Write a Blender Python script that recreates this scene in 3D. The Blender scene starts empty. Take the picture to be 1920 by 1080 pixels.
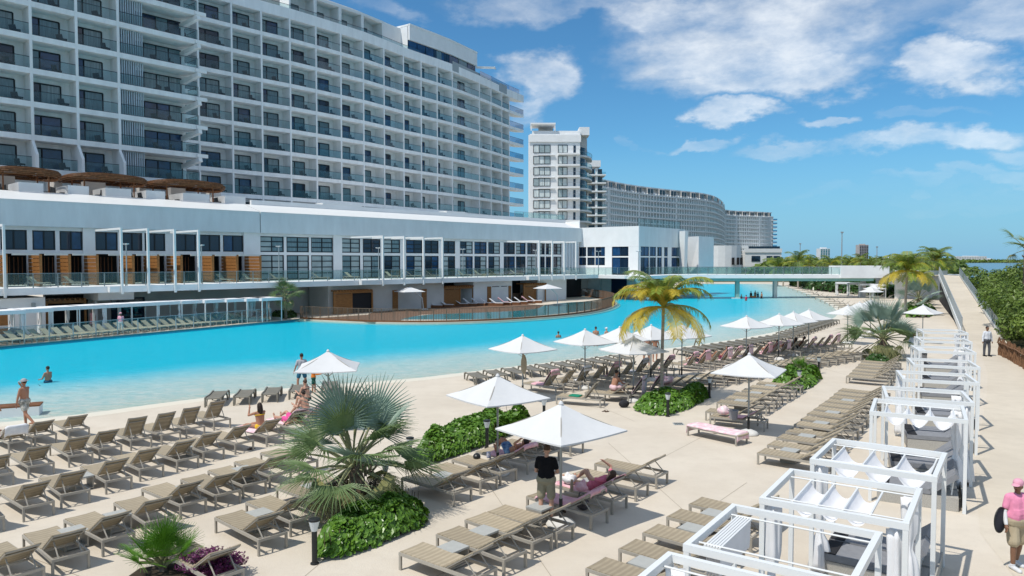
import bpy, bmesh, math, random
from mathutils import Vector, Matrix, noise
from mathutils.geometry import tessellate_polygon
R = math.radians
rnd = random.Random(7)
scene = bpy.context.scene
COL = scene.collection

# ------------------------------------------------------------------ camera
F, HZ, H = 1380.0, 488.0, 6.0
PITCH = math.atan((540 - HZ) / F)
cam_d = bpy.data.cameras.new('camera')
cam_d.sensor_width = 36.0
cam_d.lens = F / 1920 * 36
cam_d.clip_start = 0.1
cam_d.clip_end = 20000
cam = bpy.data.objects.new('camera', cam_d)
cam.location = (0, 0, H)
cam.rotation_euler = (math.pi / 2 - PITCH, 0, 0)
COL.objects.link(cam)
scene.camera = cam

def ray(px, py):
    u = (px - 960) / F; v = (540 - py) / F
    c, s = math.cos(PITCH), math.sin(PITCH)
    return Vector((u, c + v * s, -s + v * c))
def G(px, py, z=0.0):
    d = ray(px, py); t = (z - H) / d.z
    return Vector((d.x * t, d.y * t, z))
def GY(px, py, Y):
    d = ray(px, py); t = Y / d.y
    return Vector((d.x * t, Y, H + d.z * t))

# ------------------------------------------------------------------ sun, sky
SUN = Vector((-0.47, -0.36, 1.0)).normalized()
sun_d = bpy.data.lights.new('sun', 'SUN')
sun_d.energy = 2.8
sun_d.angle = R(0.5)
sun_d.color = (1.0, 0.95, 0.87)
sun = bpy.data.objects.new('sun', sun_d)
sun.rotation_euler = SUN.to_track_quat('Z', 'Y').to_euler()
COL.objects.link(sun)

world = bpy.data.worlds.new('World')
scene.world = world
world.use_nodes = True
wt = world.node_tree
wt.nodes.clear()
SKY_STRENGTH = 0.085
def sky_world():
    N, L = wt.nodes, wt.links
    def n(t, **kw):
        x = N.new(t)
        for k, v in kw.items(): setattr(x, k, v)
        return x
    def m(op, a, b=None, clamp=False):
        x = n('ShaderNodeMath', operation=op); x.use_clamp = clamp
        for i, q in enumerate((a, b)):
            if q is None: continue
            if isinstance(q, (int, float)): x.inputs[i].default_value = q
            else: L.new(q, x.inputs[i])
        return x.outputs[0]
    out = n('ShaderNodeOutputWorld'); bg = n('ShaderNodeBackground')
    L.new(bg.outputs[0], out.inputs[0])
    sky = n('ShaderNodeTexSky', sky_type='NISHITA')
    sky.sun_disc = False
    sky.sun_elevation = math.asin(SUN.z)
    sky.sun_rotation = math.atan2(SUN.x, SUN.y)
    sky.altitude = 0; sky.air_density = 1.0; sky.dust_density = 0.35; sky.ozone_density = 1.6
    tc = n('ShaderNodeTexCoord')
    sep = n('ShaderNodeSeparateXYZ'); L.new(tc.outputs['Generated'], sep.inputs[0])
    X, Y, Z = sep.outputs
    az = m('ARCTAN2', X, Y)                       # 0 = straight ahead, + to the right
    el = m('ARCSINE', Z)
    # warp so the clouds get ragged outlines
    def nz(scale, det, rough, vec=None, loc=(0, 0, 0), sc=(1, 1, 1)):
        mp = n('ShaderNodeMapping'); mp.inputs['Location'].default_value = loc; mp.inputs['Scale'].default_value = sc
        L.new(tc.outputs['Generated'] if vec is None else vec, mp.inputs[0])
        t = n('ShaderNodeTexNoise'); t.inputs['Scale'].default_value = scale
        t.inputs['Detail'].default_value = det; t.inputs['Roughness'].default_value = rough
        L.new(mp.outputs[0], t.inputs[0]); return t.outputs['Fac']
    n1 = nz(8, 8, .58, sc=(1, 1, 2.0)); n2 = nz(7, 8, .58, loc=(3, 1, 7), sc=(1, 1, 2.0))
    big = nz(13, 7, .6, loc=(5, 2, 1), sc=(1, 1, 2.2))
    azw = m('ADD', az, m('MULTIPLY', m('SUBTRACT', n1, .5), .26))
    elw = m('ADD', el, m('MULTIPLY', m('SUBTRACT', n2, .5), .125))
    # clouds where the day has them: (px, py, half width px, half height px, weight)
    CL = [(1410, 60, 290, 92, 1.0), (1250, 40, 150, 55, .95), (1440, 135, 240, 40, 1.05), (1000, 165, 95, 50, .95), (960, 15, 110, 34, .7),
          (1100, 10, 260, 40, .75), (1820, 118, 92, 36, 1.0), (1870, 20, 110, 50, .85), (1370, 208, 78, 25, 1.0), (1540, 218, 65, 13, .75), (1000, 205, 60, 26, .6),
          (1700, 14, 120, 40, .65), (1310, 265, 70, 13, .75), (1480, 283, 85, 20, .7), (1735, 268, 165, 27, 1.0), (1890, 298, 90, 20, .8),
          (1740, 345, 100, 13, .65), (1855, 343, 80, 17, .75), (1680, 368, 240, 14, .42), (1880, 375, 140, 18, .5), (720, 20, 70, 30, .55), (1730, 205, 60, 14, .5), (1210, 262, 35, 13, .45)]
    acc = None
    for px, py, hw, hh, w in CL:
        d = ray(px, py).normalized()
        a0, e0 = math.atan2(d.x, d.y), math.asin(d.z)
        a = m('MULTIPLY', m('SUBTRACT', azw, a0), F / hw)
        e = m('MULTIPLY', m('SUBTRACT', elw, e0), F / hh)
        r2 = m('ADD', m('MULTIPLY', a, a), m('MULTIPLY', e, e))
        g = m('MULTIPLY', m('SUBTRACT', 1.35, r2, True), w)
        acc = g if acc is None else m('MAXIMUM', acc, g)
    # added clouds outside the view, denser than those in it, to brighten the shade
    n3 = nz(3.2, 8, .6, loc=(1, 4, 2), sc=(1, 1, 2.4))
    gen = m('MULTIPLY', m('SUBTRACT', n3, .39, True), 7.0, True)
    away = m('MULTIPLY', m('SUBTRACT', m('ABSOLUTE', az), .75, True), 5, True)
    high = m('MULTIPLY', m('SUBTRACT', el, .42, True), 8, True)
    gen = m('MULTIPLY', gen, m('MAXIMUM', away, high))
    acc = m('MAXIMUM', acc, gen)
    den = m('MULTIPLY', acc, m('ADD', m('MULTIPLY', big, 1.5), .12))
    cov = n('ShaderNodeMapRange'); cov.interpolation_type = 'SMOOTHSTEP'
    cov.inputs['From Min'].default_value = .12; cov.inputs['From Max'].default_value = 1.55
    cov.inputs['To Max'].default_value = .9
    L.new(den, cov.inputs['Value'])
    up = m('MULTIPLY', m('MULTIPLY', el, 1.0), 6, True)
    covf = m('MULTIPLY', cov.outputs[0], up)
    # greyer undersides / thicker middles
    tex = nz(13, 5, .5, loc=(2, 8, 3), sc=(1, 1, 2.4))
    lum = m('ADD', m('MULTIPLY', tex, 1.5), m('MULTIPLY', den, 1.4))
    ramp = n('ShaderNodeMapRange'); ramp.inputs['From Min'].default_value = .5; ramp.inputs['From Max'].default_value = 2.3
    ramp.inputs['To Min'].default_value = .62; ramp.inputs['To Max'].default_value = .98
    L.new(lum, ramp.inputs['Value'])
    cc = n('ShaderNodeMixRGB'); cc.inputs[0].default_value = 1; cc.blend_type = 'MULTIPLY'
    cc.inputs[1].default_value = (9.0, 9.25, 9.4, 1)
    L.new(ramp.outputs[0], cc.inputs[2])
    tint = n('ShaderNodeMixRGB'); tint.blend_type = 'MULTIPLY'; tint.inputs[0].default_value = 1
    tint.inputs[2].default_value = (.43, .85, 1.08, 1)
    L.new(sky.outputs[0], tint.inputs[1])
    hz = n('ShaderNodeMixRGB'); hz.inputs[2].default_value = (2.0, 4.2, 6.5, 1)
    L.new(m('MULTIPLY', m('SUBTRACT', .15, el, True), 5.6, True), hz.inputs[0]); L.new(tint.outputs[0], hz.inputs[1])
    mix = n('ShaderNodeMixRGB')
    L.new(covf, mix.inputs[0]); L.new(hz.outputs[0], mix.inputs[1]); L.new(cc.outputs[0], mix.inputs[2])
    L.new(mix.outputs[0], bg.inputs[0])
    bg.inputs[1].default_value = SKY_STRENGTH
sky_world()
vs = scene.view_settings
vs.view_transform = 'Standard'; vs.look = 'None'; vs.gamma = 1.0; vs.use_curve_mapping = False
vs.exposure = 0.45

# ------------------------------------------------------------------ materials
MATS = {}
def mat(name, col, rough=.6, spec=.3, metal=0, var=0.0, vscale=3.0, bump=0.0, bscale=40.0, trans=0, col2=None, det=4, stretch=None, alpha=1, sss=0):
    m = bpy.data.materials.new(name); m.use_nodes = True
    nt = m.node_tree; b = nt.nodes['Principled BSDF']
    b.inputs['Base Color'].default_value = (*col, 1)
    b.inputs['Roughness'].default_value = rough
    b.inputs['Specular IOR Level'].default_value = spec
    b.inputs['Metallic'].default_value = metal
    if trans: b.inputs['Transmission Weight'].default_value = trans
    if alpha < 1: b.inputs['Alpha'].default_value = alpha
    tc = nt.nodes.new('ShaderNodeTexCoord'); src = tc.outputs['Object']
    if stretch:
        mp = nt.nodes.new('ShaderNodeMapping'); mp.inputs['Scale'].default_value = stretch
        nt.links.new(src, mp.inputs[0]); src = mp.outputs[0]
    if var or col2:
        nz = nt.nodes.new('ShaderNodeTexNoise'); nz.inputs['Scale'].default_value = vscale
        nz.inputs['Detail'].default_value = det; nz.inputs['Roughness'].default_value = .62
        nt.links.new(src, nz.inputs[0])
        rp = nt.nodes.new('ShaderNodeValToRGB')
        c2 = col2 if col2 else tuple(c * (1 - var) for c in col)
        c1 = col if col2 else tuple(min(1, c * (1 + var * .45)) for c in col)
        rp.color_ramp.elements[0].position = .32; rp.color_ramp.elements[1].position = .68
        rp.color_ramp.elements[0].color = (*c2, 1); rp.color_ramp.elements[1].color = (*c1, 1)
        nt.links.new(nz.outputs['Fac'], rp.inputs[0])
        nt.links.new(rp.outputs[0], b.inputs['Base Color'])
    if bump:
        nb = nt.nodes.new('ShaderNodeTexNoise'); nb.inputs['Scale'].default_value = bscale; nb.inputs['Detail'].default_value = 3
        nt.links.new(src, nb.inputs[0])
        bp = nt.nodes.new('ShaderNodeBump'); bp.inputs['Strength'].default_value = bump; bp.inputs['Distance'].default_value = .02
        nt.links.new(nb.outputs['Fac'], bp.inputs['Height']); nt.links.new(bp.outputs[0], b.inputs['Normal'])
    MATS[name] = m
    return m
def leafmat(name, col, col2, vscale=2.0, rough=.45, tl=.25):
    m = mat(name, col, rough=rough, spec=.35, col2=col2, vscale=vscale)
    nt = m.node_tree; b = nt.nodes['Principled BSDF']
    t = nt.nodes.new('ShaderNodeBsdfTranslucent'); mx = nt.nodes.new('ShaderNodeMixShader')
    src = b.inputs['Base Color'].links[0].from_socket
    nt.links.new(src, t.inputs[0]); mx.inputs[0].default_value = tl
    nt.links.new(b.outputs[0], mx.inputs[1]); nt.links.new(t.outputs[0], mx.inputs[2])
    nt.links.new(mx.outputs[0], nt.nodes['Material Output'].inputs[0])
    return m
def glassmat(name, tint, refl=.12, rough=.02, dens=.35, dcol=(.1, .25, .28), cap=.3):
    """thin architectural glass: mostly see-through, a little body colour, fresnel gloss"""
    m = bpy.data.materials.new(name); m.use_nodes = True
    nt = m.node_tree; nt.nodes.remove(nt.nodes['Principled BSDF'])
    tr = nt.nodes.new('ShaderNodeBsdfTransparent'); tr.inputs[0].default_value = (*tint, 1)
    df = nt.nodes.new('ShaderNodeBsdfDiffuse'); df.inputs[0].default_value = (*dcol, 1)
    gl = nt.nodes.new('ShaderNodeBsdfGlossy'); gl.inputs[1].default_value = rough; gl.inputs[0].default_value = (1, 1, 1, 1)
    a = nt.nodes.new('ShaderNodeMixShader'); a.inputs[0].default_value = dens
    nt.links.new(tr.outputs[0], a.inputs[1]); nt.links.new(df.outputs[0], a.inputs[2])
    fr = nt.nodes.new('ShaderNodeFresnel'); fr.inputs[0].default_value = 1.45
    mu = nt.nodes.new('ShaderNodeMath'); mu.operation = 'MULTIPLY'; mu.inputs[1].default_value = refl * 6; mu.use_clamp = True
    nt.links.new(fr.outputs[0], mu.inputs[0])
    mn = nt.nodes.new('ShaderNodeMath'); mn.operation = 'MINIMUM'; mn.inputs[1].default_value = cap
    nt.links.new(mu.outputs[0], mn.inputs[0])
    b = nt.nodes.new('ShaderNodeMixShader'); nt.links.new(mn.outputs[0], b.inputs[0])
    nt.links.new(a.outputs[0], b.inputs[1]); nt.links.new(gl.outputs[0], b.inputs[2])
    nt.links.new(b.outputs[0], nt.nodes['Material Output'].inputs[0])
    MATS[name] = m; return m

def groundmat(name, col, dark, patch=.22):
    m = mat(name, col, rough=.85, spec=.15, bump=.3, bscale=30)
    nt = m.node_tree; b = nt.nodes['Principled BSDF']; tc = nt.nodes.new('ShaderNodeTexCoord'); prev_ = None
    for sc, det, lo, hi, amt in ((.22, 6, .35, .75, .75), (1.4, 7, .45, .72, .45), (9, 6, .55, .8, .4), (60, 2, .6, .75, .35)):
        nz = nt.nodes.new('ShaderNodeTexNoise'); nz.inputs['Scale'].default_value = sc; nz.inputs['Detail'].default_value = det; nz.inputs['Roughness'].default_value = .65
        nt.links.new(tc.outputs['Object'], nz.inputs[0])
        mr = nt.nodes.new('ShaderNodeMapRange'); mr.inputs['From Min'].default_value = lo; mr.inputs['From Max'].default_value = hi; mr.inputs['To Max'].default_value = amt
        nt.links.new(nz.outputs['Fac'], mr.inputs[0])
        mx = nt.nodes.new('ShaderNodeMixRGB'); nt.links.new(mr.outputs[0], mx.inputs[0])
        if prev_ is None: mx.inputs[1].default_value = (*col, 1)
        else: nt.links.new(prev_, mx.inputs[1])
        mx.inputs[2].default_value = (*dark, 1); prev_ = mx.outputs[0]
    nt.links.new(prev_, b.inputs['Base Color']); return m
M_sand = groundmat('pale sand concrete', (.64, .572, .475), (.515, .45, .365))
M_path = groundmat('pale promenade concrete', (.625, .555, .45), (.485, .425, .34))
M_white = mat('white render', (.78, .785, .78), rough=.75, spec=.2, var=.07, vscale=.5, det=8)
M_stain = mat('white hotel render with faint streaks', (.86, .86, .845), rough=.8, spec=.2, var=.11, vscale=1.1, stretch=(1, 1, .18), det=8)
M_fascia = mat('cool shaded white fascia render', (.64, .69, .70), rough=.8, spec=.2, var=.09, vscale=.9, stretch=(1, 1, .25), det=8)  # cooler, darker white: shade of the pool-facing faces put into the colour
M_paint = mat('white powder coated aluminium', (.72, .73, .72), rough=.4, spec=.4)
M_dframe = mat('black anodised frame', (.012, .016, .02), rough=.35)
M_glassd = mat('dark window glass', (.008, .022, .045), rough=.04, spec=.6)
M_glassb = mat('blue window glass', (.012, .055, .14), rough=.05, spec=.6, var=.6, vscale=.6)
M_curt = mat('curtained window glass', (.15, .24, .27), rough=.12, spec=.5, var=.35, vscale=2.5, stretch=(6, 6, .3))
M_pale = mat('frosted panel glass', (.34, .42, .43), rough=.15, spec=.5, var=.2, vscale=.7)
M_rail = glassmat('balcony glass', (.80, .89, .90), refl=.08, dens=.05, dcol=(.05, .15, .19), cap=.07)
M_clear = glassmat('clear fence glass', (.92, .96, .955), refl=.06, dens=.04, dcol=(.3, .4, .4), cap=.08)
M_tglass = glassmat('terrace glass', (.82, .91, .90), refl=.08, dens=.10, dcol=(.25, .38, .38), cap=.12)
M_sglass = glassmat('end balcony blue glass', (.35, .62, .78), refl=.10, dens=.25, dcol=(.05, .22, .33))
M_steel = mat('brushed steel post', (.30, .33, .34), rough=.35, metal=.7)
M_grey = mat('grey paint', (.33, .36, .37), rough=.5)
M_screen = mat('pale blue louvre metal', (.48, .55, .60), rough=.5)
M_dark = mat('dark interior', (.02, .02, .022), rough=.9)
M_shadew = mat('warm grey wall and shaded white', (.56, .54, .51), rough=.85, var=.08, vscale=.6)  # also stands in for shaded white on the far penthouses
M_wood = mat('oiled teak', (.32, .145, .045), rough=.5, var=.4, vscale=3, stretch=(1, 1, 8))
M_wood2 = mat('dark teak', (.20, .085, .035), rough=.55, var=.35, vscale=3, stretch=(1, 1, 7))
M_fence = mat('weathered brown fence timber', (.19, .115, .075), rough=.7, var=.35, vscale=2.5, stretch=(3, 3, .6))
M_bamboo = mat('bamboo battens', (.17, .075, .03), rough=.6, var=.5, vscale=5)
M_lframe = mat('taupe aluminium frame', (.36, .33, .28), rough=.45, spec=.35, var=.08, vscale=6)
M_plastic = mat('taupe resin', (.20, .185, .15), rough=.5, spec=.3, var=.1, vscale=4)
M_tablet = mat('grey table top', (.42, .42, .39), rough=.5, var=.08, vscale=6)
M_canvas = mat('white umbrella canvas', (.63, .63, .625), rough=.8, spec=.1, var=.04, vscale=2, bump=.15, bscale=9)
M_curtain = mat('white voile curtain', (.78, .78, .79), rough=.85, spec=.1, var=.05, vscale=4)
M_mattress = mat('grey outdoor mattress', (.235, .24, .255), rough=.8, var=.1, vscale=7, bump=.2, bscale=120)
M_weave = mat('woven pale wicker', (.42, .40, .36), rough=.8, var=.3, vscale=60)
M_black = mat('black metal', (.02, .022, .022), rough=.4)
M_lamp = mat('frosted lamp glass', (.60, .63, .63), rough=.3, spec=.4)
M_base = mat('white concrete foot', (.66, .65, .62), rough=.8, var=.1)
M_pink = mat('pink beach towel', (.66, .33, .38), rough=.95, spec=.05, col2=(.74, .52, .54), vscale=7)
M_pinkw = mat('pink and white towel', (.74, .40, .47), rough=.95, spec=.05, col2=(.78, .72, .71), vscale=6)
M_towelw = mat('white towel', (.74, .73, .73), rough=.95, spec=.05, var=.1, vscale=8)
M_towelg = mat('grey white towel', (.55, .53, .54), rough=.95, spec=.05, var=.15, vscale=6)
M_trunkc = mat('grey ringed palm trunk', (.42, .36, .29), rough=.9, var=.45, vscale=4, stretch=(.6, .6, 7), bump=.5, bscale=14)
M_trunkf = mat('brown fibrous palm trunk', (.19, .14, .10), rough=.95, var=.5, vscale=8, bump=.8, bscale=30)
M_petiole = mat('olive palm stalk', (.26, .27, .14), rough=.6, var=.3, vscale=6)
M_silver = leafmat('silvery fan palm leaf', (.36, .46, .39), (.17, .25, .18), vscale=1.6, tl=.15)
M_fan = leafmat('green fan palm leaf', (.22, .30, .13), (.12, .19, .07), vscale=1.7)
M_fanold = leafmat('olive yellow old palm leaf', (.42, .39, .17), (.25, .27, .12), vscale=2)
M_dry = leafmat('dry tan palm leaf', (.36, .27, .14), (.24, .18, .10), vscale=3)
M_coco = leafmat('yellow green coconut leaf', (.33, .36, .045), (.17, .25, .03), vscale=1.3)
M_cocoy = leafmat('yellow coconut leaf', (.60, .43, .04), (.42, .36, .05), vscale=1.5)
M_cocog = leafmat('green coconut leaf', (.19, .27, .05), (.09, .15, .03), vscale=1.3)
M_shrub = leafmat('glossy sea grape leaf', (.16, .30, .035), (.06, .15, .02), vscale=6, rough=.32, tl=.2)
M_shrub2 = leafmat('deep green shrub leaf', (.05, .12, .022), (.022, .06, .012), vscale=6, rough=.3, tl=.2)
M_mang = leafmat('mangrove leaf', (.20, .28, .05), (.085, .14, .025), vscale=1.4, rough=.4, tl=.25)
M_purple = leafmat('purple trailing leaf', (.20, .035, .13), (.09, .018, .075), vscale=9, rough=.45)
M_spiky = leafmat('bright green saw palmetto leaf', (.17, .36, .03), (.07, .19, .02), vscale=3, rough=.35)
M_soil = mat('dark planting soil', (.06, .045, .03), rough=1, var=.3, vscale=8)
M_twig = mat('brown twig', (.10, .07, .045), rough=.9)
SKINS = [mat('light skin', (.52, .30, .21), rough=.5, spec=.3, var=.08, vscale=6),
         mat('tanned skin', (.40, .20, .125), rough=.5, spec=.3, var=.08, vscale=6),
         mat('brown skin', (.22, .115, .07), rough=.5, spec=.3, var=.08, vscale=6)]
M_hair = mat('dark brown hair', (.025, .016, .011), rough=.55)
M_hair2 = mat('brown hair', (.07, .04, .024), rough=.55)

# woven lounger fabric: cross stripes in the weave
def slingmat(name, c1, c2):
    m = mat(name, c1, rough=.75, spec=.15)
    nt = m.node_tree; b = nt.nodes['Principled BSDF']
    tc = nt.nodes.new('ShaderNodeTexCoord'); mp = nt.nodes.new('ShaderNodeMapping')
    mp.inputs['Scale'].default_value = (.35, 1, 1)
    nt.links.new(tc.outputs['Object'], mp.inputs[0])
    wv = nt.nodes.new('ShaderNodeTexWave'); wv.bands_direction = 'Y'
    wv.inputs['Scale'].default_value = 2.6; wv.inputs['Distortion'].default_value = 1.3
    wv.inputs['Detail'].default_value = 3; wv.inputs['Detail Scale'].default_value = 2.2
    nt.links.new(mp.outputs[0], wv.inputs[0])
    nz = nt.nodes.new('ShaderNodeTexNoise'); nz.inputs['Scale'].default_value = 5
    nt.links.new(tc.outputs['Object'], nz.inputs[0])
    ad = nt.nodes.new('ShaderNodeMath'); ad.operation = 'MULTIPLY_ADD'; ad.inputs[1].default_value = .6
    nt.links.new(wv.outputs['Fac'], ad.inputs[0]); nt.links.new(nz.outputs['Fac'], ad.inputs[2])
    rp = nt.nodes.new('ShaderNodeValToRGB')
    rp.color_ramp.elements[0].position = .35; rp.color_ramp.elements[1].position = 1.0
    rp.color_ramp.elements[0].color = (*c1, 1); rp.color_ramp.elements[1].color = (*c2, 1)
    nt.links.new(ad.outputs[0], rp.inputs[0])
    oi = nt.nodes.new('ShaderNodeObjectInfo'); hs = nt.nodes.new('ShaderNodeHueSaturation')
    mr = nt.nodes.new('ShaderNodeMapRange'); mr.inputs['To Min'].default_value = .86; mr.inputs['To Max'].default_value = 1.1
    nt.links.new(oi.outputs['Random'], mr.inputs[0]); nt.links.new(mr.outputs[0], hs.inputs['Value'])
    nt.links.new(rp.outputs[0], hs.inputs['Color']); nt.links.new(hs.outputs[0], b.inputs['Base Color'])
    return m
M_sling = slingmat('woven tan sling', (.435, .365, .26), (.33, .275, .195))
M_slingp = slingmat('woven pale beige sling', (.42, .39, .29), (.37, .34, .25))

# ------------------------------------------------------------------ mesh helpers
class MB:
    def __init__(s): s.v = []; s.f = []; s.mi = []; s.m = 0
    def add(s, vs, fs):
        o = len(s.v); s.v.extend([tuple(q) for q in vs])
        for f in fs: s.f.append(tuple(i + o for i in f)); s.mi.append(s.m)
        return s
    def quad(s, *p): return s.add(p, [tuple(range(len(p)))])
    BF = [(0, 3, 2, 1), (4, 5, 6, 7), (0, 1, 5, 4), (1, 2, 6, 5), (2, 3, 7, 6), (3, 0, 4, 7)]
    def box(s, c, d, rz=0):
        cx, cy, cz = c; a, b, h = d[0] / 2, d[1] / 2, d[2] / 2
        cs, sn = math.cos(rz), math.sin(rz)
        P = []
        for z in (-h, h):
            for x, y in ((-a, -b), (a, -b), (a, b), (-a, b)):
                P.append((cx + x * cs - y * sn, cy + x * sn + y * cs, cz + z))
        return s.add(P, s.BF)
    def bar(s, p0, p1, w, h, up=(0, 0, 1)):
        p0, p1 = Vector(p0), Vector(p1); d = (p1 - p0).normalized()
        u = Vector(up)
        if abs(d.dot(u)) > .99: u = Vector((0, 1, 0))
        sx = d.cross(u).normalized() * w / 2; uy = sx.cross(d).normalized() * h / 2
        P = [p0 - sx - uy, p0 + sx - uy, p0 + sx + uy, p0 - sx + uy, p1 - sx - uy, p1 + sx - uy, p1 + sx + uy, p1 - sx + uy]
        return s.add(P, s.BF)
    def tube(s, pts, rad, n=6, cap=True):
        pts = [Vector(p) for p in pts]
        if not hasattr(rad, '__len__'): rad = [rad] * len(pts)
        o = len(s.v); ref = None
        for i, p in enumerate(pts):
            d = (pts[min(i + 1, len(pts) - 1)] - pts[max(i - 1, 0)])
            d = d.normalized() if d.length > 1e-9 else Vector((0, 0, 1))
            if ref is None: ref = d.orthogonal().normalized()
            a = (ref - d * ref.dot(d))
            a = a.normalized() if a.length > 1e-6 else d.orthogonal().normalized()
            ref = a; b = d.cross(a)
            for k in range(n):
                t = 2 * math.pi * k / n
                s.v.append(tuple(p + (a * math.cos(t) + b * math.sin(t)) * rad[i]))
        for i in range(len(pts) - 1):
            for k in range(n):
                k2 = (k + 1) % n
                s.f.append((o + i * n + k, o + i * n + k2, o + (i + 1) * n + k2, o + (i + 1) * n + k)); s.mi.append(s.m)
        if cap:
            s.f.append(tuple(o + k for k in reversed(range(n)))); s.mi.append(s.m)
            s.f.append(tuple(o + (len(pts) - 1) * n + k for k in range(n))); s.mi.append(s.m)
        return s
    def ell(s, c, r, nu=10, nv=7, rot=None):
        o = len(s.v); c = Vector(c)
        if not hasattr(r, '__len__'): r = (r, r, r)
        P = [(0, 0, -1)]
        for j in range(1, nv):
            ph = -math.pi / 2 + math.pi * j / nv
            for i in range(nu):
                t = 2 * math.pi * i / nu
                P.append((math.cos(ph) * math.cos(t), math.cos(ph) * math.sin(t), math.sin(ph)))
        P.append((0, 0, 1))
        Q = []
        for p in P:
            q = Vector((p[0] * r[0], p[1] * r[1], p[2] * r[2]))
            if rot is not None: q = rot @ q
            Q.append(q + c)
        fs = []
        for i in range(nu): fs.append((0, 1 + (i + 1) % nu, 1 + i))
        for j in range(nv - 2):
            for i in range(nu):
                a = 1 + j * nu + i; b = 1 + j * nu + (i + 1) % nu
                fs.append((a, b, b + nu, a + nu))
        top = len(P) - 1; bs = 1 + (nv - 2) * nu
        for i in range(nu): fs.append((bs + i, bs + (i + 1) % nu, top))
        return s.add(Q, fs)
    def lathe(s, prof, n=12, c=(0, 0, 0)):
        P = []
        for r, z in prof:
            for k in range(n):
                t = 2 * math.pi * k / n
                P.append((c[0] + r * math.cos(t), c[1] + r * math.sin(t), c[2] + z))
        fs = []
        for i in range(len(prof) - 1):
            for k in range(n):
                k2 = (k + 1) % n
                fs.append((i * n + k, i * n + k2, (i + 1) * n + k2, (i + 1) * n + k))
        fs.append(tuple(reversed(range(n)))); fs.append(tuple((len(prof) - 1) * n + k for k in range(n)))
        return s.add(P, fs)
    def prism(s, poly, z0, z1, sides=True):
        n = len(poly)
        tri = tessellate_polygon([[Vector((p[0], p[1], 0)) for p in poly]])
        P = [(p[0], p[1], z0) for p in poly] + [(p[0], p[1], z1) for p in poly]
        area = sum(poly[i][0] * poly[(i + 1) % n][1] - poly[(i + 1) % n][0] * poly[i][1] for i in range(n))
        fs = []
        for t in tri:
            a, b, c = [Vector((poly[i][0], poly[i][1])) for i in t]
            cr = (b - a).cross(c - a)
            t = tuple(t) if cr > 0 else tuple(reversed(t))
            fs.append(tuple(i + n for i in t))
            if sides: fs.append(tuple(reversed(t)))
        if sides:
            for i in range(n):
                j = (i + 1) % n
                fs.append((i, j, j + n, i + n) if area > 0 else (j, i, i + n, j + n))
        return s.add(P, fs)
    def wall(s, pts, z0, z1, th):
        """vertical sheet with thickness along a plan polyline (th to the left side)"""
        off = offset(pts, th)
        for i in range(len(pts) - 1):
            a, b, c, d = pts[i], pts[i + 1], off[i + 1], off[i]
            P = [(a[0], a[1], z0), (b[0], b[1], z0), (c[0], c[1], z0), (d[0], d[1], z0),
                 (a[0], a[1], z1), (b[0], b[1], z1), (c[0], c[1], z1), (d[0], d[1], z1)]
            fs = [(0, 3, 2, 1), (4, 5, 6, 7), (0, 1, 5, 4), (2, 3, 7, 6)]
            if i == 0: fs.append((3, 0, 4, 7))
            if i == len(pts) - 2: fs.append((1, 2, 6, 5))
            s.add(P, fs)
        return s
    def mesh(s, name, mats, smooth=False):
        me = bpy.data.meshes.new(name)
        me.from_pydata(s.v, [], s.f)
        if not isinstance(mats, (list, tuple)): mats = [mats]
        for m in mats: me.materials.append(m)
        if len(mats) > 1: me.polygons.foreach_set('material_index', s.mi)
        if smooth: me.polygons.foreach_set('use_smooth', [True] * len(me.polygons))
        me.update(); return me
    def obj(s, name, mats, parent=None, smooth=False, loc=None, **kw):
        return link(name, s.mesh(name, mats, smooth), parent, loc, **kw)
def offset(pts, d):
    out = []
    for i, p in enumerate(pts):
        ns = []
        for a, b in ((i - 1, i), (i, i + 1)):
            if 0 <= a and b < len(pts):
                dx, dy = pts[b][0] - pts[a][0], pts[b][1] - pts[a][1]; l = math.hypot(dx, dy)
                ns.append((-dy / l, dx / l))
        nx = sum(q[0] for q in ns) / len(ns); ny = sum(q[1] for q in ns) / len(ns); l = math.hypot(nx, ny) ** 2
        out.append((p[0] + nx * d / l, p[1] + ny * d / l))
    return out
def link(name, me, parent=None, loc=None, rz=None, **kw):
    o = bpy.data.objects.new(name, me); COL.objects.link(o)
    if parent: o.parent = parent
    if loc is not None: o.location = loc
    if rz is not None: o.rotation_euler = (0, 0, rz)
    for k, v in kw.items(): o[k] = v
    return o
def tag(o, label, cat, group=None):
    o['label'] = label; o['category'] = cat
    if group: o['group'] = group
    return o
def thing(name, label, cat, loc=(0, 0, 0), rz=0, group=None, sc=None):
    o = bpy.data.objects.new(name, None); COL.objects.link(o)
    o.empty_display_size = .2
    o.location = loc; o.rotation_euler = (0, 0, rz)
    if sc: o.scale = (sc, sc, sc)
    return tag(o, label, cat, group)
KIDS = {}
def dup(root, label, loc, rz=0, group=None, kids=None, sc=None):
    def cp(o, par):
        c = o.copy(); COL.objects.link(c)
        if par: c.parent = par
        for ch in o.children: cp(ch, c)
        return c
    r = cp(root, None)
    r.location = loc; r.rotation_euler = (0, 0, rz); r['label'] = label
    if sc: r.scale = (sc, sc, sc)
    if group: r['group'] = group
    return r
ORD = 'first second third fourth fifth sixth seventh eighth ninth tenth eleventh twelfth thirteenth fourteenth fifteenth sixteenth seventeenth eighteenth nineteenth'.split()
def ordn(i):
    if i < 19: return ORD[i]
    i += 1
    t = {2: 'twent', 3: 'thirt', 4: 'fort'}[i // 10]
    return t + 'ieth' if i % 10 == 0 else t + 'y-' + ORD[i % 10 - 1]
def struct(name, mb, m, **kw):
    o = mb.obj(name, m, **kw); o['kind'] = 'structure'; return o
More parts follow.
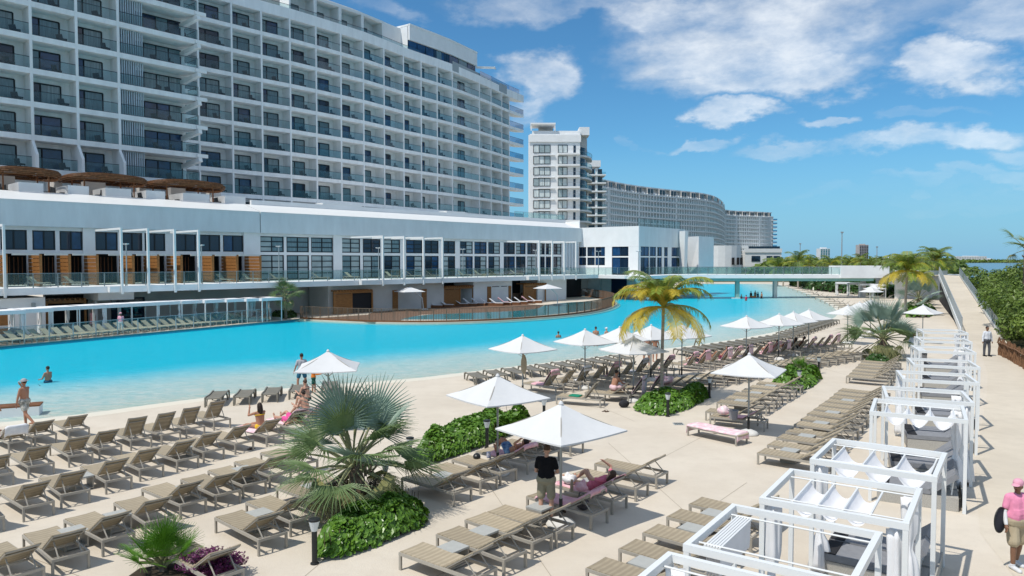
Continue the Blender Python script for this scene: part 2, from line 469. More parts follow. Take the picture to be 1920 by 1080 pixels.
# ------------------------------------------------------------------ ground, pool, decks
def V2(v): return (v[0], v[1])
def resample(pts, step):
    out = [Vector(pts[0])]; 
    for a, b in zip(pts, pts[1:]):
        a, b = Vector(a), Vector(b); n = max(1, round((b - a).length / step))
        for i in range(1, n + 1): out.append(a.lerp(b, i / n))
    return out
def smoothline(pts, it=2):
    P = [Vector(p) for p in pts]
    for _ in range(it):
        Q = [P[0]]
        for a, b in zip(P, P[1:]): Q += [a.lerp(b, .25), a.lerp(b, .75)]
        Q.append(P[-1]); P = Q
    return P
SH = [(-500, 850), (-200, 822), (0, 800), (100, 790), (200, 778), (300, 763), (420, 748), (500, 737), (600, 728), (700, 721), (800, 713), (870, 704),
      (1000, 688), (1100, 676), (1200, 663), (1300, 652), (1400, 638), (1500, 618), (1560, 604), (1588, 594), (1583, 580), (1560, 566), (1530, 553), (1490, 540), (1462, 532.5)]
shore = [V2(p) for p in smoothline([G(*p) for p in SH], 2)]
far_edge = [G(-900, 752), G(0, 652), G(560, 600)]
PEN = [(560, 600), (620, 603.5), (700, 606.5), (800, 607.5), (900, 605), (1000, 599.5), (1080, 592), (1130, 584), (1155, 575), (1157, 569), (1140, 563), (1100, 557)]
pen = [V2(p) for p in smoothline([G(*p) for p in PEN], 2)]

# deep turquoise pool floor that rises to the beach
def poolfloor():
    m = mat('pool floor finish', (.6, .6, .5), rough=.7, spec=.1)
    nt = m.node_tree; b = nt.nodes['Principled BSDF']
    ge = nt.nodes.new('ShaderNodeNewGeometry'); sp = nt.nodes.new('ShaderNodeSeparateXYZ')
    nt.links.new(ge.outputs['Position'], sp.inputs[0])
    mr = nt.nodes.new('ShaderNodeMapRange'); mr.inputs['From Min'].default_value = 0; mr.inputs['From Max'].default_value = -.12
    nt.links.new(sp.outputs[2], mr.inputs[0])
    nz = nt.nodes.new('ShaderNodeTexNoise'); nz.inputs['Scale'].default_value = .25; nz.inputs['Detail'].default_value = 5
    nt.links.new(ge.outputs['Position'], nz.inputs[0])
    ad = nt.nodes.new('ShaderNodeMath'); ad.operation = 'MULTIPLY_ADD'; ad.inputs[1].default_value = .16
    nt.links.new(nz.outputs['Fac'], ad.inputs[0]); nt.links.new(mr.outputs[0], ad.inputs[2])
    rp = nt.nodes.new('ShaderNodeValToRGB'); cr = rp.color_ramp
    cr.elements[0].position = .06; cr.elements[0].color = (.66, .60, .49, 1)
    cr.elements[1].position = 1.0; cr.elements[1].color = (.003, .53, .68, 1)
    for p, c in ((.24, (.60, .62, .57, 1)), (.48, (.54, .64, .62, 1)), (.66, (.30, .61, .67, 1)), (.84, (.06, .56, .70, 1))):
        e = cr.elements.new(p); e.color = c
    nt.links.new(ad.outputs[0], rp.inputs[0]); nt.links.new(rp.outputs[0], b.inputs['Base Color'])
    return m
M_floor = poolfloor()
offs = [0, .4, .9, 1.6, 2.6, 4, 5.5, 7, 9, 11, 13, 15]
def fz(d): return -.12 * (d / 15) ** 1.0
mb = MB(); rows = [offset(shore, d) for d in offs]
n = len(shore)
P = [(p[0], p[1], fz(d)) for d, r in zip(offs, rows) for p in r]
fs = [(j * n + i, j * n + i + 1, (j + 1) * n + i + 1, (j + 1) * n + i) for j in range(len(offs) - 1) for i in range(n - 1)]
mb.add(P, fs)
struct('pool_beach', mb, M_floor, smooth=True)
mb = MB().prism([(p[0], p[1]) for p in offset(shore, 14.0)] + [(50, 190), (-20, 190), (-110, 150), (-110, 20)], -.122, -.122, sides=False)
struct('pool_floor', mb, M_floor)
def watermat():
    m = bpy.data.materials.new('clear pool water'); m.use_nodes = True
    nt = m.node_tree; nt.nodes.remove(nt.nodes['Principled BSDF'])
    tr = nt.nodes.new('ShaderNodeBsdfTransparent'); tr.inputs[0].default_value = (.93, .99, 1, 1)
    gl = nt.nodes.new('ShaderNodeBsdfGlossy'); gl.inputs[1].default_value = .06
    tc = nt.nodes.new('ShaderNodeTexCoord'); mp = nt.nodes.new('ShaderNodeMapping')
    mp.inputs['Scale'].default_value = (.7, 1.9, 1); mp.inputs['Rotation'].default_value = (0, 0, -.35)
    nt.links.new(tc.outputs['Object'], mp.inputs[0])
    nz = nt.nodes.new('ShaderNodeTexNoise'); nz.inputs['Scale'].default_value = 1.5; nz.inputs['Detail'].default_value = 7; nz.inputs['Distortion'].default_value = .9
    nt.links.new(mp.outputs[0], nz.inputs[0])
    bp = nt.nodes.new('ShaderNodeBump'); bp.inputs['Strength'].default_value = 1; bp.inputs['Distance'].default_value = .16
    nt.links.new(nz.outputs['Fac'], bp.inputs['Height']); nt.links.new(bp.outputs[0], gl.inputs['Normal'])
    fr = nt.nodes.new('ShaderNodeFresnel'); fr.inputs[0].default_value = 1.45
    nt.links.new(bp.outputs[0], fr.inputs['Normal'])
    mn = nt.nodes.new('ShaderNodeMath'); mn.operation = 'MINIMUM'; mn.inputs[1].default_value = .24
    nt.links.new(fr.outputs[0], mn.inputs[0])
    mx = nt.nodes.new('ShaderNodeMixShader'); nt.links.new(mn.outputs[0], mx.inputs[0])
    nt.links.new(tr.outputs[0], mx.inputs[1]); nt.links.new(gl.outputs[0], mx.inputs[2])
    # noise in the surface tint imitates light gathered and spread by ripples
    m2 = nt.nodes.new('ShaderNodeMapping'); m2.inputs['Scale'].default_value = (.9, 2.6, 1); m2.inputs['Rotation'].default_value = (0, 0, -.3)
    nt.links.new(tc.outputs['Object'], m2.inputs[0])
    n2 = nt.nodes.new('ShaderNodeTexNoise'); n2.inputs['Scale'].default_value = 1.6; n2.inputs['Detail'].default_value = 4; n2.inputs['Roughness'].default_value = .6; n2.inputs['Distortion'].default_value = 1.2
    nt.links.new(m2.outputs[0], n2.inputs[0])
    r2 = nt.nodes.new('ShaderNodeValToRGB'); r2.color_ramp.elements[0].position = .38; r2.color_ramp.elements[1].position = .66
    r2.color_ramp.elements[0].color = (.72, .90, .93, 1); r2.color_ramp.elements[1].color = (1, 1, 1, 1)
    nt.links.new(n2.outputs['Fac'], r2.inputs[0]); nt.links.new(r2.outputs[0], tr.inputs[0])
    nt.links.new(mx.outputs[0], nt.nodes['Material Output'].inputs[0])
    return m
M_water = watermat()
def ripple_floor():
    # no light net here: the water surface tint carries the painted ripple light
    pass
wl = resample([Vector((p[0], p[1], 0)) for p in shore], 50)
mb = MB()
inner = offset(shore, -0.0)
wp = [(p[0], p[1]) for p in inner] + [(50, 190), (-20, 190), (-110, 150), (-110, 20)]
mb.prism(wp, -.007, -.007, sides=False)
struct('pool_water', mb, M_water)

deckpoly = list(shore) + [(75, 141), (72, 115), (35.5, 55), (30.5, 46), (25.6, 36.5), (24, 28), (22, -8), (-60, -8)]
mb = MB().prism(deckpoly, -.002, -.002, sides=False)
sd_ = struct('sand_deck', mb, M_sand)
M_joint = mat('dark deck joint', (.36, .31, .24), rough=.95)
for a_, b_ in (((800, 1090), (1330, 812)), ((1335, 812), (1470, 742)), ((1130, 1090), (1400, 905)), ((560, 1090), (655, 1010)), ((860, 782), (1180, 720)), ((1040, 1090), (910, 900)), ((1330, 1000), (1140, 830)), ((1700, 735), (1540, 690)), ((1190, 790), (1060, 735)), ((200, 1100), (-60, 1000))):
    p_, q_ = G(*a_), G(*b_); d_ = (q_ - p_).normalized(); s_ = Vector((-d_.y, d_.x, 0)) * .008; z_ = Vector((0, 0, .001))
    MB().quad(p_ - s_ + z_, p_ + s_ + z_, q_ + s_ + z_, q_ - s_ + z_).obj('joint', M_joint, sd_)
pl = [G(1995, 1200), G(1838, 1000), G(1828, 880), G(1850, 740), G(1852, 700), G(1835, 650), (37.2, 60.6, 0), (39.4, 59.4, 0), (32, 46, 0), (26.5, 36.5, 0), (25, 28, 0), (22, 3, 0)]
mb = MB().prism([V2(p) for p in pl], .004, .004, sides=False)
struct('promenade', mb, M_path)

fd = [V2(p) for p in far_edge[:-1]] + pen + [V2(G(1050, 552)), V2(G(1150, 549)), V2(G(1215, 546)), V2(G(1270, 540)), V2(G(1285, 532)), (40, 190), (-20, 260), (-160, 140), (-150, 40)]
mb = MB().prism(fd, -1.4, .12)
struct('far_pool_deck', mb, M_sand)
M_tile = mat('turquoise pool wall finish', (.006, .47, .66), rough=.6, spec=.1)
M_ledge = mat('pale turquoise pool ledge', (.30, .60, .58), rough=.6, spec=.1)
M_edge = mat('dark teal pool edge', (.03, .22, .24), rough=.5)  # even dark teal line along the far pool edge
edge_ = [V2(p) for p in far_edge[:-1]] + [V2(G(560, 600))]
mb = MB().wall(offset(edge_, -.03), -.6, -.03, .02); struct('pool_wall', mb, M_tile)
mb = MB().wall(offset(edge_, -.034), -.029, .085, .02); struct('pool_edge_band', mb, M_edge)
pe_ = offset(pen, -.05)
mb = MB().wall(pe_, -1.3, -.5, .02); struct('pool_wall', mb, M_tile)
mb = MB().prism(list(offset(pen, -.5)) + list(reversed(offset(pen, .3))), -.6, -.04); struct('pool_ledge', mb, M_ledge)
# the pool's far end
mb = MB().prism([V2(G(1285, 532)), V2(G(1462, 532.5)), (75, 141), (120, 200), (40, 200)], -1.4, .05)
struct('end_pool_deck', mb, M_sand)
# land, lagoon
M_land = mat('scrub covered flat land', (.07, .085, .035), rough=1, col2=(.16, .14, .08), vscale=.03)
mb = MB().quad((-9000, -3000, -1.6), (9000, -3000, -1.6), (9000, 14000, -1.6), (-9000, 14000, -1.6))
struct('terrain', mb, M_land)
M_lag = mat('blue lagoon water', (.012, .06, .13), rough=.18, spec=.5, bump=.5, bscale=.6)
mb = MB().prism([(60, 60), (25, 20), (25, -400), (4000, -400), (4000, 4000), (1750, 2600), (900, 1900), (480, 1250), (300, 620), (150, 240), (88, 130)], -1.2, -1.2, sides=False)
struct('lagoon_water', mb, M_lag)

# ------------------------------------------------------------------ podium (terrace wing)
ZT = 3.8
T0 = Vector((-39.65, 57, 0)); T1 = Vector((7.83, 108, 0))
E = (T1 - T0).normalized(); NN = Vector((E.y, -E.x, 0))
def PT(t, o, z=0): 
    p = T0 + E * t + NN * o; return Vector((p.x, p.y, z))
def tpx(px, o):
    k = (px - 960) / F * .9993
    b = T0 + NN * o
    return (k * b.y - b.x) / (E.x - k * E.y)
PANG = math.atan2(E.y, E.x)
pod = thing('terrace_wing', 'long low white terrace wing with shaded blue-grey fascia and black framed windows below the hotel', 'building', PT(0, 0), PANG)
PX = lambda t, o, z: (t, o, z)        # local frame of the wing: x along, -y towards... (y = -o)
def L(t, o, z): return (t, -o, z)
def lbox(mb, t0, t1, o0, o1, z0, z1):
    mb.box(((t0 + t1) / 2, -(o0 + o1) / 2, (z0 + z1) / 2), (abs(t1 - t0), abs(o1 - o0), z1 - z0))
ts = tpx(489, -6); tend = tpx(1091, -6); tl = -16
for a, b in ((tl, ts - .06), (ts + .06, tend)):
    mb = MB(); lbox(mb, a, b, -6, -6.5, 8.95, 11.15); mb.obj('fascia', M_fascia, pod)
    mb = MB()
    prof = [(-5.95, 11.153), (-5.95, 11.21), (-9.5, 12.2), (-9.5, 11.9), (-6.2, 11.153)]
    for t in (a, b): mb.v += [L(t, o, z) for o, z in prof]
    k = len(prof); mb.f += [(i, (i + 1) % k, k + (i + 1) % k, k + i) for i in range(k)] + [tuple(range(k))[::-1], tuple(range(k, 2 * k))]
    mb.mi += [0] * (k + 2); mb.obj('sloped_coping', M_paint, pod)
mb = MB(); lbox(mb, tl, tend, -9.52, -40, 11.6, 12.0); mb.obj('roof', M_white, pod)
pa, pb = tpx(472, -9.6), tpx(1060, -9.6)
mb = MB(); lbox(mb, pa, pb, -9.52, -9.85, 12.0, 12.72); mb.obj('parapet', M_white, pod)
mb = MB(); lbox(mb, pb, tend - .02, -6.52, -9.5, 11.16, 12.4); mb.obj('end_upstand', M_white, pod)
for c0, c1 in ((606, 676), (838, 872)):
    a, b = tpx(c0, -9.9), tpx(c1, -9.9)
    mb = MB(); mb.add([L(a, -9.9, 12.5), L(b + .6, -9.9, 12.5), L(b, -9.9, 13.0), L(a, -9.9, 12.95)] + [L(a, -11.5, 12.5), L(b + .6, -11.5, 12.5), L(b, -11.5, 13.0), L(a, -11.5, 12.95)], MB.BF)
    mb.obj('roof_vent', M_paint, pod)
# terrace slab with its white edge
mb = MB(); lbox(mb, tl, tend - 4, .3, -6.6, 3.25, ZT); mb.obj('terrace_slab', M_white, pod)
for c in ((200, 217), (672, 703), (986, 1002)):
    a, b = tpx(c[0], .3), tpx(c[1], .3)
    mb = MB(); lbox(mb, a, b, .31, .9, 3.3, 3.78); mb.obj('edge_box', M_paint, pod)
# window wall
O = -6.5
groups = [  # (pixel ranges of the window columns, kind)
    ([(2, 52), (62, 105), (113, 156)], 'cabin'), ([(179, 222), (230, 268), (272, 311)], 'cabin'), ([(330, 369), (375, 414), (419, 457)], 'cabin'),
    ([(488, 533), (538, 580), (584, 625)], 'win'), ([(641, 676), (681, 714), (720, 751)], 'win'), ([(762, 793), (797, 823), (830, 854)], 'win'),
    ([(863, 887), (890, 913), (916, 938)], 'win'), ([(945, 966), (968, 986), (989, 1007)], 'win'), ([(1013, 1022), (1024, 1035), (1038, 1053)], 'win')]
ext = tpx(2, O)
cols = []
for gi, (g, kind) in enumerate(groups):
    for c in g: cols.append((tpx(c[0], O), tpx(c[1], O), kind, gi))
w0 = cols[1][1] - cols[1][0]
cols = [(cols[0][0] - 2 * w0 - 1.2, cols[0][0] - w0 - 1.0, 'cabin', -1), (cols[0][0] - w0 - .6, cols[0][0] - .5, 'cabin', -1)] + cols
mb = MB(); lbox(mb, tl, tend - .2, O - .12, O - .5, 8.62, 8.95); mb.obj('window_head', M_white, pod)
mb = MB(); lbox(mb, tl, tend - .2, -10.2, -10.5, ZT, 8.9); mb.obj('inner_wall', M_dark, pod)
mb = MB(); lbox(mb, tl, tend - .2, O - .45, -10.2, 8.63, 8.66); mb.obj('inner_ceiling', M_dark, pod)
prev = tl
for i, (a, b, kind, gi) in enumerate(cols):
    wide = a - prev > 1.0
    mb = MB(); lbox(mb, prev, a, (-6.42 if wide else O - .05), O - .45, ZT, 8.62 if not wide else 8.94); mb.obj('pier', M_white, pod)
    prev = b
mb = MB(); lbox(mb, prev, tend - .2, -6.42, O - .45, ZT, 8.94); mb.obj('pier', M_white, pod)
def window(parent, t0, t1, o, z0, z1, panes, trans, mats, fr=.12, name='window'):
    """frame with real bars; panes set back a little. local wing frame"""
    mb = MB()
    for t in [t0 + fr / 2, t1 - fr / 2] + [t0 + (t1 - t0) * k / panes for k in range(1, panes)]:
        lbox(mb, t - fr / 2, t + fr / 2, o, o - .12, z0, z1)
    for z in [z0 + fr / 2, z1 - fr / 2] + [z0 + (z1 - z0) * k / trans for k in range(1, trans)]:
        lbox(mb, t0, t1, o - .004, o - .116, z - fr / 2 * (1 if z in () else .8), z + fr / 2 * .8)
    w = mb.obj(name, M_dframe, parent)
    for k in range(panes):
        a = t0 + (t1 - t0) * k / panes; b = t0 + (t1 - t0) * (k + 1) / panes
        q = MB(); lbox(q, a, b, o - .05, o - .07, z0, z1)
        q.obj('pane', rnd.choice(mats), w)
    return w
for i, (a, b, kind, gi) in enumerate(cols):
    mb = MB(); lbox(mb, a, b, O - .05, O - .4, 6.58, 6.9); mb.obj('transom', M_white, pod)
    if kind == 'cabin':
        window(pod, a, b, O - .1, 6.9, 8.62, 2, 1, [M_glassd, M_glassd, M_glassb])
        # timber screen on the far side of each open cabin, planks proud of one another
        for k in range(8):
            z = ZT + .02 + k * .335
            q = MB(); lbox(q, b + .02 + .012 * (k % 2), b + .16 + .012 * (k % 2), O + .05, O + 3.3, z, z + .30)
            q.obj('plank', M_wood, pod)
        q = MB(); lbox(q, b + .0, b + .2, O + 3.3, O + 3.42, ZT, 6.5); q.obj('screen_post', M_wood, pod)
        q = MB(); lbox(q, a, b, O + 3.3, O + 3.42, 6.42, 6.58); q.obj('screen_beam', M_shadew, pod)
        q = MB()
        for k in range(6): lbox(q, a + .3 + k * .32, a + .36 + k * .32, O - 1.6, O - 1.7, ZT, 6.3)
        q.obj('slatted_back', M_wood2, pod)
        # daybed inside the cabin
    else:
        light = gi in (3, 4) 
        mats = [M_pale, M_pale, M_curt] if gi == 3 else ([M_pale, M_glassd, M_curt] if gi == 4 else [M_glassd, M_glassb, M_pale, M_glassd])
        window(pod, a, b, O - .1, 6.9, 8.62, 2, 3, mats)
        window(pod, a, b, O - .1, ZT + .05, 6.58, 2, 4, mats)
# open corner slats near the end
for k in range(5):
    t = tpx(1060, -6.3) + k * .75
    mb = MB(); lbox(mb, t, t + .32, -6.2, -6.4, ZT + .6, 8.7); mb.obj('louvre_blade', M_screen, pod)
# white portal frames standing on the terrace edge
for px in (228, 278, 328, 373, 718, 758, 794, 830, 1011, 1035, 1058, 1080, 8):
    t = tpx(px, .38)
    pf = thing('portal_frame', '', 'frame', PT(t, 0), PANG, 'white portal frames on the terrace edge')
    mb = MB(); mb.box((0, -.38, 5.95), (.17, .22, 5.7)); mb.obj('post', M_paint, pf)
    mb = MB(); mb.box((0, 2.75, 8.71), (.17, 6.0, .17)); mb.obj('beam', M_paint, pf)
    pf['px'] = px
plab = {228: 'white steel portal frame, leftmost of the left four on the terrace edge', 278: 'white steel portal frame, second of the left four on the terrace edge', 328: 'white steel portal frame, third of the left four on the terrace edge', 373: 'white steel portal frame, rightmost of the left four on the terrace edge',
        718: 'white steel portal frame, leftmost of the middle four on the terrace edge', 758: 'white steel portal frame, second of the middle four on the terrace edge', 794: 'white steel portal frame, third of the middle four on the terrace edge', 830: 'white steel portal frame, rightmost of the middle four on the terrace edge',
        1011: 'white steel portal frame, leftmost of the far right four on the terrace edge', 1035: 'white steel portal frame, second of the far right four on the terrace edge', 1058: 'white steel portal frame, third of the far right four on the terrace edge', 1080: 'white steel portal frame at the far end of the terrace', 8: 'white steel portal frame at the left edge of the picture'}
for o in list(COL.objects):
    if o.name.startswith('portal_frame'): o['label'] = plab[o['px']]; del o['px']
# lower storey under the terrace
def lw(name, c0, c1, o0, o1, z0, z1, m, oref=None):
    a, b = tpx(c0, o0), tpx(c1, o0)
    mb = MB(); lbox(mb, a, b, o0, o1, z0, z1); return mb.obj(name, m, pod)
lw('lower_wall', -120, 83, -.4, -6, .12, 3.0, M_white)
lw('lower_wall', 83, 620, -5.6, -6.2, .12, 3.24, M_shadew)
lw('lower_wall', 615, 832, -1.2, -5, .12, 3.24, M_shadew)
lw('lower_wall', 888, 960, -1.2, -5, .12, 3.24, M_white)
lw('lower_wall', 1008, 1062, -1.6, -5, .12, 3.24, M_white)
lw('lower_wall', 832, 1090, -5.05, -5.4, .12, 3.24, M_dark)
lw('lower_soffit_box', 183, 250, -1.0, -4.8, 2.55, 3.24, M_white)
lw('dark_opening', 207, 270, -5.5, -5.59, .12, 2.5, M_glassd)
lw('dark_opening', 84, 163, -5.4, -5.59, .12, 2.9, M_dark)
lw('shutter', -8, 19, -.33, -.39, .9, 2.2, M_wood); lw('shutter', -8, 20, -.33, -.39, .2, .75, M_wood)
lw('lower_column', 176, 181, -3, -3.4, .12, 3.24, M_white)
lw('wall_lamp', 58, 65, -.2, -.39, 2.2, 2.6, M_grey)
def pergola_front(c0, c1, o, split=None):
    a, b = tpx(c0, o), tpx(c1, o)
    mb = MB(); lbox(mb, a, b, o, o - .15, 2.35, 2.6); mb.obj('timber_lintel', M_wood, pod)
    n = int((b - a) / .38)
    for k in range(n):
        q = MB(); lbox(q, a + .1 + k * .38, a + .22 + k * .38, o + .5, o - 1.5, 2.6, 2.75); q.obj('rafter', M_wood, pod)
    for t in ([a, b - .15] + ([tpx(split, o)] if split else [])):
        q = MB(); lbox(q, t, t + .16, o + .003, o - .15, .12, 2.34); q.obj('timber_post', M_wood, pod)
    if split:
        tt = tpx(split, o); k = 0
        while a + .2 + k * .16 < tt - .1:
            q = MB(); lbox(q, a + .2 + k * .16, a + .33 + k * .16, o - .05, o - .1, .12, 2.3); q.obj('timber_slat', M_wood, pod); k += 1
pergola_front(84, 160, -2.5, None)
pergola_front(625, 699, -.5, 658)
pergola_front(832, 888, -1.3, 862)
pergola_front(982, 1024, -1.3, 1004)
lw('dark_opening', 660, 698, -.7, -1.19, .12, 2.5, M_dark)
for c in ((736, 746), (791, 800), (914, 921), (954, 959)):
    lw('timber_door', c[0], c[1], -1.12, -1.19, .12, 2.5, M_wood)
for c in ((748, 765), (772, 788), (923, 936), (940, 951)):
    lw('slot_window', c[0], c[1], -1.15, -1.19, 2.42, 2.5, M_dark)
# roof terrace walls, furniture, pergolas on the left
for c0, c1 in ((38, 84), (-45, -8), (130, 169), (200, 248), (276, 311), (345, 394), (423, 461)):
    a, b = tpx(c0, -10), tpx(c1, -10)
    mb = MB(); lbox(mb, a, b, -9.9, -13.5, 12.003, 13.05); mb.obj('terrace_partition', M_white, pod)
for c0, c1 in ((0, 32), (105, 120), (160, 201), (264, 276), (322, 350), (397, 416)):
    a, b = tpx(c0, -14), tpx(c1, -14)
    mb = MB(); lbox(mb, a, b, -14, -16.5, 12.003, 13.9); mb.obj('terrace_pier', M_shadew, pod)
def pergola(c0, c1, lab):
    a, b = tpx(c0, -12.2), tpx(c1, -12.2); hl = (b - a) / 2; mid = (a + b) / 2
    r = thing('pergola', lab, 'pergola', PT(mid, -12.2, 12.0), PANG, 'bamboo pergolas on the roof terrace')
    nb = 22
    for k in range(nb):
        y = -2.9 + 5.8 * k / (nb - 1)
        w = hl * (1 - abs(y / 3.15) ** 3.2) ** (1 / 3.2)
        pts = [(x * w, y, 1.75 + .75 * (1 - (x * .97) ** 2) ** .5 * (1 - abs(y / 3.3) ** 3) ** .5 + .06 * (k % 2)) for x in [i / 8 - 1 for i in range(17)]]
        q = MB(); q.tube(pts, .075, 4); q.obj('batten', M_bamboo, r)
    for k in range(5):
        q = MB(); sc_ = 1.0 - .012 * (k - 2) ** 2; pts = []
        for i in range(41):
            t = 2 * math.pi * i / 40; c_, s_ = math.cos(t), math.sin(t); pts.append((hl * sc_ * math.copysign(abs(c_) ** .6, c_), 2.95 * sc_ * math.copysign(abs(s_) ** .6, s_), 1.55 + .13 * k + .22 * abs(s_)))
        q.tube(pts, .065, 5, cap=False); q.obj('rim_batten', M_bamboo, r)
    for x in (-.6, .6):
        for y in (-1.8, 1.8):
            q = MB(); q.tube([(x * hl, y, 0), (x * hl, y, 2.25)], .07, 6); q.obj('post', M_wood2, r)
pergola(-30, 111, 'curved bamboo pergola on the roof terrace at the left edge of the picture')
pergola(117, 270, 'curved bamboo pergola on the roof terrace, middle one of the three')
pergola(272, 414, 'curved bamboo pergola on the roof terrace, rightmost of the three')

# ------------------------------------------------------------------ railings
def railing(name, lab, cat, pts, h, step, mpost, mglass, mrail, pr=.03, group=None, pickets=0, mpk=None, kerb=0, gap=.08, thick=.015, picket_r=.012):
    root = thing(name, lab, cat, Vector(pts[0]), 0, group)
    b0 = Vector(pts[0])
    P = resample([Vector(p) for p in pts], step)
    me = MB().box((0, 0, h / 2), (pr * 2, pr * 2, h)).mesh('post', mpost)
    for p in P: link('post', me, root, p - b0)
    q = MB()
    for a, b in zip(P, P[1:]): q.bar(a - b0 + Vector((0, 0, h)), b - b0 + Vector((0, 0, h)), .05, .045)
    q.obj('handrail', mrail, root)
    if mglass:
        for a, b in zip(P, P[1:]):
            d = (b - a).normalized() * (pr + .01)
            q = MB(); q.bar(a - b0 + d + Vector((0, 0, gap + (h - gap) / 2 - .02)), b - b0 - d + Vector((0, 0, gap + (h - gap) / 2 - .02)), thick, h - gap - .06)
            q.obj('glass_panel', mglass, root)
    if pickets:
        for a, b in zip(P, P[1:]):
            q = MB(); n = max(2, int((b - a).length / pickets))
            for k in range(1, n):
                c = a.lerp(b, k / n) - b0; q.tube([c + Vector((0, 0, .06)), c + Vector((0, 0, h - .02))], picket_r, 4, cap=False)
            q.bar(a - b0 + Vector((0, 0, .08)), b - b0 + Vector((0, 0, .08)), .05, .05)
            o = q.obj('picket_panel', mpk, root); o['kind'] = 'stuff'
    return root
tr_pts = [PT(-10, .2, ZT), PT(tpx(195, .2), .2, ZT), PT(tpx(560, .2), .2, ZT), PT(tpx(838, .2), .2, ZT), PT(tpx(1072, .2), .2, ZT)]
railing('glass_balustrade', 'glass balustrade with steel posts along the terrace above the far loungers', 'railing', tr_pts, 1.15, 1.75, M_steel, M_tglass, M_steel)
fe = [G(-150, 667, .12), G(0, 650, .12), G(515, 602.5, .12)]
fe = [p + Vector((-.5, .45, 0)) for p in fe]
railing('glass_fence', 'clear glass fence with grey posts along the far pool edge', 'fence', fe, 1.2, 1.75, M_grey, M_clear, M_grey)
pn = [Vector((p[0], p[1], .16)) for p in offset(pen, .25)]
q = MB().wall([V2(p) for p in pn], -.2, .3, .15); 
kf = railing('timber_pool_fence', 'brown timber picket fence curving round the small pool', 'fence', pn, 1.22, 1.6, M_fence, None, M_fence, pr=.045, pickets=.15, mpk=M_fence, picket_r=.026)
q = MB()
for a, b in zip(pn, pn[1:]): q.bar(a - pn[0] + Vector((0, 0, -.05)), b - pn[0] + Vector((0, 0, -.05)), .12, .34)
q.obj('skirting_board', M_wood2, kf)
inn = [G(x, y, .16) for x, y in ((962, 566), (1000, 561), (1060, 557), (1110, 553.5))]
railing('timber_pool_fence', 'brown timber picket fence behind the small pool beside the cantilever parasol', 'fence', inn, 1.15, 1.6, M_fence, None, M_fence, pr=.045, pickets=.15, mpk=M_fence, picket_r=.026)
# small pool inside the peninsula
kp = [(750, 599), (900, 599), (1000, 593), (1080, 585), (1122, 578), (1137, 571), (1118, 564.5), (1060, 567), (1020, 572), (1005, 581), (880, 587), (790, 590)]
kpw = [V2(p) for p in smoothline([G(*p, .13) for p in kp] + [G(*kp[0], .13)], 2)][:-1]
M_kid = mat('small pool turquoise water', (.03, .33, .40), rough=.08, spec=.5, bump=.3, bscale=2)
struct('small_pool_water', MB().prism(kpw, .128, .128, sides=False), M_kid)
wd = [V2(G(x, y, .13)) for x, y in ((565, 598), (700, 604), (750, 601), (790, 590), (880, 587), (1005, 581), (1020, 572), (960, 569), (720, 574), (690, 590))]
struct('timber_deck', MB().prism(wd, .125, .125, sides=False), M_fence)

# ------------------------------------------------------------------ white building at the bridge
WB0 = Vector((19.6, 114, 0)); AL = Vector((-.77, .64, 0)).normalized(); AR = Vector((.62, .785, 0)).normalized()
wb = thing('white_pavilion', 'white two storey pavilion with large dark windows beside the bridge', 'building', WB0)
def wquad(mb, p, q, z0, z1, th, inward):
    p, q = Vector(p), Vector(q); i = Vector(inward) * th
    mb.add([(*p.xy, z0), (*q.xy, z0), (*(q + i).xy, z0), (*(p + i).xy, z0), (*p.xy, z1), (*q.xy, z1), (*(q + i).xy, z1), (*(p + i).xy, z1)], MB.BF)
Z0 = Vector((0, 0, 0))
iL = Vector((AL.y, -AL.x, 0)) * 1; iL = iL if iL.dot(AR) > 0 else -iL
iR = Vector((AR.y, -AR.x, 0)); iR = iR if iR.dot(AL) > 0 else -iR
sL, sR = 16.0, 16.5
mb = MB(); wquad(mb, Z0, AL * sL, 8.15, 11.3, .4, iL); mb.obj('upper_wall', M_white, wb)
mb = MB(); wquad(mb, AR * .41, AR * sR, 8.15, 11.3, .4, iR); mb.obj('upper_wall', M_fascia, wb)  # right face darker than the left: its shade is in the colour
mb = MB(); mb.prism([V2(p) for p in (AL * .3 + AR * .3, AL * sL + AR * .3, AL * sL + AR * sR, AL * .3 + AR * sR)], 11.05, 11.1); mb.obj('roof', M_white, wb)
mb = MB(); mb.prism([V2(p) for p in (AL * .7 + AR * .7, AL * sL + AR * .7, AL * sL + AR * sR, AL * .7 + AR * sR)], 3.7, 8.3); mb.obj('inner_core', M_dark, wb)
def sL_px(px, base=WB0, d=AL):
    k = (px - 960) / F; return (k * base.y - base.x) / (d.x - k * d.y)
def pavwall(d, inw, cols_px, zrange, m):
    # piers between openings
    edges = sorted([(min(sL_px(a, d=d), sL_px(b, d=d)), max(sL_px(a, d=d), sL_px(b, d=d))) for a, b, *_ in cols_px])
    return edges
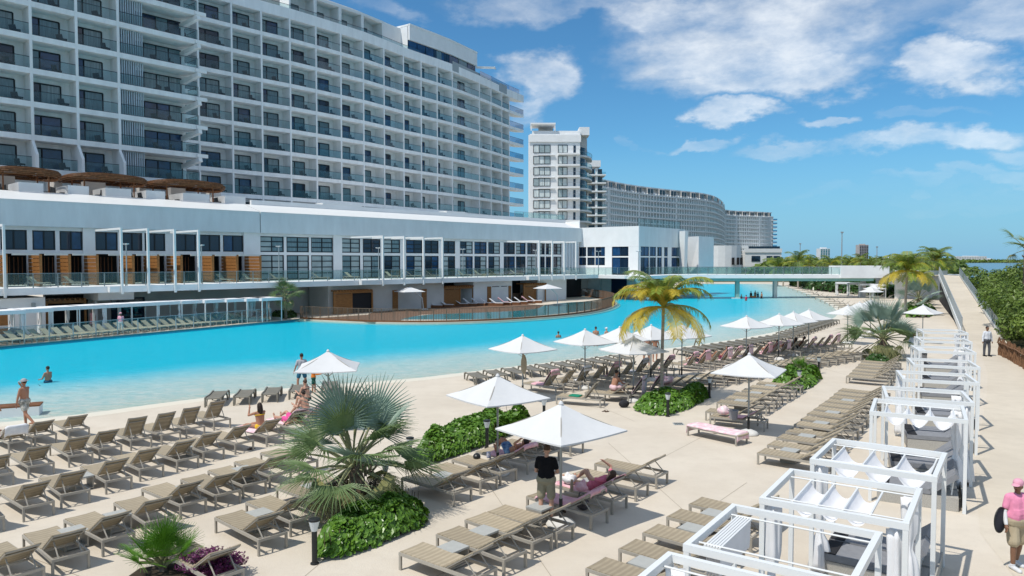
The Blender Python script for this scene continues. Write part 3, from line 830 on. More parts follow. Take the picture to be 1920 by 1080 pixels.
for d, inw, spec, smax in ((AL, iL, [(1147, 1178, 3.85), (1116, 1134, 5.2), (1101, 1116, 5.2), (1084, 1099, 5.2)], sL), (AR, iR, [(1201, 1217, 3.85), (1218, 1230, 3.85), (1232, 1241, 3.85), (1245, 1252, 3.85), (1259, 1281, 3.85)], sR)):
    pos = .0 if d is AL else .41
    for a, b, zb in spec:
        s0, s1 = sorted((sL_px(a, d=d), sL_px(b, d=d)))
        s0 = max(s0, pos + .1); s1 = min(s1, smax - .1)
        if s1 - s0 < .3: continue
        mb = MB(); wquad(mb, d * pos, d * s0, 3.7, 8.14, .4, inw); mb.obj('pier', M_white, wb)
        if zb > 4: 
            mb = MB(); wquad(mb, d * s0, d * s1, 3.7, zb, .4, inw); mb.obj('sill_wall', M_white, wb)
        mb = MB(); wquad(mb, d * s0 + inw * .05, d * s1 + inw * .05, 6.45, 6.65, .3, inw); mb.obj('transom', M_white, wb)
        for z0, z1 in ((zb, 6.45), (6.65, 8.14)):
            g = MB(); n = 2; fr = .08
            for k in range(n + 1):
                c = d * (s0 + (s1 - s0) * k / n); g.bar(c + inw * .15 + Vector((0, 0, z0)), c + inw * .15 + Vector((0, 0, z1)), fr, fr)
            for z in (z0 + .04, z1 - .04): g.bar(d * s0 + inw * .15 + Vector((0, 0, z)), d * s1 + inw * .15 + Vector((0, 0, z)), fr, fr)
            w = g.obj('window', M_dframe, wb)
            for k in range(n):
                h = MB(); wquad(h, d * (s0 + (s1 - s0) * k / n) + inw * .16, d * (s0 + (s1 - s0) * (k + 1) / n) + inw * .16, z0, z1, .03, inw)
                h.obj('pane', rnd.choice([M_glassd, M_glassb, M_glassd]), w)
        pos = s1
    mb = MB(); wquad(mb, d * pos, d * smax, 3.7, 8.14, .4, inw); mb.obj('pier', M_white, wb)
# slanted white fin and tall white wall to the right
fin = AR * (sR - 2.6) - iR * .2
mb = MB(); mb.add([(fin.x, fin.y, 3.8), (fin.x + .5, fin.y - 1.2, 3.8), (fin.x + .5, fin.y - 1.8, 10.9), (fin.x - .1, fin.y - .2, 10.9), (fin.x + .6, fin.y + .4, 3.8), (fin.x + 1.1, fin.y - .8, 3.8), (fin.x + 1.1, fin.y - 1.4, 10.9), (fin.x + .5, fin.y + .2, 10.9)], MB.BF)
mb.obj('slanted_fin', M_paint, wb)
p0 = GY(1287, 470, 131) - WB0; p1 = GY(1310, 470, 129) - WB0
mb = MB(); d2 = Vector((.6, .8, 0))
mb.add([(p0.x + .6, p0.y, 3.7), (p1.x, p1.y, 3.7), (p1.x + 4, p1.y + 5, 3.7), (p0.x + 3, p0.y + 5, 3.7), (p0.x - .6, p0.y, 10.1), (p1.x, p1.y, 10.2), (p1.x + 4, p1.y + 5, 10.2), (p0.x + 3, p0.y + 5, 10.1)], MB.BF)
mb.obj('tapered_wall', M_white, wb)
mb = MB(); mb.box((p0.x - 1.5, p0.y + .3, 8.3), (3.4, 2.2, .5), .3); mb.obj('canopy', M_white, wb)
mb = MB(); mb.prism([V2(p) for p in (AL * sL - AR * 3, AR * -3.5, AR * -3.5 - AL * 3.4, AR * 20 - AL * 3.4, AR * 20 + AL * 2, AL * sL + AR * 2)], 3.2, 3.69); mb.obj('terrace_slab', M_white, wb)
# ground floor under the pavilion
mb = MB(); wquad(mb, AR * 2 + AL * -1.5, AR * 9 + AL * -1.5, .13, 3.19, .3, AL); mb.obj('lower_wall', M_dark, wb)
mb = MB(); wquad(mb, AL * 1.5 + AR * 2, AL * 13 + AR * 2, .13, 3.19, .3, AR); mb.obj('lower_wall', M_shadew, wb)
mb = MB(); wquad(mb, AL * 3.2 + AR * 1.8, AL * 6 + AR * 1.8, .13, 3.0, .15, AR); mb.obj('glazed_opening', M_glassd, wb)  # opening drawn as a glass panel, dark here and pale in the next
mb = MB(); wquad(mb, AL * 8 + AR * 1.8, AL * 10.5 + AR * 1.8, .13, 3.0, .15, AR); mb.obj('glazed_opening', M_pale, wb)
mb = MB(); mb.bar(AR * -1 + AL * -2.4 + Vector((0, 0, .13)), AR * -1.8 + AL * -.6 + Vector((0, 0, 3.2)), .5, .5); mb.obj('raking_strut', M_white, wb)
for k in range(6):
    mb = MB(); mb.box((AL * (7.0 + .05)).to_tuple()[:2] + (.2 + k * .2,), (2.0, .4, .2), .5); mb.v = [(x - .35 * k, y + .25 * k, z) for x, y, z in mb.v]; mb.obj('stair_tread', M_white, wb)
railing('glass_balustrade', 'glass balustrade in front of the white pavilion', 'railing', [Vector((8.6, 108.9, 3.75)), WB0 + AR * -3.3 + AL * -.2 + Vector((0, 0, 3.75))], 1.15, 1.8, M_steel, M_tglass, M_steel)

# ------------------------------------------------------------------ footbridge
br = thing('footbridge', 'white footbridge with glass sides crossing the pool', 'bridge', (0, 0, 0))
YB = 116.0
xb0, xb1 = GY(1195, 515, YB).x, GY(1640, 515, YB).x
mb = MB(); mb.box(((xb0 + xb1) / 2, YB + 2.5, 3.44), (xb1 - xb0, 5, .56)); mb.obj('deck_slab', M_white, br)
M_teal = mat('sea green painted steel', (.22, .42, .38), rough=.5)
mb = MB(); mb.box(((xb0 + xb1) / 2, YB + .45, 2.93), (xb1 - xb0, .3, .44)); mb.obj('girder', M_teal, br)
mb = MB(); mb.box(((xb0 + xb1) / 2, YB + 4.5, 2.93), (xb1 - xb0, .3, .44)); mb.obj('girder', M_teal, br)
for px in (1383, 1218):
    x = GY(px, 540, YB + 1).x
    mb = MB(); mb.box((x, YB + 1.2, .9), (.6, .6, 3.6)); mb.obj('pier', M_teal, br)
    mb = MB(); mb.box((x - .2, YB + 1.2, -.3), (1.5, 1.2, .7)); mb.obj('pier_foot', M_white, br)
for px in (1625, 1458):
    x = GY(px, 540, YB + 1).x
    mb = MB(); mb.box((x, YB + 2.2, 1.3), (.5, .8, 2.8)); mb.obj('pier', M_shadew, br)
for i, dy in enumerate((.1, 4.8)):
    railing('glass_balustrade', ('glass balustrade along the near side of the footbridge', 'glass balustrade along the far side of the footbridge')[i], 'railing',
            [Vector((xb0 - 1, YB + dy, 3.72)), Vector((GY(1577, 515, YB).x, YB + dy, 3.72))], 1.2, 1.5, M_steel, M_tglass, M_steel)
bb = thing('bridge_abutment', 'plain white block wall at the right end of the footbridge', 'wall', (0, 0, 0))
xa, xc = GY(1576, 500, YB).x, GY(1672, 500, YB - 1).x
mb = MB(); mb.box(((xa + xc) / 2, YB + 2, 4.17), (xc - xa, 4.6, 1.9)); mb.obj('upper_wall', M_white, bb)
mb = MB(); mb.box((xc + 4.5, YB - 1.2, 2.2), (8, .4, 4.4)); mb.obj('lower_wall', M_white, bb)
mb = MB(); mb.box((xc + 6, YB + 1.5, 3.0), (12, 5, 1.5)); mb.obj('landing_slab', M_white, bb)
# slim terrace lamp posts
lm = None
for i, (px, o, lab) in enumerate(((237, .0, 'slim grey lamp post on the terrace between the left portal frames'), (378, .0, 'slim grey lamp post just right of the left portal frames'), (523, 0, 'slim grey lamp post in front of the pale panelled windows'),
                     (710, 0, 'slim grey lamp post left of the middle portal frames'), (868, 0, 'slim grey lamp post right of the middle portal frames'), (1004, 0, 'slim grey lamp post left of the far portal frames'))):
    lp = thing('lamp_post', lab, 'lamp post', PT(tpx(px, -.3), -.3, ZT), PANG, 'lamp posts along the terrace')
    MB().tube([(0, 0, 0), (0, 0, 3.5)], [.06, .045], 6).obj('pole', M_grey, lp)
    MB().box((0, 0, 3.55), (.1, .6, .06)).obj('cross_arm', M_grey, lp)
    MB().box((0, .28, 3.62), (.22, .25, .08)).obj('lamp_head', M_lamp, lp)
    MB().box((0, -.28, 3.62), (.22, .25, .08)).obj('lamp_head', M_lamp, lp)
for i, (px, lab) in enumerate(((1122, 'slim grey lamp post in front of the six-pane pavilion window'), (1197, 'slim grey lamp post at the corner of the white pavilion'))):
    p = GY(px, 510, 110.5); lp = thing('lamp_post', lab, 'lamp post', (p.x, p.y, 3.75), 0, 'lamp posts along the terrace')
    MB().tube([(0, 0, 0), (0, 0, 3.5)], [.06, .045], 6).obj('pole', M_grey, lp)
    MB().box((0, 0, 3.55), (.6, .1, .06)).obj('cross_arm', M_grey, lp)
    MB().box((.28, 0, 3.62), (.25, .22, .08)).obj('lamp_head', M_lamp, lp); MB().box((-.28, 0, 3.62), (.25, .22, .08)).obj('lamp_head', M_lamp, lp)

# low timber topped wall standing in the shallows at the left
tw_ = thing('pool_bench', 'low pale wall with a timber top standing in the shallows at the left edge', 'bench', G(40, 782)); a_ = R(24)
MB().box((-.9, .2, .13), (2.6, .8, .42), a_).obj('wall_block', M_white, tw_)
for k in range(5): MB().box((-.9 - math.sin(a_) * (-.32 + .16 * k), .2 + math.cos(a_) * (-.32 + .16 * k), .37), (2.66, .145, .05), a_).obj('plank', M_wood2, tw_)
# ------------------------------------------------------------------ the big hotel
FL = 3.3; ZF = [15.25 + FL * k for k in range(-1, 9)]      # floor levels
hotel = thing('hotel', 'huge white hotel block with rows of recessed glass balconies', 'hotel', (0, 0, 0))
def lerp2(a, b, t): return (a[0] + (b[0] - a[0]) * t, a[1] + (b[1] - a[1]) * t)
def bar2(mb, a, b, z0, z1, th):
    """upright panel between plan points a and b, thickness th to the left"""
    mb.wall([a, b], z0, z1, th)
chairs = []
M_drapeh = mat('room glass with drawn grey curtain', (.26, .32, .33), rough=.15, spec=.5, var=.4, vscale=1.5, stretch=(5, 5, .2))
CURT = [M_curt, M_curt, M_drapeh, M_drapeh, M_glassd, M_glassb, M_glassb]
def balcony_block(pts, floors, zoff, wl=.18, wr=.77, deep=1.9, slab_back=2.4, ztop=None, skip_fin=(), wmax=None, flare=False):
    back = offset(pts, deep); sb = offset(pts, slab_back)
    for k in floors:
        z = ZF[k] + zoff
        mb = MB(); mb.wall(pts, z - .55, z, slab_back); mb.obj('floor_slab', M_stain, hotel)
    z0 = ZF[floors[0]] + zoff; z1 = ZF[floors[-1]] + zoff + FL
    mb = MB(); mb.wall(back, z0, z1 - .56, .4); mb.obj('back_wall', M_stain, hotel)
    for i in range(len(pts)):
        if i in skip_fin: continue
        j = min(i, len(pts) - 2); a, b = pts[j], pts[j + 1]
        d = Vector((b[0] - a[0], b[1] - a[1], 0)).normalized(); nrm = Vector((d.y, -d.x, 0))
        p = Vector((*pts[i], 0)); w = .13
        o0, o1 = p + nrm * .03, p - nrm * (deep - .01)
        mb = MB(); P = [o0 - d * w, o0 + d * w, o1 + d * w, o1 - d * w]
        mb.add([(*q.xy, z0 - .55) for q in P] + [(*q.xy, z1 - .56) for q in P], MB.BF)
        if flare:
            f = p + nrm * 1.15
            zz = ZF[1] + zoff
            mb.add([(*(o0 - d * w).xy, z0 - .3), (*(f - d * w).xy, z0 - .3), (*(f - d * w).xy, zz + 1.25), (*(o0 - d * w).xy, zz + 2.6), (*(o0 + d * w).xy, z0 - .3), (*(f + d * w).xy, z0 - .3), (*(f + d * w).xy, zz + 1.25), (*(o0 + d * w).xy, zz + 2.6)],
                   [(0, 1, 2, 3), (7, 6, 5, 4), (0, 4, 5, 1), (1, 5, 6, 2), (2, 6, 7, 3), (3, 7, 4, 0)])
        mb.obj('partition', M_stain, hotel)
    for i in range(len(pts) - 1):
        a, b = back[i], back[i + 1]; W = math.dist(a, b)
        fa, fb = pts[i], pts[i + 1]; d = Vector((fb[0] - fa[0], fb[1] - fa[1], 0)).normalized(); nrm = Vector((d.y, -d.x, 0))
        r = wr if not wmax else wmax(i)
        if r is None: rr = [(.10, .30), (.48, .72)]
        else: rr = [(wl, r)]
        for k in floors:
            z = ZF[k] + zoff
            for (u0, u1) in rr:
                p, q = lerp2(a, b, u0), lerp2(a, b, u1)
                p = (p[0] + nrm.x * .05, p[1] + nrm.y * .05); q = (q[0] + nrm.x * .05, q[1] + nrm.y * .05)
                P, Q = Vector((*p, z)), Vector((*q, z))
                g = MB(); hh = 2.25
                for t in (0, .36, 1): c = P.lerp(Q, t); g.bar(c, c + Vector((0, 0, hh)), .13, .10)
                g.bar(P + Vector((0, 0, hh)), Q + Vector((0, 0, hh)), .10, .14); 
                w = g.obj('balcony_door', M_dframe, hotel)
                for t0, t1 in ((0, .36), (.36, 1)):
                    h = MB(); A, B = P.lerp(Q, t0) - nrm * .01, P.lerp(Q, t1) - nrm * .01
                    h.quad(A, B, B + Vector((0, 0, hh)), A + Vector((0, 0, hh))); h.obj('pane', rnd.choice(CURT), w)
            ra = Vector((*fa, z)) - nrm * .06 + d * .14; rb = Vector((*fb, z)) - nrm * .06 - d * .14
            g = MB(); g.m = 0; g.bar(ra + Vector((0, 0, .55)), rb + Vector((0, 0, .55)), .02, 1.06)
            g.m = 1; g.bar(ra + Vector((0, 0, 1.1)), rb + Vector((0, 0, 1.1)), .05, .05); g.bar(ra + Vector((0, 0, .02)), rb + Vector((0, 0, .02)), .05, .05)
            g.obj('balcony_railing', [M_rail, M_dframe], hotel)
            if rnd.random() < .85:
                u = .78 if k % 2 else .62
                c = lerp2(fa, fb, u if W < 6 else .6); chairs.append((c[0] - nrm.x * .9, c[1] - nrm.y * .9, z, math.atan2(d.y, d.x) + rnd.uniform(-.5, .5), '%s floor up, %s %s bay' % (ordn(k), ordn(i), 'left wing' if flare else 'bending wing')))
DL = Vector((.652, .758, 0)); A0 = Vector((-47.85, 74.05, 0))
LB = [V2(A0 + DL * s) for s in (-8.3, -4.15, 0, 4.15, 8.25)]
balcony_block(LB, list(range(1, 9)), 0.0, wl=.06, wr=.76, flare=True)
# corner with the louvre screens and the wide balconies
C0, C1 = A0 + DL * 8.25, A0 + DL * 17.1
NL = Vector((DL.y, -DL.x, 0))
for k in range(1, 10):
    z = 15.25 + FL * (k - 1)
    mb = MB(); mb.wall([V2(C0 + DL * .14), V2(C1)], z - .55, z, 4.2)
    # raking end bracket
    e0 = C1; e1 = C1 - NL * 3.0 - DL * .8
    mb.bar(e0 + Vector((0, 0, z - .75)) + NL * .25, e1 + Vector((0, 0, z - 1.5)), .5, .5)
    mb.bar(e0 + NL * .1 + DL * -.4 + Vector((0, 0, z - .3)), e0 + NL * .1 + DL * .9 + Vector((0, 0, z - .3)), .35, .4)
    mb.obj('corner_balcony_slab', M_stain, hotel)
    if k < 9:
        for q in range(11):
            s = 8.55 + q * .24
            g = MB(); p = A0 + DL * s - NL * .55; g.box((p.x, p.y, z + 1.36), (.10, .22, 2.7), math.atan2(DL.y, DL.x)); g.obj('louvre', M_screen, hotel)
        a, b = C0 + DL * 2.3 - NL * 2.6, C0 + DL * 8.0 - NL * 2.6
        g = MB(); hh = 2.3
        for t in (0, .25, .5, .75, 1): c = a.lerp(b, t) + Vector((0, 0, z)); g.bar(c, c + Vector((0, 0, hh)), .1, .1)
        g.bar(a + Vector((0, 0, z + hh)), b + Vector((0, 0, z + hh)), .1, .1)
        w = g.obj('balcony_door', M_dframe, hotel)
        for t in range(4):
            h = MB(); A, B = a.lerp(b, t / 4) - NL * .01 + Vector((0, 0, z)), a.lerp(b, (t + 1) / 4) - NL * .01 + Vector((0, 0, z))
            h.quad(A, B, B + Vector((0, 0, hh)), A + Vector((0, 0, hh))); h.obj('pane', rnd.choice(CURT), w)
        g = MB(); ra, rb = C0 + DL * .2 - NL * .08 + Vector((0, 0, z)), C1 - NL * .08 + Vector((0, 0, z)); rc = rb - NL * 2.6
        for p, q in ((ra, rb), (rb, rc)):
            g.m = 0; g.bar(p + Vector((0, 0, .55)), q + Vector((0, 0, .55)), .02, 1.06)
            g.m = 1; g.bar(p + Vector((0, 0, 1.1)), q + Vector((0, 0, 1.1)), .05, .05); g.bar(p + Vector((0, 0, .02)), q + Vector((0, 0, .02)), .05, .05)
        g.obj('balcony_railing', [M_rail, M_dframe], hotel)
        g = MB(); g.box((C1.x - NL.x * .1, C1.y - NL.y * .1, z + .55), (.14, .5, 1.15), math.atan2(DL.y, DL.x)); g.obj('end_post', M_paint, hotel)
        for u in (4.6, 6.2):
            p = C0 + DL * u - NL * 1.3; chairs.append((p.x, p.y, z, rnd.uniform(0, 6), '%s floor up, wide corner balcony, %s side' % (ordn(k), 'left' if u < 5 else 'right')))
mb = MB(); mb.wall([V2(C0 - NL * 2.75 + DL * .14), V2(C1 - NL * 2.75 - DL * .3)], 14.7, 44.5, .4); mb.obj('back_wall', M_stain, hotel)
mb = MB(); p = C0 + DL * 2.0 - NL * 1.9; mb.box((p.x, p.y, 29), (.2, 2.2, 29.6), math.atan2(DL.y, DL.x)); mb.obj('corner_wall', M_stain, hotel)
# set-back wing bending away
SBP = [(-41.9, 98.4), (-38.7, 101.9), (-35.7, 105.2), (-32.6, 108.4), (-29.7, 111.9), (-26.8, 115.6), (-24.0, 119.2), (-21.4, 123.4), (-18.8, 127.9), (-16.2, 131.6), (-13.7, 135.1), (-11.2, 138.8), (-6.5, 147.4), (-4.3, 151.8), (-2.15, 156.5), (-.6, 159.8)]
SBP = [(x * (1 - .9 / y), y) for x, y in SBP]
SB = [(-44.8, 94.9)] + SBP
balcony_block(SB, list(range(0, 9)), 0.0, wmax=lambda i: None if i == 12 else (.79 if i < 6 else .72 if i < 10 else .66))
e = Vector((2.6, 165.5, 0)); s0 = Vector((*SB[-1], 0)); ed = (e - s0).normalized(); en = Vector((ed.y, -ed.x, 0))
for k in range(0, 9):
    z = ZF[k]
    mb = MB(); mb.prism([V2(s0), V2(e), V2(e - en * 1.6 - ed * 1.2), V2(s0 - en * 3)], z - .55, z); mb.obj('end_balcony_slab', M_stain, hotel)
    g = MB()
    for p, q in ((s0 + ed * .2 - en * .06, e - en * .06), (e - en * .06, e - en * 1.55 - ed * 1.1)):
        p, q = p + Vector((0, 0, z)), q + Vector((0, 0, z))
        g.m = 0; g.bar(p + Vector((0, 0, .55)), q + Vector((0, 0, .55)), .02, 1.06); g.m = 1; g.bar(p + Vector((0, 0, 1.1)), q + Vector((0, 0, 1.1)), .05, .05)
    g.obj('balcony_railing', [M_sglass, M_dframe], hotel)
    p, q = s0 + ed * .3 - en * 1.85 + Vector((0, 0, z)), s0 + ed * 1.5 - en * 1.85 + Vector((0, 0, z))
    h = MB(); h.wall([V2(p), V2(q)], z, z + 2.3, .05); h.obj('balcony_door', M_glassd, hotel)
# solid band under the penthouse
zb = ZF[8] + FL
mb = MB(); mb.wall(SB, zb - .55, zb + .95, .45); mb.obj('roof_band', M_stain, hotel)
mb = MB(); mb.wall(offset(SB, .46), zb - .5, zb + .1, 2.2); mb.obj('floor_slab', M_stain, hotel)
mb = MB(); mb.prism([V2(s0), V2(e), V2(e - en * 1.6 - ed * 1.2), V2(s0 - en * 3)], zb - .5, zb + 1.0); mb.obj('roof_band', M_stain, hotel)
body = list(SB) + list(reversed(offset(SB, 17)))
mb = MB(); mb.prism([(p[0], p[1]) for p in offset(SB, 2.3)] + list(reversed(offset(SB, 17))), 11, zb + .2); mb.obj('block_core', M_stain, hotel)
LBc = [V2(A0 + DL * -8.3), V2(C1 - DL * .9)]
mb = MB(); mb.prism(offset(LBc, 3.2) + list(reversed(offset(LBc, 17))), 11, 44); mb.obj('block_core', M_stain, hotel)
mb = MB(); g0 = offset(SB, .2)
for a, b in ((g0[12], g0[15]),):
    dd = Vector((b[0] - a[0], b[1] - a[1], 0)).normalized(); nn = Vector((dd.y, -dd.x, 0)) * .26
    mb.wall([(a[0] + nn.x, a[1] + nn.y), (b[0] + dd.x * 2.2 + nn.x, b[1] + dd.y * 2.2 + nn.y)], zb - .25, zb + 1.5, .06)
mb.obj('dark_roof_screen', M_grey, hotel)
zp = zb + .4
# penthouse cells with white frames
for i in (3, 4, 5, 6):
    a, b = SB[i + 1], SB[i + 2] if i < 6 else SB[i + 2]
    pp = offset([a, b], .1); bk = offset([a, b], 2.2)
    mb = MB(); mb.wall(pp, zp + 3.1, zp + 3.5, 2.4); 
    for q, s in ((pp[0], 1), (pp[1], -1)):
        d = Vector((b[0] - a[0], b[1] - a[1], 0)).normalized(); nrm = Vector((d.y, -d.x, 0)); p = Vector((*q, 0)) + d * .14 * s
        mb.box((p.x - nrm.x * 1.1, p.y - nrm.y * 1.1, zp + 1.55), (.26, 2.2, 3.1), math.atan2(d.y, d.x))
    mb.obj('penthouse_frame', M_paint, hotel)
    mb = MB(); mb.wall(bk, zp, zp + 3.1, .3); mb.obj('penthouse_wall', M_stain, hotel)
    p, q = lerp2(bk[0], bk[1], .2), lerp2(bk[0], bk[1], .66); p = (p[0] + nrm.x * .05, p[1] + nrm.y * .05); q = (q[0] + nrm.x * .05, q[1] + nrm.y * .05)
    g = MB(); P, Q = Vector((*p, zp)), Vector((*q, zp))
    for t in (0, .36, 1): c = P.lerp(Q, t); g.bar(c, c + Vector((0, 0, 2.1)), .09, .09)
    g.bar(P + Vector((0, 0, 2.1)), Q + Vector((0, 0, 2.1)), .09, .09); w = g.obj('window', M_dframe, hotel)
    h = MB(); h.quad(P, Q, Q + Vector((0, 0, 2.1)), P + Vector((0, 0, 2.1))); h.obj('pane', M_curt, w)
ro = offset(SB[2:11], 2.6)
mb = MB(); mb.wall(ro, zp + 3.9, zp + 4.7, 10); mb.obj('penthouse_roof', M_white, hotel)
mb = MB(); mb.wall(offset(SB[6:11], 2.4), zp, zp + 3.95, .3); mb.obj('penthouse_wall', M_white, hotel)
wr0 = offset(SB[8:10], 2.3)
for t0, t1 in ((0, .3), (.33, .62), (.65, .95)):
    p, q = lerp2(wr0[0], wr0[1], t0), lerp2(wr0[0], wr0[1], t1); mb = MB(); mb.wall([p, q], zp, zp + 1.5, .06); mb.obj('window', M_glassd, hotel)
# penthouse lounge with a window ribbon
pb_ = [lerp2(SB[9], SB[10], .45), SB[11], SB[12], lerp2(SB[12], SB[13], .98)]
po = offset(pb_, .4)
mb = MB(); mb.wall(po, zp + 2.4, zp + 5.0, .35); mb.obj('lounge_fascia', M_white, hotel)
mb = MB(); mb.prism(offset(pb_, .9) + list(reversed(offset(pb_, 9))), zp + .0, zp + 4.8); mb.obj('lounge_core', M_white, hotel)
mb = MB(); rr_ = offset(pb_, .3); mb.prism([(p[0], p[1]) for p in rr_] + list(reversed(offset(pb_, 9.5))), zp + 4.85, zp + 5.15); mb.obj('lounge_roof', M_white, hotel)
for (a, b), n in zip(zip(offset(pb_, .75), offset(pb_, .75)[1:]), (3, 6, 3)):
    for k in range(n):
        p, q = lerp2(a, b, (k + .04) / n), lerp2(a, b, (k + .96) / n)
        mb = MB(); mb.wall([p, q], zp + .15, zp + 2.35, .05); mb.obj('window', rnd.choice([M_glassb, M_glassd, M_curt]), hotel)
    mb = MB(); mb.wall(offset([a, b], .08), zp + .1, zp + 2.4, .05); mb.obj('window_frame', M_dframe, hotel)
rl = [Vector((p[0], p[1], zb + .95)) for p in [lerp2(SB[13], SB[14], .05)] + SB[14:]] + [Vector((1.6, 163.8, zb + .95))]
g = MB()
for a, b in zip(rl, rl[1:]):
    g.bar(a + Vector((0, 0, .95)), b + Vector((0, 0, .95)), .07, .07); g.bar(a + Vector((0, 0, .5)), b + Vector((0, 0, .5)), .02, .9)
g.obj('roof_railing', M_sglass, hotel)
for i in range(1, 12):
    if 3 <= i <= 11:
        a, b = Vector((*offset(SB, .1)[i], zp)), Vector((*offset(SB, .1)[i + 1], zp)) 
        if i > 9: continue
        g = MB(); g.m = 0; g.bar(a + Vector((0, 0, .5)), b + Vector((0, 0, .5)), .02, 1.0); g.m = 1; g.bar(a + Vector((0, 0, 1.05)), b + Vector((0, 0, 1.05)), .05, .05)
        g.obj('balcony_railing', [M_rail, M_dframe], hotel)
p = Vector((*lerp2(SB[12], SB[13], .95), 0)); mb = MB()
for k in range(3): mb.bar((p.x - .5, p.y + .6 * k, zp + 2.2), (p.x + 3.2, p.y + 1.4 + .6 * k, zp + 2.45), .12, .12)
mb.bar((p.x + 3.2, p.y + 1.2, zp + 2.45), (p.x + 3.4, p.y + 3, zp + 2.45), .14, .14); mb.obj('roof_bracket', M_paint, hotel)
# chairs on the balconies
M_chair = mat('dark balcony chair weave', (.05, .055, .06), rough=.8)
ch = MB(); ch.box((0, 0, .35), (.62, .6, .14)); ch.bar((-.3, 0, .3), (-.42, 0, .85), .6, .08, up=(0, 1, 0))
for x in (-.27, .27):
    for y in (-.26, .26): ch.box((x, y, .14), (.05, .05, .28))
chm = ch.mesh('balcony_chair', M_chair)
for x, y, z, rz, w_ in chairs:
    o = link('balcony_chair', chm, None, (x, y, z), rz); tag(o, 'dark armchair on hotel balcony, ' + w_, 'chair', 'armchairs on the hotel balconies')

M_drape = mat('window with pale drapes behind', (.62, .68, .67), rough=.2, spec=.5, var=.35, vscale=1.2, stretch=(3, 3, .2))
for i, px in enumerate((8, 20, 95, 112, 122, 175, 190, 258, 268, 325, 338, 400, 412)):
    p = PT(tpx(px, -11.2), -11.2 - (i % 2) * .9, 12.0); o = link('terrace_chair', chm, None, p, rnd.uniform(0, 6)); tag(o, '%s dark armchair from the left on the roof terrace under the pergolas' % ordn(i), 'chair', 'armchairs on the roof terrace')
# ------------------------------------------------------------------ white tower behind
tw = thing('hotel_tower', 'slim white hotel tower with rounded side balconies behind the terrace wing', 'tower', (0, 0, 0))
YT = 221.0
def tw_x(px): return (px - 960) / F * YT
x0, x1 = tw_x(993), tw_x(1087); zt = 6 + (488 - 253) / F * YT
ztops = [6 + (488 - y) / F * YT for y in (273.5, 294.2, 314.8, 335.2, 356, 376.6, 397.4)]
mb = MB(); mb.box(((x0 + x1) / 2, YT + 9, zt / 2), (x1 - x0, 18, zt)); mb.obj('front_wall', M_white, tw)
mb = MB(); mb.box(((x0 + x1) / 2 - .1, YT - .15, zt - 3.6 + 2.2), (x1 - x0 + .6, .5, 2.0)); mb.obj('cornice_band', M_white, tw)
for zz in ztops:
    for a, b, n in ((1000, 1031, 3), (1046, 1063, 2)):
        xa, xb = tw_x(a), tw_x(b); f = MB()
        for k in range(n + 1): xx = xa + (xb - xa) * k / n; f.box((xx, YT - .06, zz - 1.15), (.13, .18, 2.3))
        f.box(((xa + xb) / 2, YT - .06, zz), (xb - xa, .18, .13)); f.box(((xa + xb) / 2, YT - .06, zz - 2.3), (xb - xa, .18, .13))
        w = f.obj('window', M_dframe, tw)
        for k in range(n):
            h = MB(); h.box((xa + (xb - xa) * (k + .5) / n, YT - .02, zz - 1.15), ((xb - xa) / n, .06, 2.3)); h.obj('pane', rnd.choice([M_drape, M_drape, M_pale]), w)
    h = MB(); h.box((tw_x(1024), YT - .25, zz - 3.0), (tw_x(1040) - tw_x(1009), .5, .22)); h.obj('sill_ledge', M_white, tw)
# rounded balconies on the right side
arc = [Vector((tw_x(1046), YT - 1.5, 0)), Vector((tw_x(1086), YT - 1.5, 0))] + [Vector((tw_x(1087) + 5.2 * math.sin(t), YT + 3 + 14 * (1 - math.cos(t)), 0)) for t in [i * math.pi / 2 / 8 for i in range(0, 9)]]
for zz in ztops + [ztops[-1] - FL, ztops[-1] - 2 * FL]:
    zf = zz - 2.5
    mb = MB(); mb.prism([V2(p) for p in arc] + [(tw_x(1046), YT + 17)], zf - .5, zf); mb.obj('balcony_slab', M_white, tw)
    g = MB()
    for p, q in zip(arc[1:], arc[2:]):
        g.m = 0; g.bar(p + Vector((0, 0, zf + .55)), q + Vector((0, 0, zf + .55)), .03, 1.1); g.m = 1; g.bar(p + Vector((0, 0, zf + 1.12)), q + Vector((0, 0, zf + 1.12)), .07, .07)
    p, q = arc[0] + Vector((0, 0, zf)), arc[1] + Vector((0, 0, zf)); g.m = 1; g.bar(p + Vector((0, 0, 1.1)), q + Vector((0, 0, 1.1)), .06, .06)
    g.obj('balcony_railing', [M_rail, M_grey], tw)
    h = MB(); h.box((tw_x(1076.5), YT - .04, zf + 1.2), (.7, .1, 2.3)); h.obj('balcony_door', M_glassd, tw)
inner = [Vector((tw_x(1087), YT + .02, 0))] + [Vector((tw_x(1087) + 3.4 * math.sin(t), YT + 3.5 + 12 * (1 - math.cos(t)), 0)) for t in [i * math.pi / 2 / 8 for i in range(0, 9)]]
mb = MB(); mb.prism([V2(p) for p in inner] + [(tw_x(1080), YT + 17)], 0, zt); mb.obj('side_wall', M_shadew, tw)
for i in range(1, len(inner) - 1):
    for zz in ztops:
        d = (inner[i + 1] - inner[i]).normalized(); c = inner[i].lerp(inner[i + 1], .5) + Vector((d.y, -d.x, 0)) * .06
        h = MB(); h.box((c.x, c.y, zz - 1.2), (.9, .1, 2.2), math.atan2(d.y, d.x)); h.obj('window', M_glassd, tw)
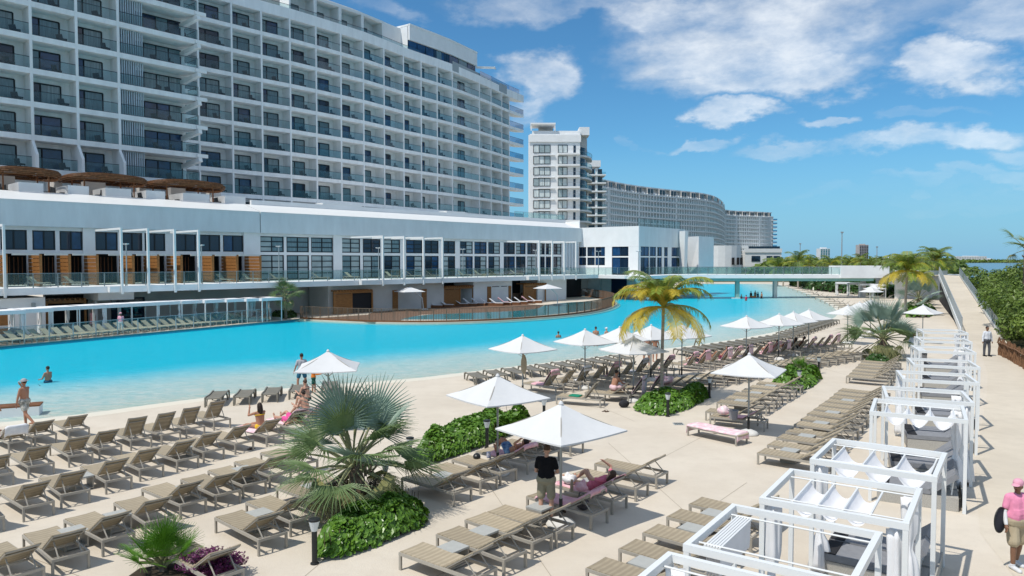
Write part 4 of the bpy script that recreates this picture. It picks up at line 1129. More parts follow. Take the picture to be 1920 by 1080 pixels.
# roof pavilion
zr = zt
mb = MB(); mb.box(((x0 + x1) / 2 + .5, YT + 6, zr + .55), (x1 - x0 - .6, 10, 1.1)); mb.obj('roof_parapet', M_white, tw)
xa, xb = tw_x(994.5), tw_x(1041)
mb = MB(); mb.box(((xa + xb) / 2, YT + 3, zr + 3.0), (xb - xa, 7, .45)); mb.obj('roof_canopy', M_white, tw)
for x in (xa + .2, xb - .2): 
    mb = MB(); mb.box((x, YT - .2, zr + 1.9), (.3, .3, 1.9)); mb.obj('canopy_post', M_white, tw)
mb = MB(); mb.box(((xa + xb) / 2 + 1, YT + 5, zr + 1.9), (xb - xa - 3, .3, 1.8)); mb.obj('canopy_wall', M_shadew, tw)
mb = MB(); mb.box((tw_x(1096), YT + 5, zr + 1.2), (tw_x(1105) - tw_x(1086), 6, 2.4)); mb.obj('roof_block', M_white, tw)

# ------------------------------------------------------------------ far curved hotels
M_farwin = mat('far room glass', (.06, .12, .14), rough=.15, spec=.5)
def curved(name, lab, ctrl, ztop, floors, cell, zbot, seed, stepw=None):
    r = thing(name, lab, 'hotel', (0, 0, 0))
    pts = [V2(GY(px, 480, Y)) for px, Y in ctrl]
    pts = [V2(p) for p in smoothline([Vector((*p, 0)) for p in pts], 3)]
    pts = [V2(p) for p in resample([Vector((*p, 0)) for p in pts], cell)]
    h = (ztop - zbot) / (floors + .2); back = offset(pts, 2.0)
    mb = MB(); mb.prism(list(offset(pts, 1.9)) + list(reversed(offset(pts, 16))), 0, ztop + .8); mb.obj('block_core', M_stain, r)
    for k in range(floors + 1):
        z = zbot + h * k
        mb = MB(); mb.wall(pts, z - .6, z + .15, 2.0); mb.obj('floor_slab', M_stain, r)
        g = MB(); off_ = offset(pts, .05)
        if k < floors:
            g.wall(off_, z + .1, z + 1.1, .05); g.obj('balcony_railing', M_clear, r)
    P = MB()
    for i, p in enumerate(pts):
        j = min(i, len(pts) - 2); d = Vector((pts[j + 1][0] - pts[j][0], pts[j + 1][1] - pts[j][1], 0)).normalized(); nrm = Vector((d.y, -d.x, 0))
        c = Vector((*p, 0)) - nrm * .95; P.box((c.x, c.y, (zbot + ztop) / 2), (.65 if i % 13 else 1.6, 1.9, ztop - zbot), math.atan2(d.y, d.x))
    P.obj('partition', M_stain, r, kind='stuff')
    rr = random.Random(seed); W = [MB(), MB()]
    for k in range(floors):
        z = zbot + h * k
        for i in range(len(pts) - 1):
            a, b = back[i], back[i + 1]; d = Vector((b[0] - a[0], b[1] - a[1], 0)).normalized(); nrm = Vector((d.y, -d.x, 0)) * .15
            p, q = lerp2(a, b, .22), lerp2(a, b, .80)
            W[rr.random() < .4].wall([(p[0] + nrm.x, p[1] + nrm.y), (q[0] + nrm.x, q[1] + nrm.y)], z + .1, z + 2.5, .05)
    W[0].obj('window', M_glassd, r, kind='stuff'); W[1].obj('window', M_farwin, r, kind='stuff')
    # penthouse floor: white boxes in pairs, their shade put into a grey
    i = 1; n = len(pts) - 1
    while i + 2 < n:
        pp = offset(pts[i:i + 3], .3)
        mb = MB(); mb.wall(pp, ztop, ztop + h * .92, 4)
        mb.obj('penthouse', M_shadew, r)
        for a, b in ((pp[0], pp[1]), (pp[1], pp[2])):
            d = Vector((b[0] - a[0], b[1] - a[1], 0)).normalized(); nrm = Vector((d.y, -d.x, 0)) * .06
            p, q = lerp2(a, b, .14), lerp2(a, b, .86)
            g = MB(); g.wall([(p[0] + nrm.x, p[1] + nrm.y), (q[0] + nrm.x, q[1] + nrm.y)], ztop + .15, ztop + h * .8, .04); g.obj('penthouse_window', M_glassd, r)
        i += 4
    mb = MB(); mb.wall(offset(pts, .9), ztop + h * .93, ztop + h * 1.12, 10); mb.obj('penthouse_roof', M_white, r)
    mb = MB(); mb.wall(offset(pts, 2.4), ztop, ztop + h * .93, .3); mb.obj('penthouse_back', M_shadew, r)
    return r, pts
W1 = [(1112, 345), (1135, 352), (1165, 368), (1205, 385), (1250, 400), (1290, 412), (1322, 424), (1346, 448), (1358, 492), (1359, 520)]
r1, p1_ = curved('curved_hotel', 'long curved white hotel with a bulging end in the distance', W1, 41.2, 10, 6.3, 10.5, 3)
W2 = [(1352, 540), (1375, 556), (1400, 562), (1430, 570), (1448, 578)]
r2, p2_ = curved('curved_hotel', 'farther white hotel wing with teal end balconies behind the curved one', W2, 40.2, 10, 5.6, 10.5, 5)
# end balconies of the farther wing
for k in range(10):
    z = 10.5 + k * 2.95; a = GY(1447, 480, 577); b = GY(1453, 480, 579)
    mb = MB(); mb.box(((a.x + b.x) / 2, a.y + 2, z), (b.x - a.x + 1, 5, .4)); mb.obj('end_balcony_slab', M_white, r2)
    mb = MB(); mb.box(((a.x + b.x) / 2 + .6, a.y - .4, z + .75), (b.x - a.x, .1, 1.1)); mb.obj('end_balcony_glass', M_sglass, r2)
# stepped apartment end left of the curved hotel
se = thing('stepped_hotel_end', 'stepped end of the far hotel with open corner balconies beside the tower', 'hotel', (0, 0, 0))
YS = 305.0; sx = lambda px: (px - 960) / F * YS
for k, (y, xr) in enumerate(((329, 1135), (344, 1135.5), (359.5, 1136), (374.5, 1136), (389.5, 1136), (404, 1136), (419, 1136), (434, 1136))):
    z = 6 + (488 - y) / F * YS
    mb = MB(); mb.box(((sx(1098) + sx(xr)) / 2, YS + 4, z), (sx(xr) - sx(1098), 9, .55)); mb.obj('floor_slab', M_white, se)
    mb = MB(); mb.box(((sx(1118) + sx(xr)) / 2, YS - .4, z + .75), (sx(xr) - sx(1118), .06, 1.0)); mb.obj('balcony_railing', M_rail, se)
    for a, b in ((1104, 1115), (1121, 1129)):
        mb = MB(); mb.box(((sx(a) + sx(b)) / 2, YS + 1.9, z + 1.5), (sx(b) - sx(a), .12, 2.3)); mb.obj('window', M_glassd, se)
    mb = MB(); mb.box((sx(1118), YS + 1.2, z + 1.6), (.9, 2, 2.7)); mb.obj('pier', M_white, se)
mb = MB(); mb.box(((sx(1098) + sx(1130)) / 2, YS + 6, 21), (sx(1130) - sx(1098), 8, 42)); mb.obj('core_wall', M_shadew, se)
mb = MB(); mb.box(((sx(1100) + sx(1125)) / 2, YS + 4, 6 + (488 - 308) / F * YS), (sx(1125) - sx(1100), 9, 2.6)); mb.obj('top_block', M_white, se)
# low round annex and terraces in front of the curved hotels
an = thing('round_annex', 'low round white annex with small dark openings in front of the curved hotel', 'building', (0, 0, 0))
Ya = 330.0; ax = lambda px, Y=Ya: (px - 960) / F * Y
cyl = [Vector((ax(1352) + 9.5 * math.cos(t), Ya + 3 + 9 * math.sin(t), 0)) for t in [math.pi + i * math.pi / 10 for i in range(11)]]
mb = MB(); mb.prism([V2(p) for p in cyl] + [(ax(1352) + 9.5, Ya + 25), (ax(1310), Ya + 25)], 0, 9.3 + 3.2); mb.obj('drum_wall', M_white, an)
mb = MB(); mb.box((ax(1338), Ya + 8, 11.9), (ax(1402) - ax(1275), 16, 1.3)); mb.obj('flat_roof', M_white, an)
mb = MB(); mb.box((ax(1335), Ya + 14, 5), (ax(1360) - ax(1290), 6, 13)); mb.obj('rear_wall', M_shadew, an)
for px in (1367, 1376, 1382, 1319, 1330, 1342): 
    mb = MB(); mb.box((ax(px), Ya - 5.9 if px > 1350 else Ya + 10.9, 3.6 + 2), (1.1, .4, 3.2)); mb.obj('door', M_dark if px > 1350 else M_wood2, an)
t2 = thing('hotel_terrace_base', 'white terraced base of the far hotel wing with dark awnings', 'building', (0, 0, 0))
Yb = 556.0; bx = lambda px: (px - 960) / F * Yb
mb = MB(); mb.box(((bx(1395) + bx(1463)) / 2, Yb + 4, 6.5), (bx(1463) - bx(1395), 12, 13)); mb.obj('base_wall', M_white, t2)
mb = MB(); mb.box(((bx(1395) + bx(1463)) / 2, Yb - 2.1, 13.3), (bx(1464) - bx(1395), 1, 3.0)); mb.obj('terrace_band', M_white, t2)
for k in range(12):
    x = bx(1404) + k * (bx(1462) - bx(1404)) / 12
    mb = MB(); mb.box((x, Yb - 2.0, 15.6), (1.7, 1.2, 1.7)); mb.obj('awning', M_glassd, t2)
for a, b in ((1407, 1423), (1435, 1446), (1448, 1460)):
    mb = MB(); mb.box(((bx(a) + bx(b)) / 2, Yb - 2.1, 7.2), (bx(b) - bx(a), .4, 4.2)); mb.obj('window', M_glassd, t2)
# roof glass above the pavilion
railing('glass_balustrade', 'glass balustrade on the roof behind the far end of the terrace wing', 'railing', [Vector((PT(tpx(965, -11), -11)).xy.to_3d()) + Vector((0, 0, 12.0)), Vector((PT(tpx(1058, -11), -11)).xy.to_3d()) + Vector((0, 0, 12.0))], 1.7, 2.2, M_steel, M_tglass, M_steel)
rp0, rp1 = WB0 + AL * 8 + AR * .6, WB0 + AR * .6 + AL * .5
railing('glass_balustrade', 'dark topped glass balustrade on the roof of the white pavilion', 'railing', [Vector((*rp1.xy, 11.1)), Vector((*(WB0 + AR * 15.5 + AL * .5).xy, 11.1))], 1.5, 2.2, M_black, M_rail, M_black)

# ------------------------------------------------------------------ skyline
M_far = mat('far pale facade', (.72, .73, .74), rough=.8, var=.1, vscale=.2)
M_far2 = mat('far tan facade', (.50, .44, .40), rough=.8, var=.15, vscale=.2)
M_tealf = mat('far teal glass', (.05, .22, .24), rough=.2)
def farblock(name, lab, px0, px1, ytop, Y, m, mw, nx, nz_, base=-1, cat='tower', detail=True):
    a, b = GY(px0, 488, Y).x, GY(px1, 488, Y).x; zt_ = 6 + (488 - ytop) / F * Y
    r = thing(name, lab, cat, ((a + b) / 2, Y, base)); w = b - a; h = zt_ - base
    mb = MB(); mb.box((0, 6, h / 2), (w, 12, h)); mb.obj('wall', m, r)
    for k in range(nx):
        q = MB()
        for j in range(nz_):
            q.box((-w / 2 + w * (k + .5) / nx, -.15, h * (.12 + .86 * (j + .5) / nz_)), (w / nx * .62, .4, h * .86 / nz_ * .55))
        q.obj('window', mw, r, kind='stuff')
    mb = MB(); mb.box((0, 6, h + .6), (w * .5, 6, 1.6)); mb.obj('roof_block', m, r)
    return r
farblock('apartment_tower', 'distant teal and white tower rising over the palms', 1538, 1556, 466, 900, M_far, M_tealf, 4, 9)
t = farblock('apartment_tower', 'distant tan unfinished tower with a flat top over the palms', 1611, 1628, 459, 1100, M_far2, M_dark, 5, 11)
farblock('waterfront_hotel', 'long pale stepped hotel on the far shore of the lagoon', 1793, 1850, 480.5, 2300, M_far, M_shadew, 12, 4, cat='hotel')
farblock('waterfront_hotel', 'low teal building on the far shore left of the pale hotel', 1678, 1696, 481.5, 1300, M_tealf, M_glassd, 3, 2, cat='hotel')
farblock('waterfront_hotel', 'low grey building behind the coconut palms on the far shore', 1697, 1745, 481, 1800, M_far, M_shadew, 8, 3, cat='hotel')
farblock('waterfront_hotel', 'small pale block left of the teal one on the far shore', 1658, 1672, 483, 1700, M_far, M_shadew, 4, 3, cat='hotel')
farblock('waterfront_hotel', 'small pale block among the palms right of the far hotel', 1483, 1504, 480, 1000, M_far, M_shadew, 4, 3, cat='hotel')
farblock('waterfront_hotel', 'tiny pale block at the far right end of the lagoon shore', 1850, 1862, 485, 2300, M_far, M_shadew, 3, 2, cat='hotel')
for px, ytop, Y, lab in ((1578, 437, 250, 'tall slim grey mast behind the footbridge'), (1500, 458, 330, 'tall floodlight mast right of the far hotel'), (1644, 464, 320, 'thin grey mast right of the tan tower')):
    p = GY(px, 488, Y); zt_ = 6 + (488 - ytop) / F * Y
    r = thing('mast', lab, 'mast', (p.x, Y, -1)); MB().tube([(0, 0, 0), (0, 0, zt_ + 1)], [.28, .14], 6).obj('pole', M_grey, r)
    MB().box((0, 0, zt_ + 1.2), (.8, .4, .5)).obj('lamp_head', M_grey, r)
# ------------------------------------------------------------------ sun loungers
LW, LLEN = .66, 1.94
def sling_strip(prof, w, th=.025, nx=3, sag=.012):
    mb = MB(); P = []
    n = len(prof)
    for side in (0, 1):
        for (y, z) in prof:
            for i in range(nx + 1):
                x = -w / 2 + w * i / nx; P.append((x, y, z - sag * (1 - (2 * x / w) ** 2) - th * side))
    k = nx + 1; N = n * k
    fs = []
    for j in range(n - 1):
        for i in range(nx):
            a = j * k + i; fs.append((a, a + k, a + k + 1, a + 1)); b = a + N; fs.append((b, b + 1, b + k + 1, b + k))
    for j in range(n - 1):
        for i in (0, nx):
            a = j * k + i; b = a + k; q = (a, b, b + N, a + N); fs.append(q if i else q[::-1])
    for i in range(nx):
        for j in (0, n - 1):
            a = j * k + i; q = (a, a + 1, a + 1 + N, a + N); fs.append(q if j else q[::-1])
    return mb.add(P, fs)
def make_lounger(ang, fm, sm, bm=None):
    r = thing('sun_lounger', 'tmp', 'sun lounger'); bm = bm or sm
    f = MB()
    for s in (-1, 1): f.box((s * (LW / 2 - .02), 0, .315), (.04, LLEN, .06))
    for y in (-LLEN / 2 + .02, LLEN / 2 - .02): f.box((0, y, .317), (LW - .08, .04, .055))
    f.box((0, -.22, .30), (LW - .08, .035, .035)); f.box((0, .45, .30), (LW - .08, .035, .035))
    f.obj('frame', fm, r)
    lg = MB().box((0, 0, .142), (.042, .055, .284)).mesh('leg', fm)
    for sx in (-1, 1):
        for sy in (-1, 1): link('leg', lg, r, (sx * (LW / 2 - .022), sy * (LLEN / 2 - .03), 0))
    sling_strip([(LLEN / 2 - .005, .352), (LLEN / 2 - .03, .368), (.5, .362), (.1, .358), (-.2, .362)], LW - .05).obj('seat', sm, r, smooth=False)
    c, s = math.cos(ang), math.sin(ang); B = Vector((0, -.21, .36))
    pt = lambda t, o=0: (B.y - c * t + s * o, B.z + s * t + c * o)
    sling_strip([pt(0), pt(.3), pt(.6), pt(.80), pt(.82, -.02)], LW - .07).obj('backrest', bm, r)
    g = MB()
    for sx in (-1, 1):
        a, b = pt(0, -.03), pt(.80, -.03); g.bar((sx * (LW / 2 - .06), *a), (sx * (LW / 2 - .06), *b), .03, .035, up=(0, 0, 1) if s < .9 else (0, 1, 0))
    a = pt(.79, -.035); g.bar((-(LW / 2 - .06), *a), (LW / 2 - .06, *a), .035, .035); a = pt(.62, -.04); g.bar((-(LW / 2 - .06), *a), (LW / 2 - .06, *a), .05, .02)
    g.obj('back_frame', fm, r)
    if ang > .2:
        for sx in (-1, 1):
            q = MB(); a = pt(.48, -.05); q.bar((sx * .2, *a), (sx * .2, a[0] - .30 * c - .05, .30), .02, .02); q.obj('prop_strut', fm, r)
        q = MB(); q.box((0, -.80, .30), (LW - .1, .03, .03)); q.obj('prop_rack', fm, r)
    return r
PROTO = {}
def lounger(key, label, loc, rz, group):
    spec = {'low': (R(33), M_lframe, M_sling), 'mid': (R(37), M_lframe, M_sling), 'high': (R(52), M_lframe, M_sling), 'flat': (0.0, M_lframe, M_sling), 'pale': (R(38), M_lframe, M_slingp)}[key]
    loc = Vector((loc[0], loc[1], loc[2] if len(loc) > 2 else 0))
    if key not in PROTO:
        PROTO[key] = make_lounger(*spec); o = PROTO[key]; o.location = loc; o.rotation_euler = (0, 0, rz); o['label'] = label; o['group'] = group; return o
    return dup(PROTO[key], label, loc, rz, group)
def axes(rz): return Vector((math.cos(rz), math.sin(rz), 0)), Vector((-math.sin(rz), math.cos(rz), 0))
def from_headnear(px, py, rz):
    X, Y = axes(rz); return G(px, py) + X * .31 + Y * .94
def from_footnear(px, py, rz):
    X, Y = axes(rz); p = G(px, py, .36) + X * .33 - Y * .97; return Vector((p.x, p.y, 0))
RA = R(49)
rowsL = {
 'A': ('high', RA, [(397.8, 807.5), (352, 821.7), (300.5, 835), (250, 844.7)], 'in the steep-backed front row by the water', 'right'),
 'W': ('low', RA, [(130.3, 825.3), (65.8, 838.3), (10, 850.8)], 'in the short row behind the hat wearer', 'right'),
 'B': ('mid', RA, [(186.7, 861.7), (129.2, 876.7), (53.7, 897.5), (-20, 917)], 'in the second row at the left', 'right'),
 'C': ('mid', RA, [(440, 852.5), (385, 868.8), (330, 886.3), (265, 902), (200.8, 927.5), (118.3, 954.2), (40.8, 980), (-45, 1008)], 'in the third row at the left', 'right'),
 'D': ('low', RA, [(556, 893), (505, 915), (454, 935), (405.3, 954), (338, 975), (274, 1010), (190.8, 1044.7), (98, 1082), (5, 1120)], 'in the row left of the big palm', 'far'),
 'E': ('low', RA, [(640, 952), (599.7, 973), (547.8, 1005.8), (486.7, 1040.8)], 'in the row before the big palm', 'far'),
 'G': ('low', RA, [(1070, 855), (1027, 872), (983, 891), (942, 909), (901, 927.5), (851.7, 950)], 'in the row by the clipped hedge', 'far'),
 'H': ('low', RA, [(1227.5, 918), (1188, 940), (1150, 965), (1107.5, 992.5), (1042, 1027), (997.8, 1046.7), (942, 1082), (880, 1122)], 'in the row by the black shirt', 'far'),
}
LG = {}
for k, (key, rz, pts, desc, endw) in rowsL.items():
    for i, p in enumerate(pts):
        loc = from_headnear(*p, rz)
        LG[(k, i)] = (loc, rz, lounger(key, '%s tan lounger from the %s end %s' % (ordn(i), endw, desc), loc + Vector((rnd.uniform(-.05, .05), rnd.uniform(-.05, .05), 0)), rz + rnd.uniform(-.05, .05), 'sun loungers in rows on the left sand deck'))
loc = from_headnear(395, 1122, RA); lounger('low', 'tan sling lounger behind the purple plant at the bottom edge', loc, RA, 'sun loungers in rows on the left sand deck')
rowsF = {
 'I': ('low', R(50), [(1291, 944), (1249, 967.5), (1204, 997.5), (1159, 1027.5), (1097.5, 1064), (1040, 1105)], 'in the row left of nearest cabanas', 'far'),
 'J': ('low', R(52), [(1419, 848), (1438, 833), (1455, 820), (1472.5, 808), (1488, 795), (1501, 785), (1512.5, 775), (1525, 766.5), (1535, 759), (1546, 752), (1555, 745), (1563, 738), (1571.5, 731.5)], 'in the long row by the cabanas', 'near'),
 'Q': ('low', R(54), [(1586, 705), (1592.5, 699.5), (1598, 693.5), (1604, 688), (1609, 682.5), (1614, 677.5)], 'in the row below the right palm', 'near'),
 'K': ('low', R(60), [(1330, 780), (1322, 770.5), (1343, 754), (1360, 746), (1373, 739), (1390, 732), (1404, 725.5), (1418, 718.5)], 'in the row behind the lone umbrella', 'near'),
}
for k, (key, rz, pts, desc, endw) in rowsF.items():
    for i, p in enumerate(pts):
        loc = from_footnear(*p, rz); 
        LG[(k, i)] = (loc, rz, lounger(key, '%s tan lounger from the %s end %s' % (ordn(i), endw, desc), loc, rz, 'sun loungers in rows on the right sand deck'))
def line_row(k, key, rz, a, b, n, desc, endw, group, skip=(), z=0, jit=.0, side=1):
    a, b = Vector(a), Vector(b)
    for i in range(n):
        if i in skip: continue
        p = a.lerp(b, i / (n - 1)); loc = Vector((p.x, p.y, z))
        LG[(k, i)] = (loc, rz, lounger(key, '%s %s from the %s end %s' % (ordn(i), desc[0], endw, desc[1]), loc, rz + rnd.uniform(-.03, .03), group))
X_, Y_ = axes(R(58))
line_row('L', 'mid', R(58), G(1284, 741) + X_ * .31 + Y_ * .94, G(1628, 674.5) + X_ * .31 + Y_ * .94, 19, ('tan lounger', 'in the row behind the low hedges'), 'near', 'sun loungers in rows on the right sand deck')
X_, Y_ = axes(R(50))
line_row('M', 'high', R(50), G(1042, 741) + X_ * .31 + Y_ * .94, G(1592, 655) + X_ * .31 + Y_ * .94, 27, ('tan lounger', 'under the waterside umbrellas'), 'left', 'sun loungers under the waterside umbrellas', skip=(9,))
for nm, p, key, lab in (('S0', (1125, 765), 'high', 'single tan lounger with a green towel in front of the coconut palm bed'), ('S1', (1178, 757), 'mid', 'tan lounger beside the seated shirtless man'), ('S2', (1216, 757), 'high', 'tan lounger draped with pink towels left of the coconut palm'), ('S3', (1250, 748), 'high', 'tan lounger behind the coconut palm trunk under towels')):
    X_, Y_ = axes(R(66)); loc = G(*p) + X_ * .31 + Y_ * .94; LG[(nm, 0)] = (loc, R(66), lounger(key, lab, loc, R(66), 'sun loungers in rows on the right sand deck'))
fl = from_footnear(1288, 797, R(40)); LG[('P', 0)] = (fl, R(40), lounger('flat', 'flat lounger with a pink towel spread over it under the lone umbrella', fl, R(40), 'sun loungers in rows on the right sand deck'))
# far side of the pool
ra = Vector((G(0, 650, .12) - G(515, 602.5, .12))).to_3d(); ang = math.atan2(far_edge[2].y - far_edge[1].y, far_edge[2].x - far_edge[1].x)
rzf = ang - math.pi / 2 - math.pi / 2 + math.pi / 2 + R(-8)
pe = Vector((math.sin(ang), -math.cos(ang), 0))
rzf = math.atan2(-pe.x, pe.y) + R(20)
line_row('FAR', 'pale', rzf, G(-90, 661, .12) - pe * 2.1, G(488, 605, .12) - pe * 2.1, 32, ('pale beige lounger', 'facing the water along the far pool fence'), 'left', 'pale loungers along the far pool edge', z=.12)
# loungers on the far right shore beyond the umbrellas
for i in range(13):
    p = G(1476 + i * 8.5, 541 + i * 3.6); lounger('pale', '%s pale lounger from the far end on the shore near the footbridge' % ordn(i), p + Vector((1.2, 0, 0)), R(62), 'loungers along the far right shore')
for i in range(9):
    p = G(1498 + i * 14, 541 + i * 3.0); lounger('pale', '%s pale lounger from the far end in the back row near the bridge' % ordn(i), p + Vector((5, 2, 0)), R(62), 'loungers along the far right shore')

for i, px in enumerate((70, 140, 420, 470, 520, 600, 660, 735, 775, 812, 870, 900, 930, 968)):
    p = PT(tpx(px, -2.6), -2.6, ZT); lounger('pale', '%s pale lounger from the left behind the terrace balustrade' % ordn(i), p, rzf + rnd.uniform(-.3, .3), 'loungers on the upper terrace')
# moulded resin beach loungers along the waterline
def make_resin():
    r = thing('beach_lounger', 'tmp', 'beach lounger')
    pr = [(.98, .30), (.75, .36), (.3, .34), (-.15, .33), (-.5, .36), (-.85, .38), (-.98, .35)]
    sling_strip(pr, .60, th=.035, sag=.0).obj('seat', M_plastic, r)
    for s in (-1, 1):
        q = MB(); q.tube([(s * .31, y, z + .015) for y, z in pr], .035, 6); q.obj('side_rail', M_plastic, r)
        for a in ([(.95, .30), (1.0, .14), (.98, 0)], [(.35, .31), (.52, .15), (.62, 0)], [(-.5, .34), (-.66, .16), (-.74, 0)], [(-.95, .34), (-1.0, .15), (-.98, 0)]):
            q = MB(); q.tube([(s * .31, y, z) for y, z in a], [.042, .036, .034], 6); q.obj('leg', M_plastic, r)
    return r
res = make_resin()
first = True
def resin(label, loc, rz):
    global first
    if first:
        first = False; res.location = loc; res.rotation_euler = (0, 0, rz); res['label'] = label; res['group'] = 'resin beach loungers along the waterline'; return res
    return dup(res, label, loc, rz, 'resin beach loungers along the waterline')
for i, p in enumerate(((397, 760), (450, 757), (502, 752), (552, 746), (612, 739))):
    resin('%s taupe resin lounger from the left behind the seated bathers' % ordn(i), G(*p) + Vector((0, .6, 0)), R(12))
a, b = G(893, 716), G(1165, 680)
for i in range(10):
    resin('%s taupe resin lounger from the left behind the front umbrellas' % ordn(i), a.lerp(b, i / 9), R(20))
a, b = G(1285, 667), G(1470, 638)
for i in range(13):
    resin('%s taupe resin lounger from the near end, waterline beyond the coconut palm' % ordn(i), a.lerp(b, i / 12), R(15))
a, b = G(1475, 634), G(1556, 606)
for i in range(13):
    resin('%s taupe resin lounger from the near end of the far waterline' % ordn(i), a.lerp(b, i / 12), R(12))
sb_ = thing('upright_backrest', 'tall upright taupe backrest frame standing alone at the waterline', 'backrest', G(1304, 655), R(40))
q = MB()
for s in (-.28, .28): q.bar((s, 0, 0), (s, -.35, 1.05), .06, .05)
for t in (.08, .5, .97): q.bar((-.28, -.35 * t, 1.05 * t), (.28, -.35 * t, 1.05 * t), .05, .05)
q.obj('back_frame', M_plastic, sb_)
q = MB(); q.bar((.2, -.2, .6), (.2, -.75, 0), .04, .04); q.bar((-.2, -.2, .6), (-.2, -.75, 0), .04, .04); q.obj('prop_strut', M_plastic, sb_)

# small side tables
tb = thing('side_table', 'tmp', 'side table'); MB().box((0, 0, .345), (.46, .46, .04)).obj('table_top', M_tablet, tb)
for s in (-1, 1): MB().box((s * .21, 0, .162), (.035, .44, .324)).obj('side_panel', M_lframe, tb)
MB().box((0, 0, .04), (.385, .44, .03)).obj('lower_shelf', M_lframe, tb)
ft = True
def table(label, loc, rz):
    global ft
    if ft: ft = False; tb.location = loc; tb.rotation_euler = (0, 0, rz); tb['label'] = label; tb['group'] = 'side tables between loungers'; return
    dup(tb, label, loc, rz, 'side tables between loungers')
def between(k, i, along=.25):
    (p, rz, o), (q, _, _) = LG[(k, i)], LG[(k, i + 1)]
    X, Y = axes(rz); c = (p + q) / 2 + Y * along; return Vector((c.x, c.y, 0)), rz
for k, ii, nm in (('D', (1, 3, 5, 6), 'left of the big fan palm'), ('E', (0, 2), 'in front of the big fan palm'), ('G', (0, 4), 'by the clipped hedge'), ('H', (1, 3, 5, 6), 'beside the black shirted man'), ('I', (0, 1, 3), 'left of nearest cabanas'), ('J', (0, 2, 4, 6, 9), 'in the long row by the cabanas'), ('K', (2, 4, 6), 'in the row behind the lone umbrella'), ('C', (1, 4), 'in the third row'), ('L', (2, 5, 9, 13), 'behind the low hedges')):
    for j, i in enumerate(ii):
        c, rz = between(k, i); table('grey side table between %s and %s loungers %s' % (ordn(i), ordn(i + 1), nm), c, rz)

# ------------------------------------------------------------------ towels
def towel(label, key, prof, w, m, loc=None, rz=None, dx=0, group='towels on the loungers', amp=.012):
    p, r = (LG[key][0], LG[key][1]) if key else (loc, rz)
    rr = random.Random(hash(label) % 9999); mb = MB()
    pts = []
    for (y0, z0), (y1, z1) in zip(prof, prof[1:]):
        n = max(1, int(math.hypot(y1 - y0, z1 - z0) / .07))
        for i in range(n): pts.append((y0 + (y1 - y0) * i / n, z0 + (z1 - z0) * i / n))
    pts.append(prof[-1]); nx = 9; P = []
    ph = rr.uniform(0, 6)
    for j, (y, z) in enumerate(pts):
        for i in range(nx + 1):
            x = -w / 2 + w * i / nx
            e = abs(2 * i / nx - 1)
            f = noise.noise(Vector((x * 4 + ph, y * 3, z * 3))) * amp * 2.2
            P.append((x + dx + noise.noise(Vector((y * 3, ph, z * 2))) * .05, y + f * .6, z + amp + f * .5 + .004 - (max(0, w / 2 - .3) and (e > .9) * .05)))
    k = nx + 1
    mb.add(P, [(j * k + i, (j + 1) * k + i, (j + 1) * k + i + 1, j * k + i + 1) for j in range(len(pts) - 1) for i in range(nx)])
    o = mb.obj('beach_towel', m, None, smooth=True, loc=p, rz=r)
    so = o.modifiers.new('thick', 'SOLIDIFY'); so.thickness = .012
    return tag(o, label, 'towel', group)
def backprof(ang, y0=.9, over=.35, start=0):
    c, s = math.cos(ang), math.sin(ang); top = (-.21 - .83 * c, .37 + .83 * s)
    pr = [(y0, .375), (-.2, .375), (top[0], top[1] + .01)]
    if over: pr += [(top[0] - .05, top[1] - .02), (top[0] - .05 + over * .05, top[1] - over)]
    return pr
towel('pink towel over the reclining woman\'s lounger', ('H', 2), backprof(R(33), .9, 0), .62, M_pink)
towel('pink towel hanging over the lounger behind the black shirted man', ('H', 3), backprof(R(33), .7, .1), .64, M_pink)
towel('pink towel under the man in blue patterned shorts', ('G', 2), backprof(R(33), .5, .12), .62, M_pink)
towel('pink towel on the lounger back beside the man in blue patterned shorts', ('G', 1), backprof(R(33), .35, .25), .64, M_pink)
towel('white towel spread on the lounger with a drink can', ('G', 0), backprof(R(33), .8, 0), .6, M_towelw)
towel('pink and white towel spread on the flat lounger', ('P', 0), [(.98, .12), (.97, .38), (-.97, .38), (-.99, .15)], .7, M_pinkw)
towel('pink towel on the second lounger behind the lone umbrella', ('K', 0), [(.3, .38), (-.2, .38), (-.6, .62)], .6, M_pink)
towel('white towel over the leftmost lounger behind the hat man', ('W', 2), backprof(R(33), -.1, .3), .64, M_towelw)
loc, rz = from_headnear(500, 838, RA), RA; LG[('T', 0)] = (loc, rz, lounger('mid', 'tan lounger under the woman in the yellow bikini', loc, rz, 'sun loungers in rows on the left sand deck'))
loc = from_headnear(553, 822, RA); LG[('T', 1)] = (loc, rz, lounger('mid', 'tan lounger with pink towel right of the bikini woman', loc, rz, 'sun loungers in rows on the left sand deck'))
loc = from_headnear(598, 806, RA); LG[('T', 2)] = (loc, rz, lounger('mid', 'tan lounger under the seated shirtless man at the left', loc, rz, 'sun loungers in rows on the left sand deck'))
towel('white and pink towel under the woman in the yellow bikini', ('T', 0), [(.97, .2), (.95, .375), (-.2, .375), (-.5, .6)], .72, M_pinkw)
towel('pink striped towel right of the bikini woman', ('T', 1), backprof(R(40), .95, 0), .66, M_pinkw)
towel('pink towel under the seated shirtless man at the left', ('T', 2), backprof(R(40), .95, .2), .66, M_pinkw)
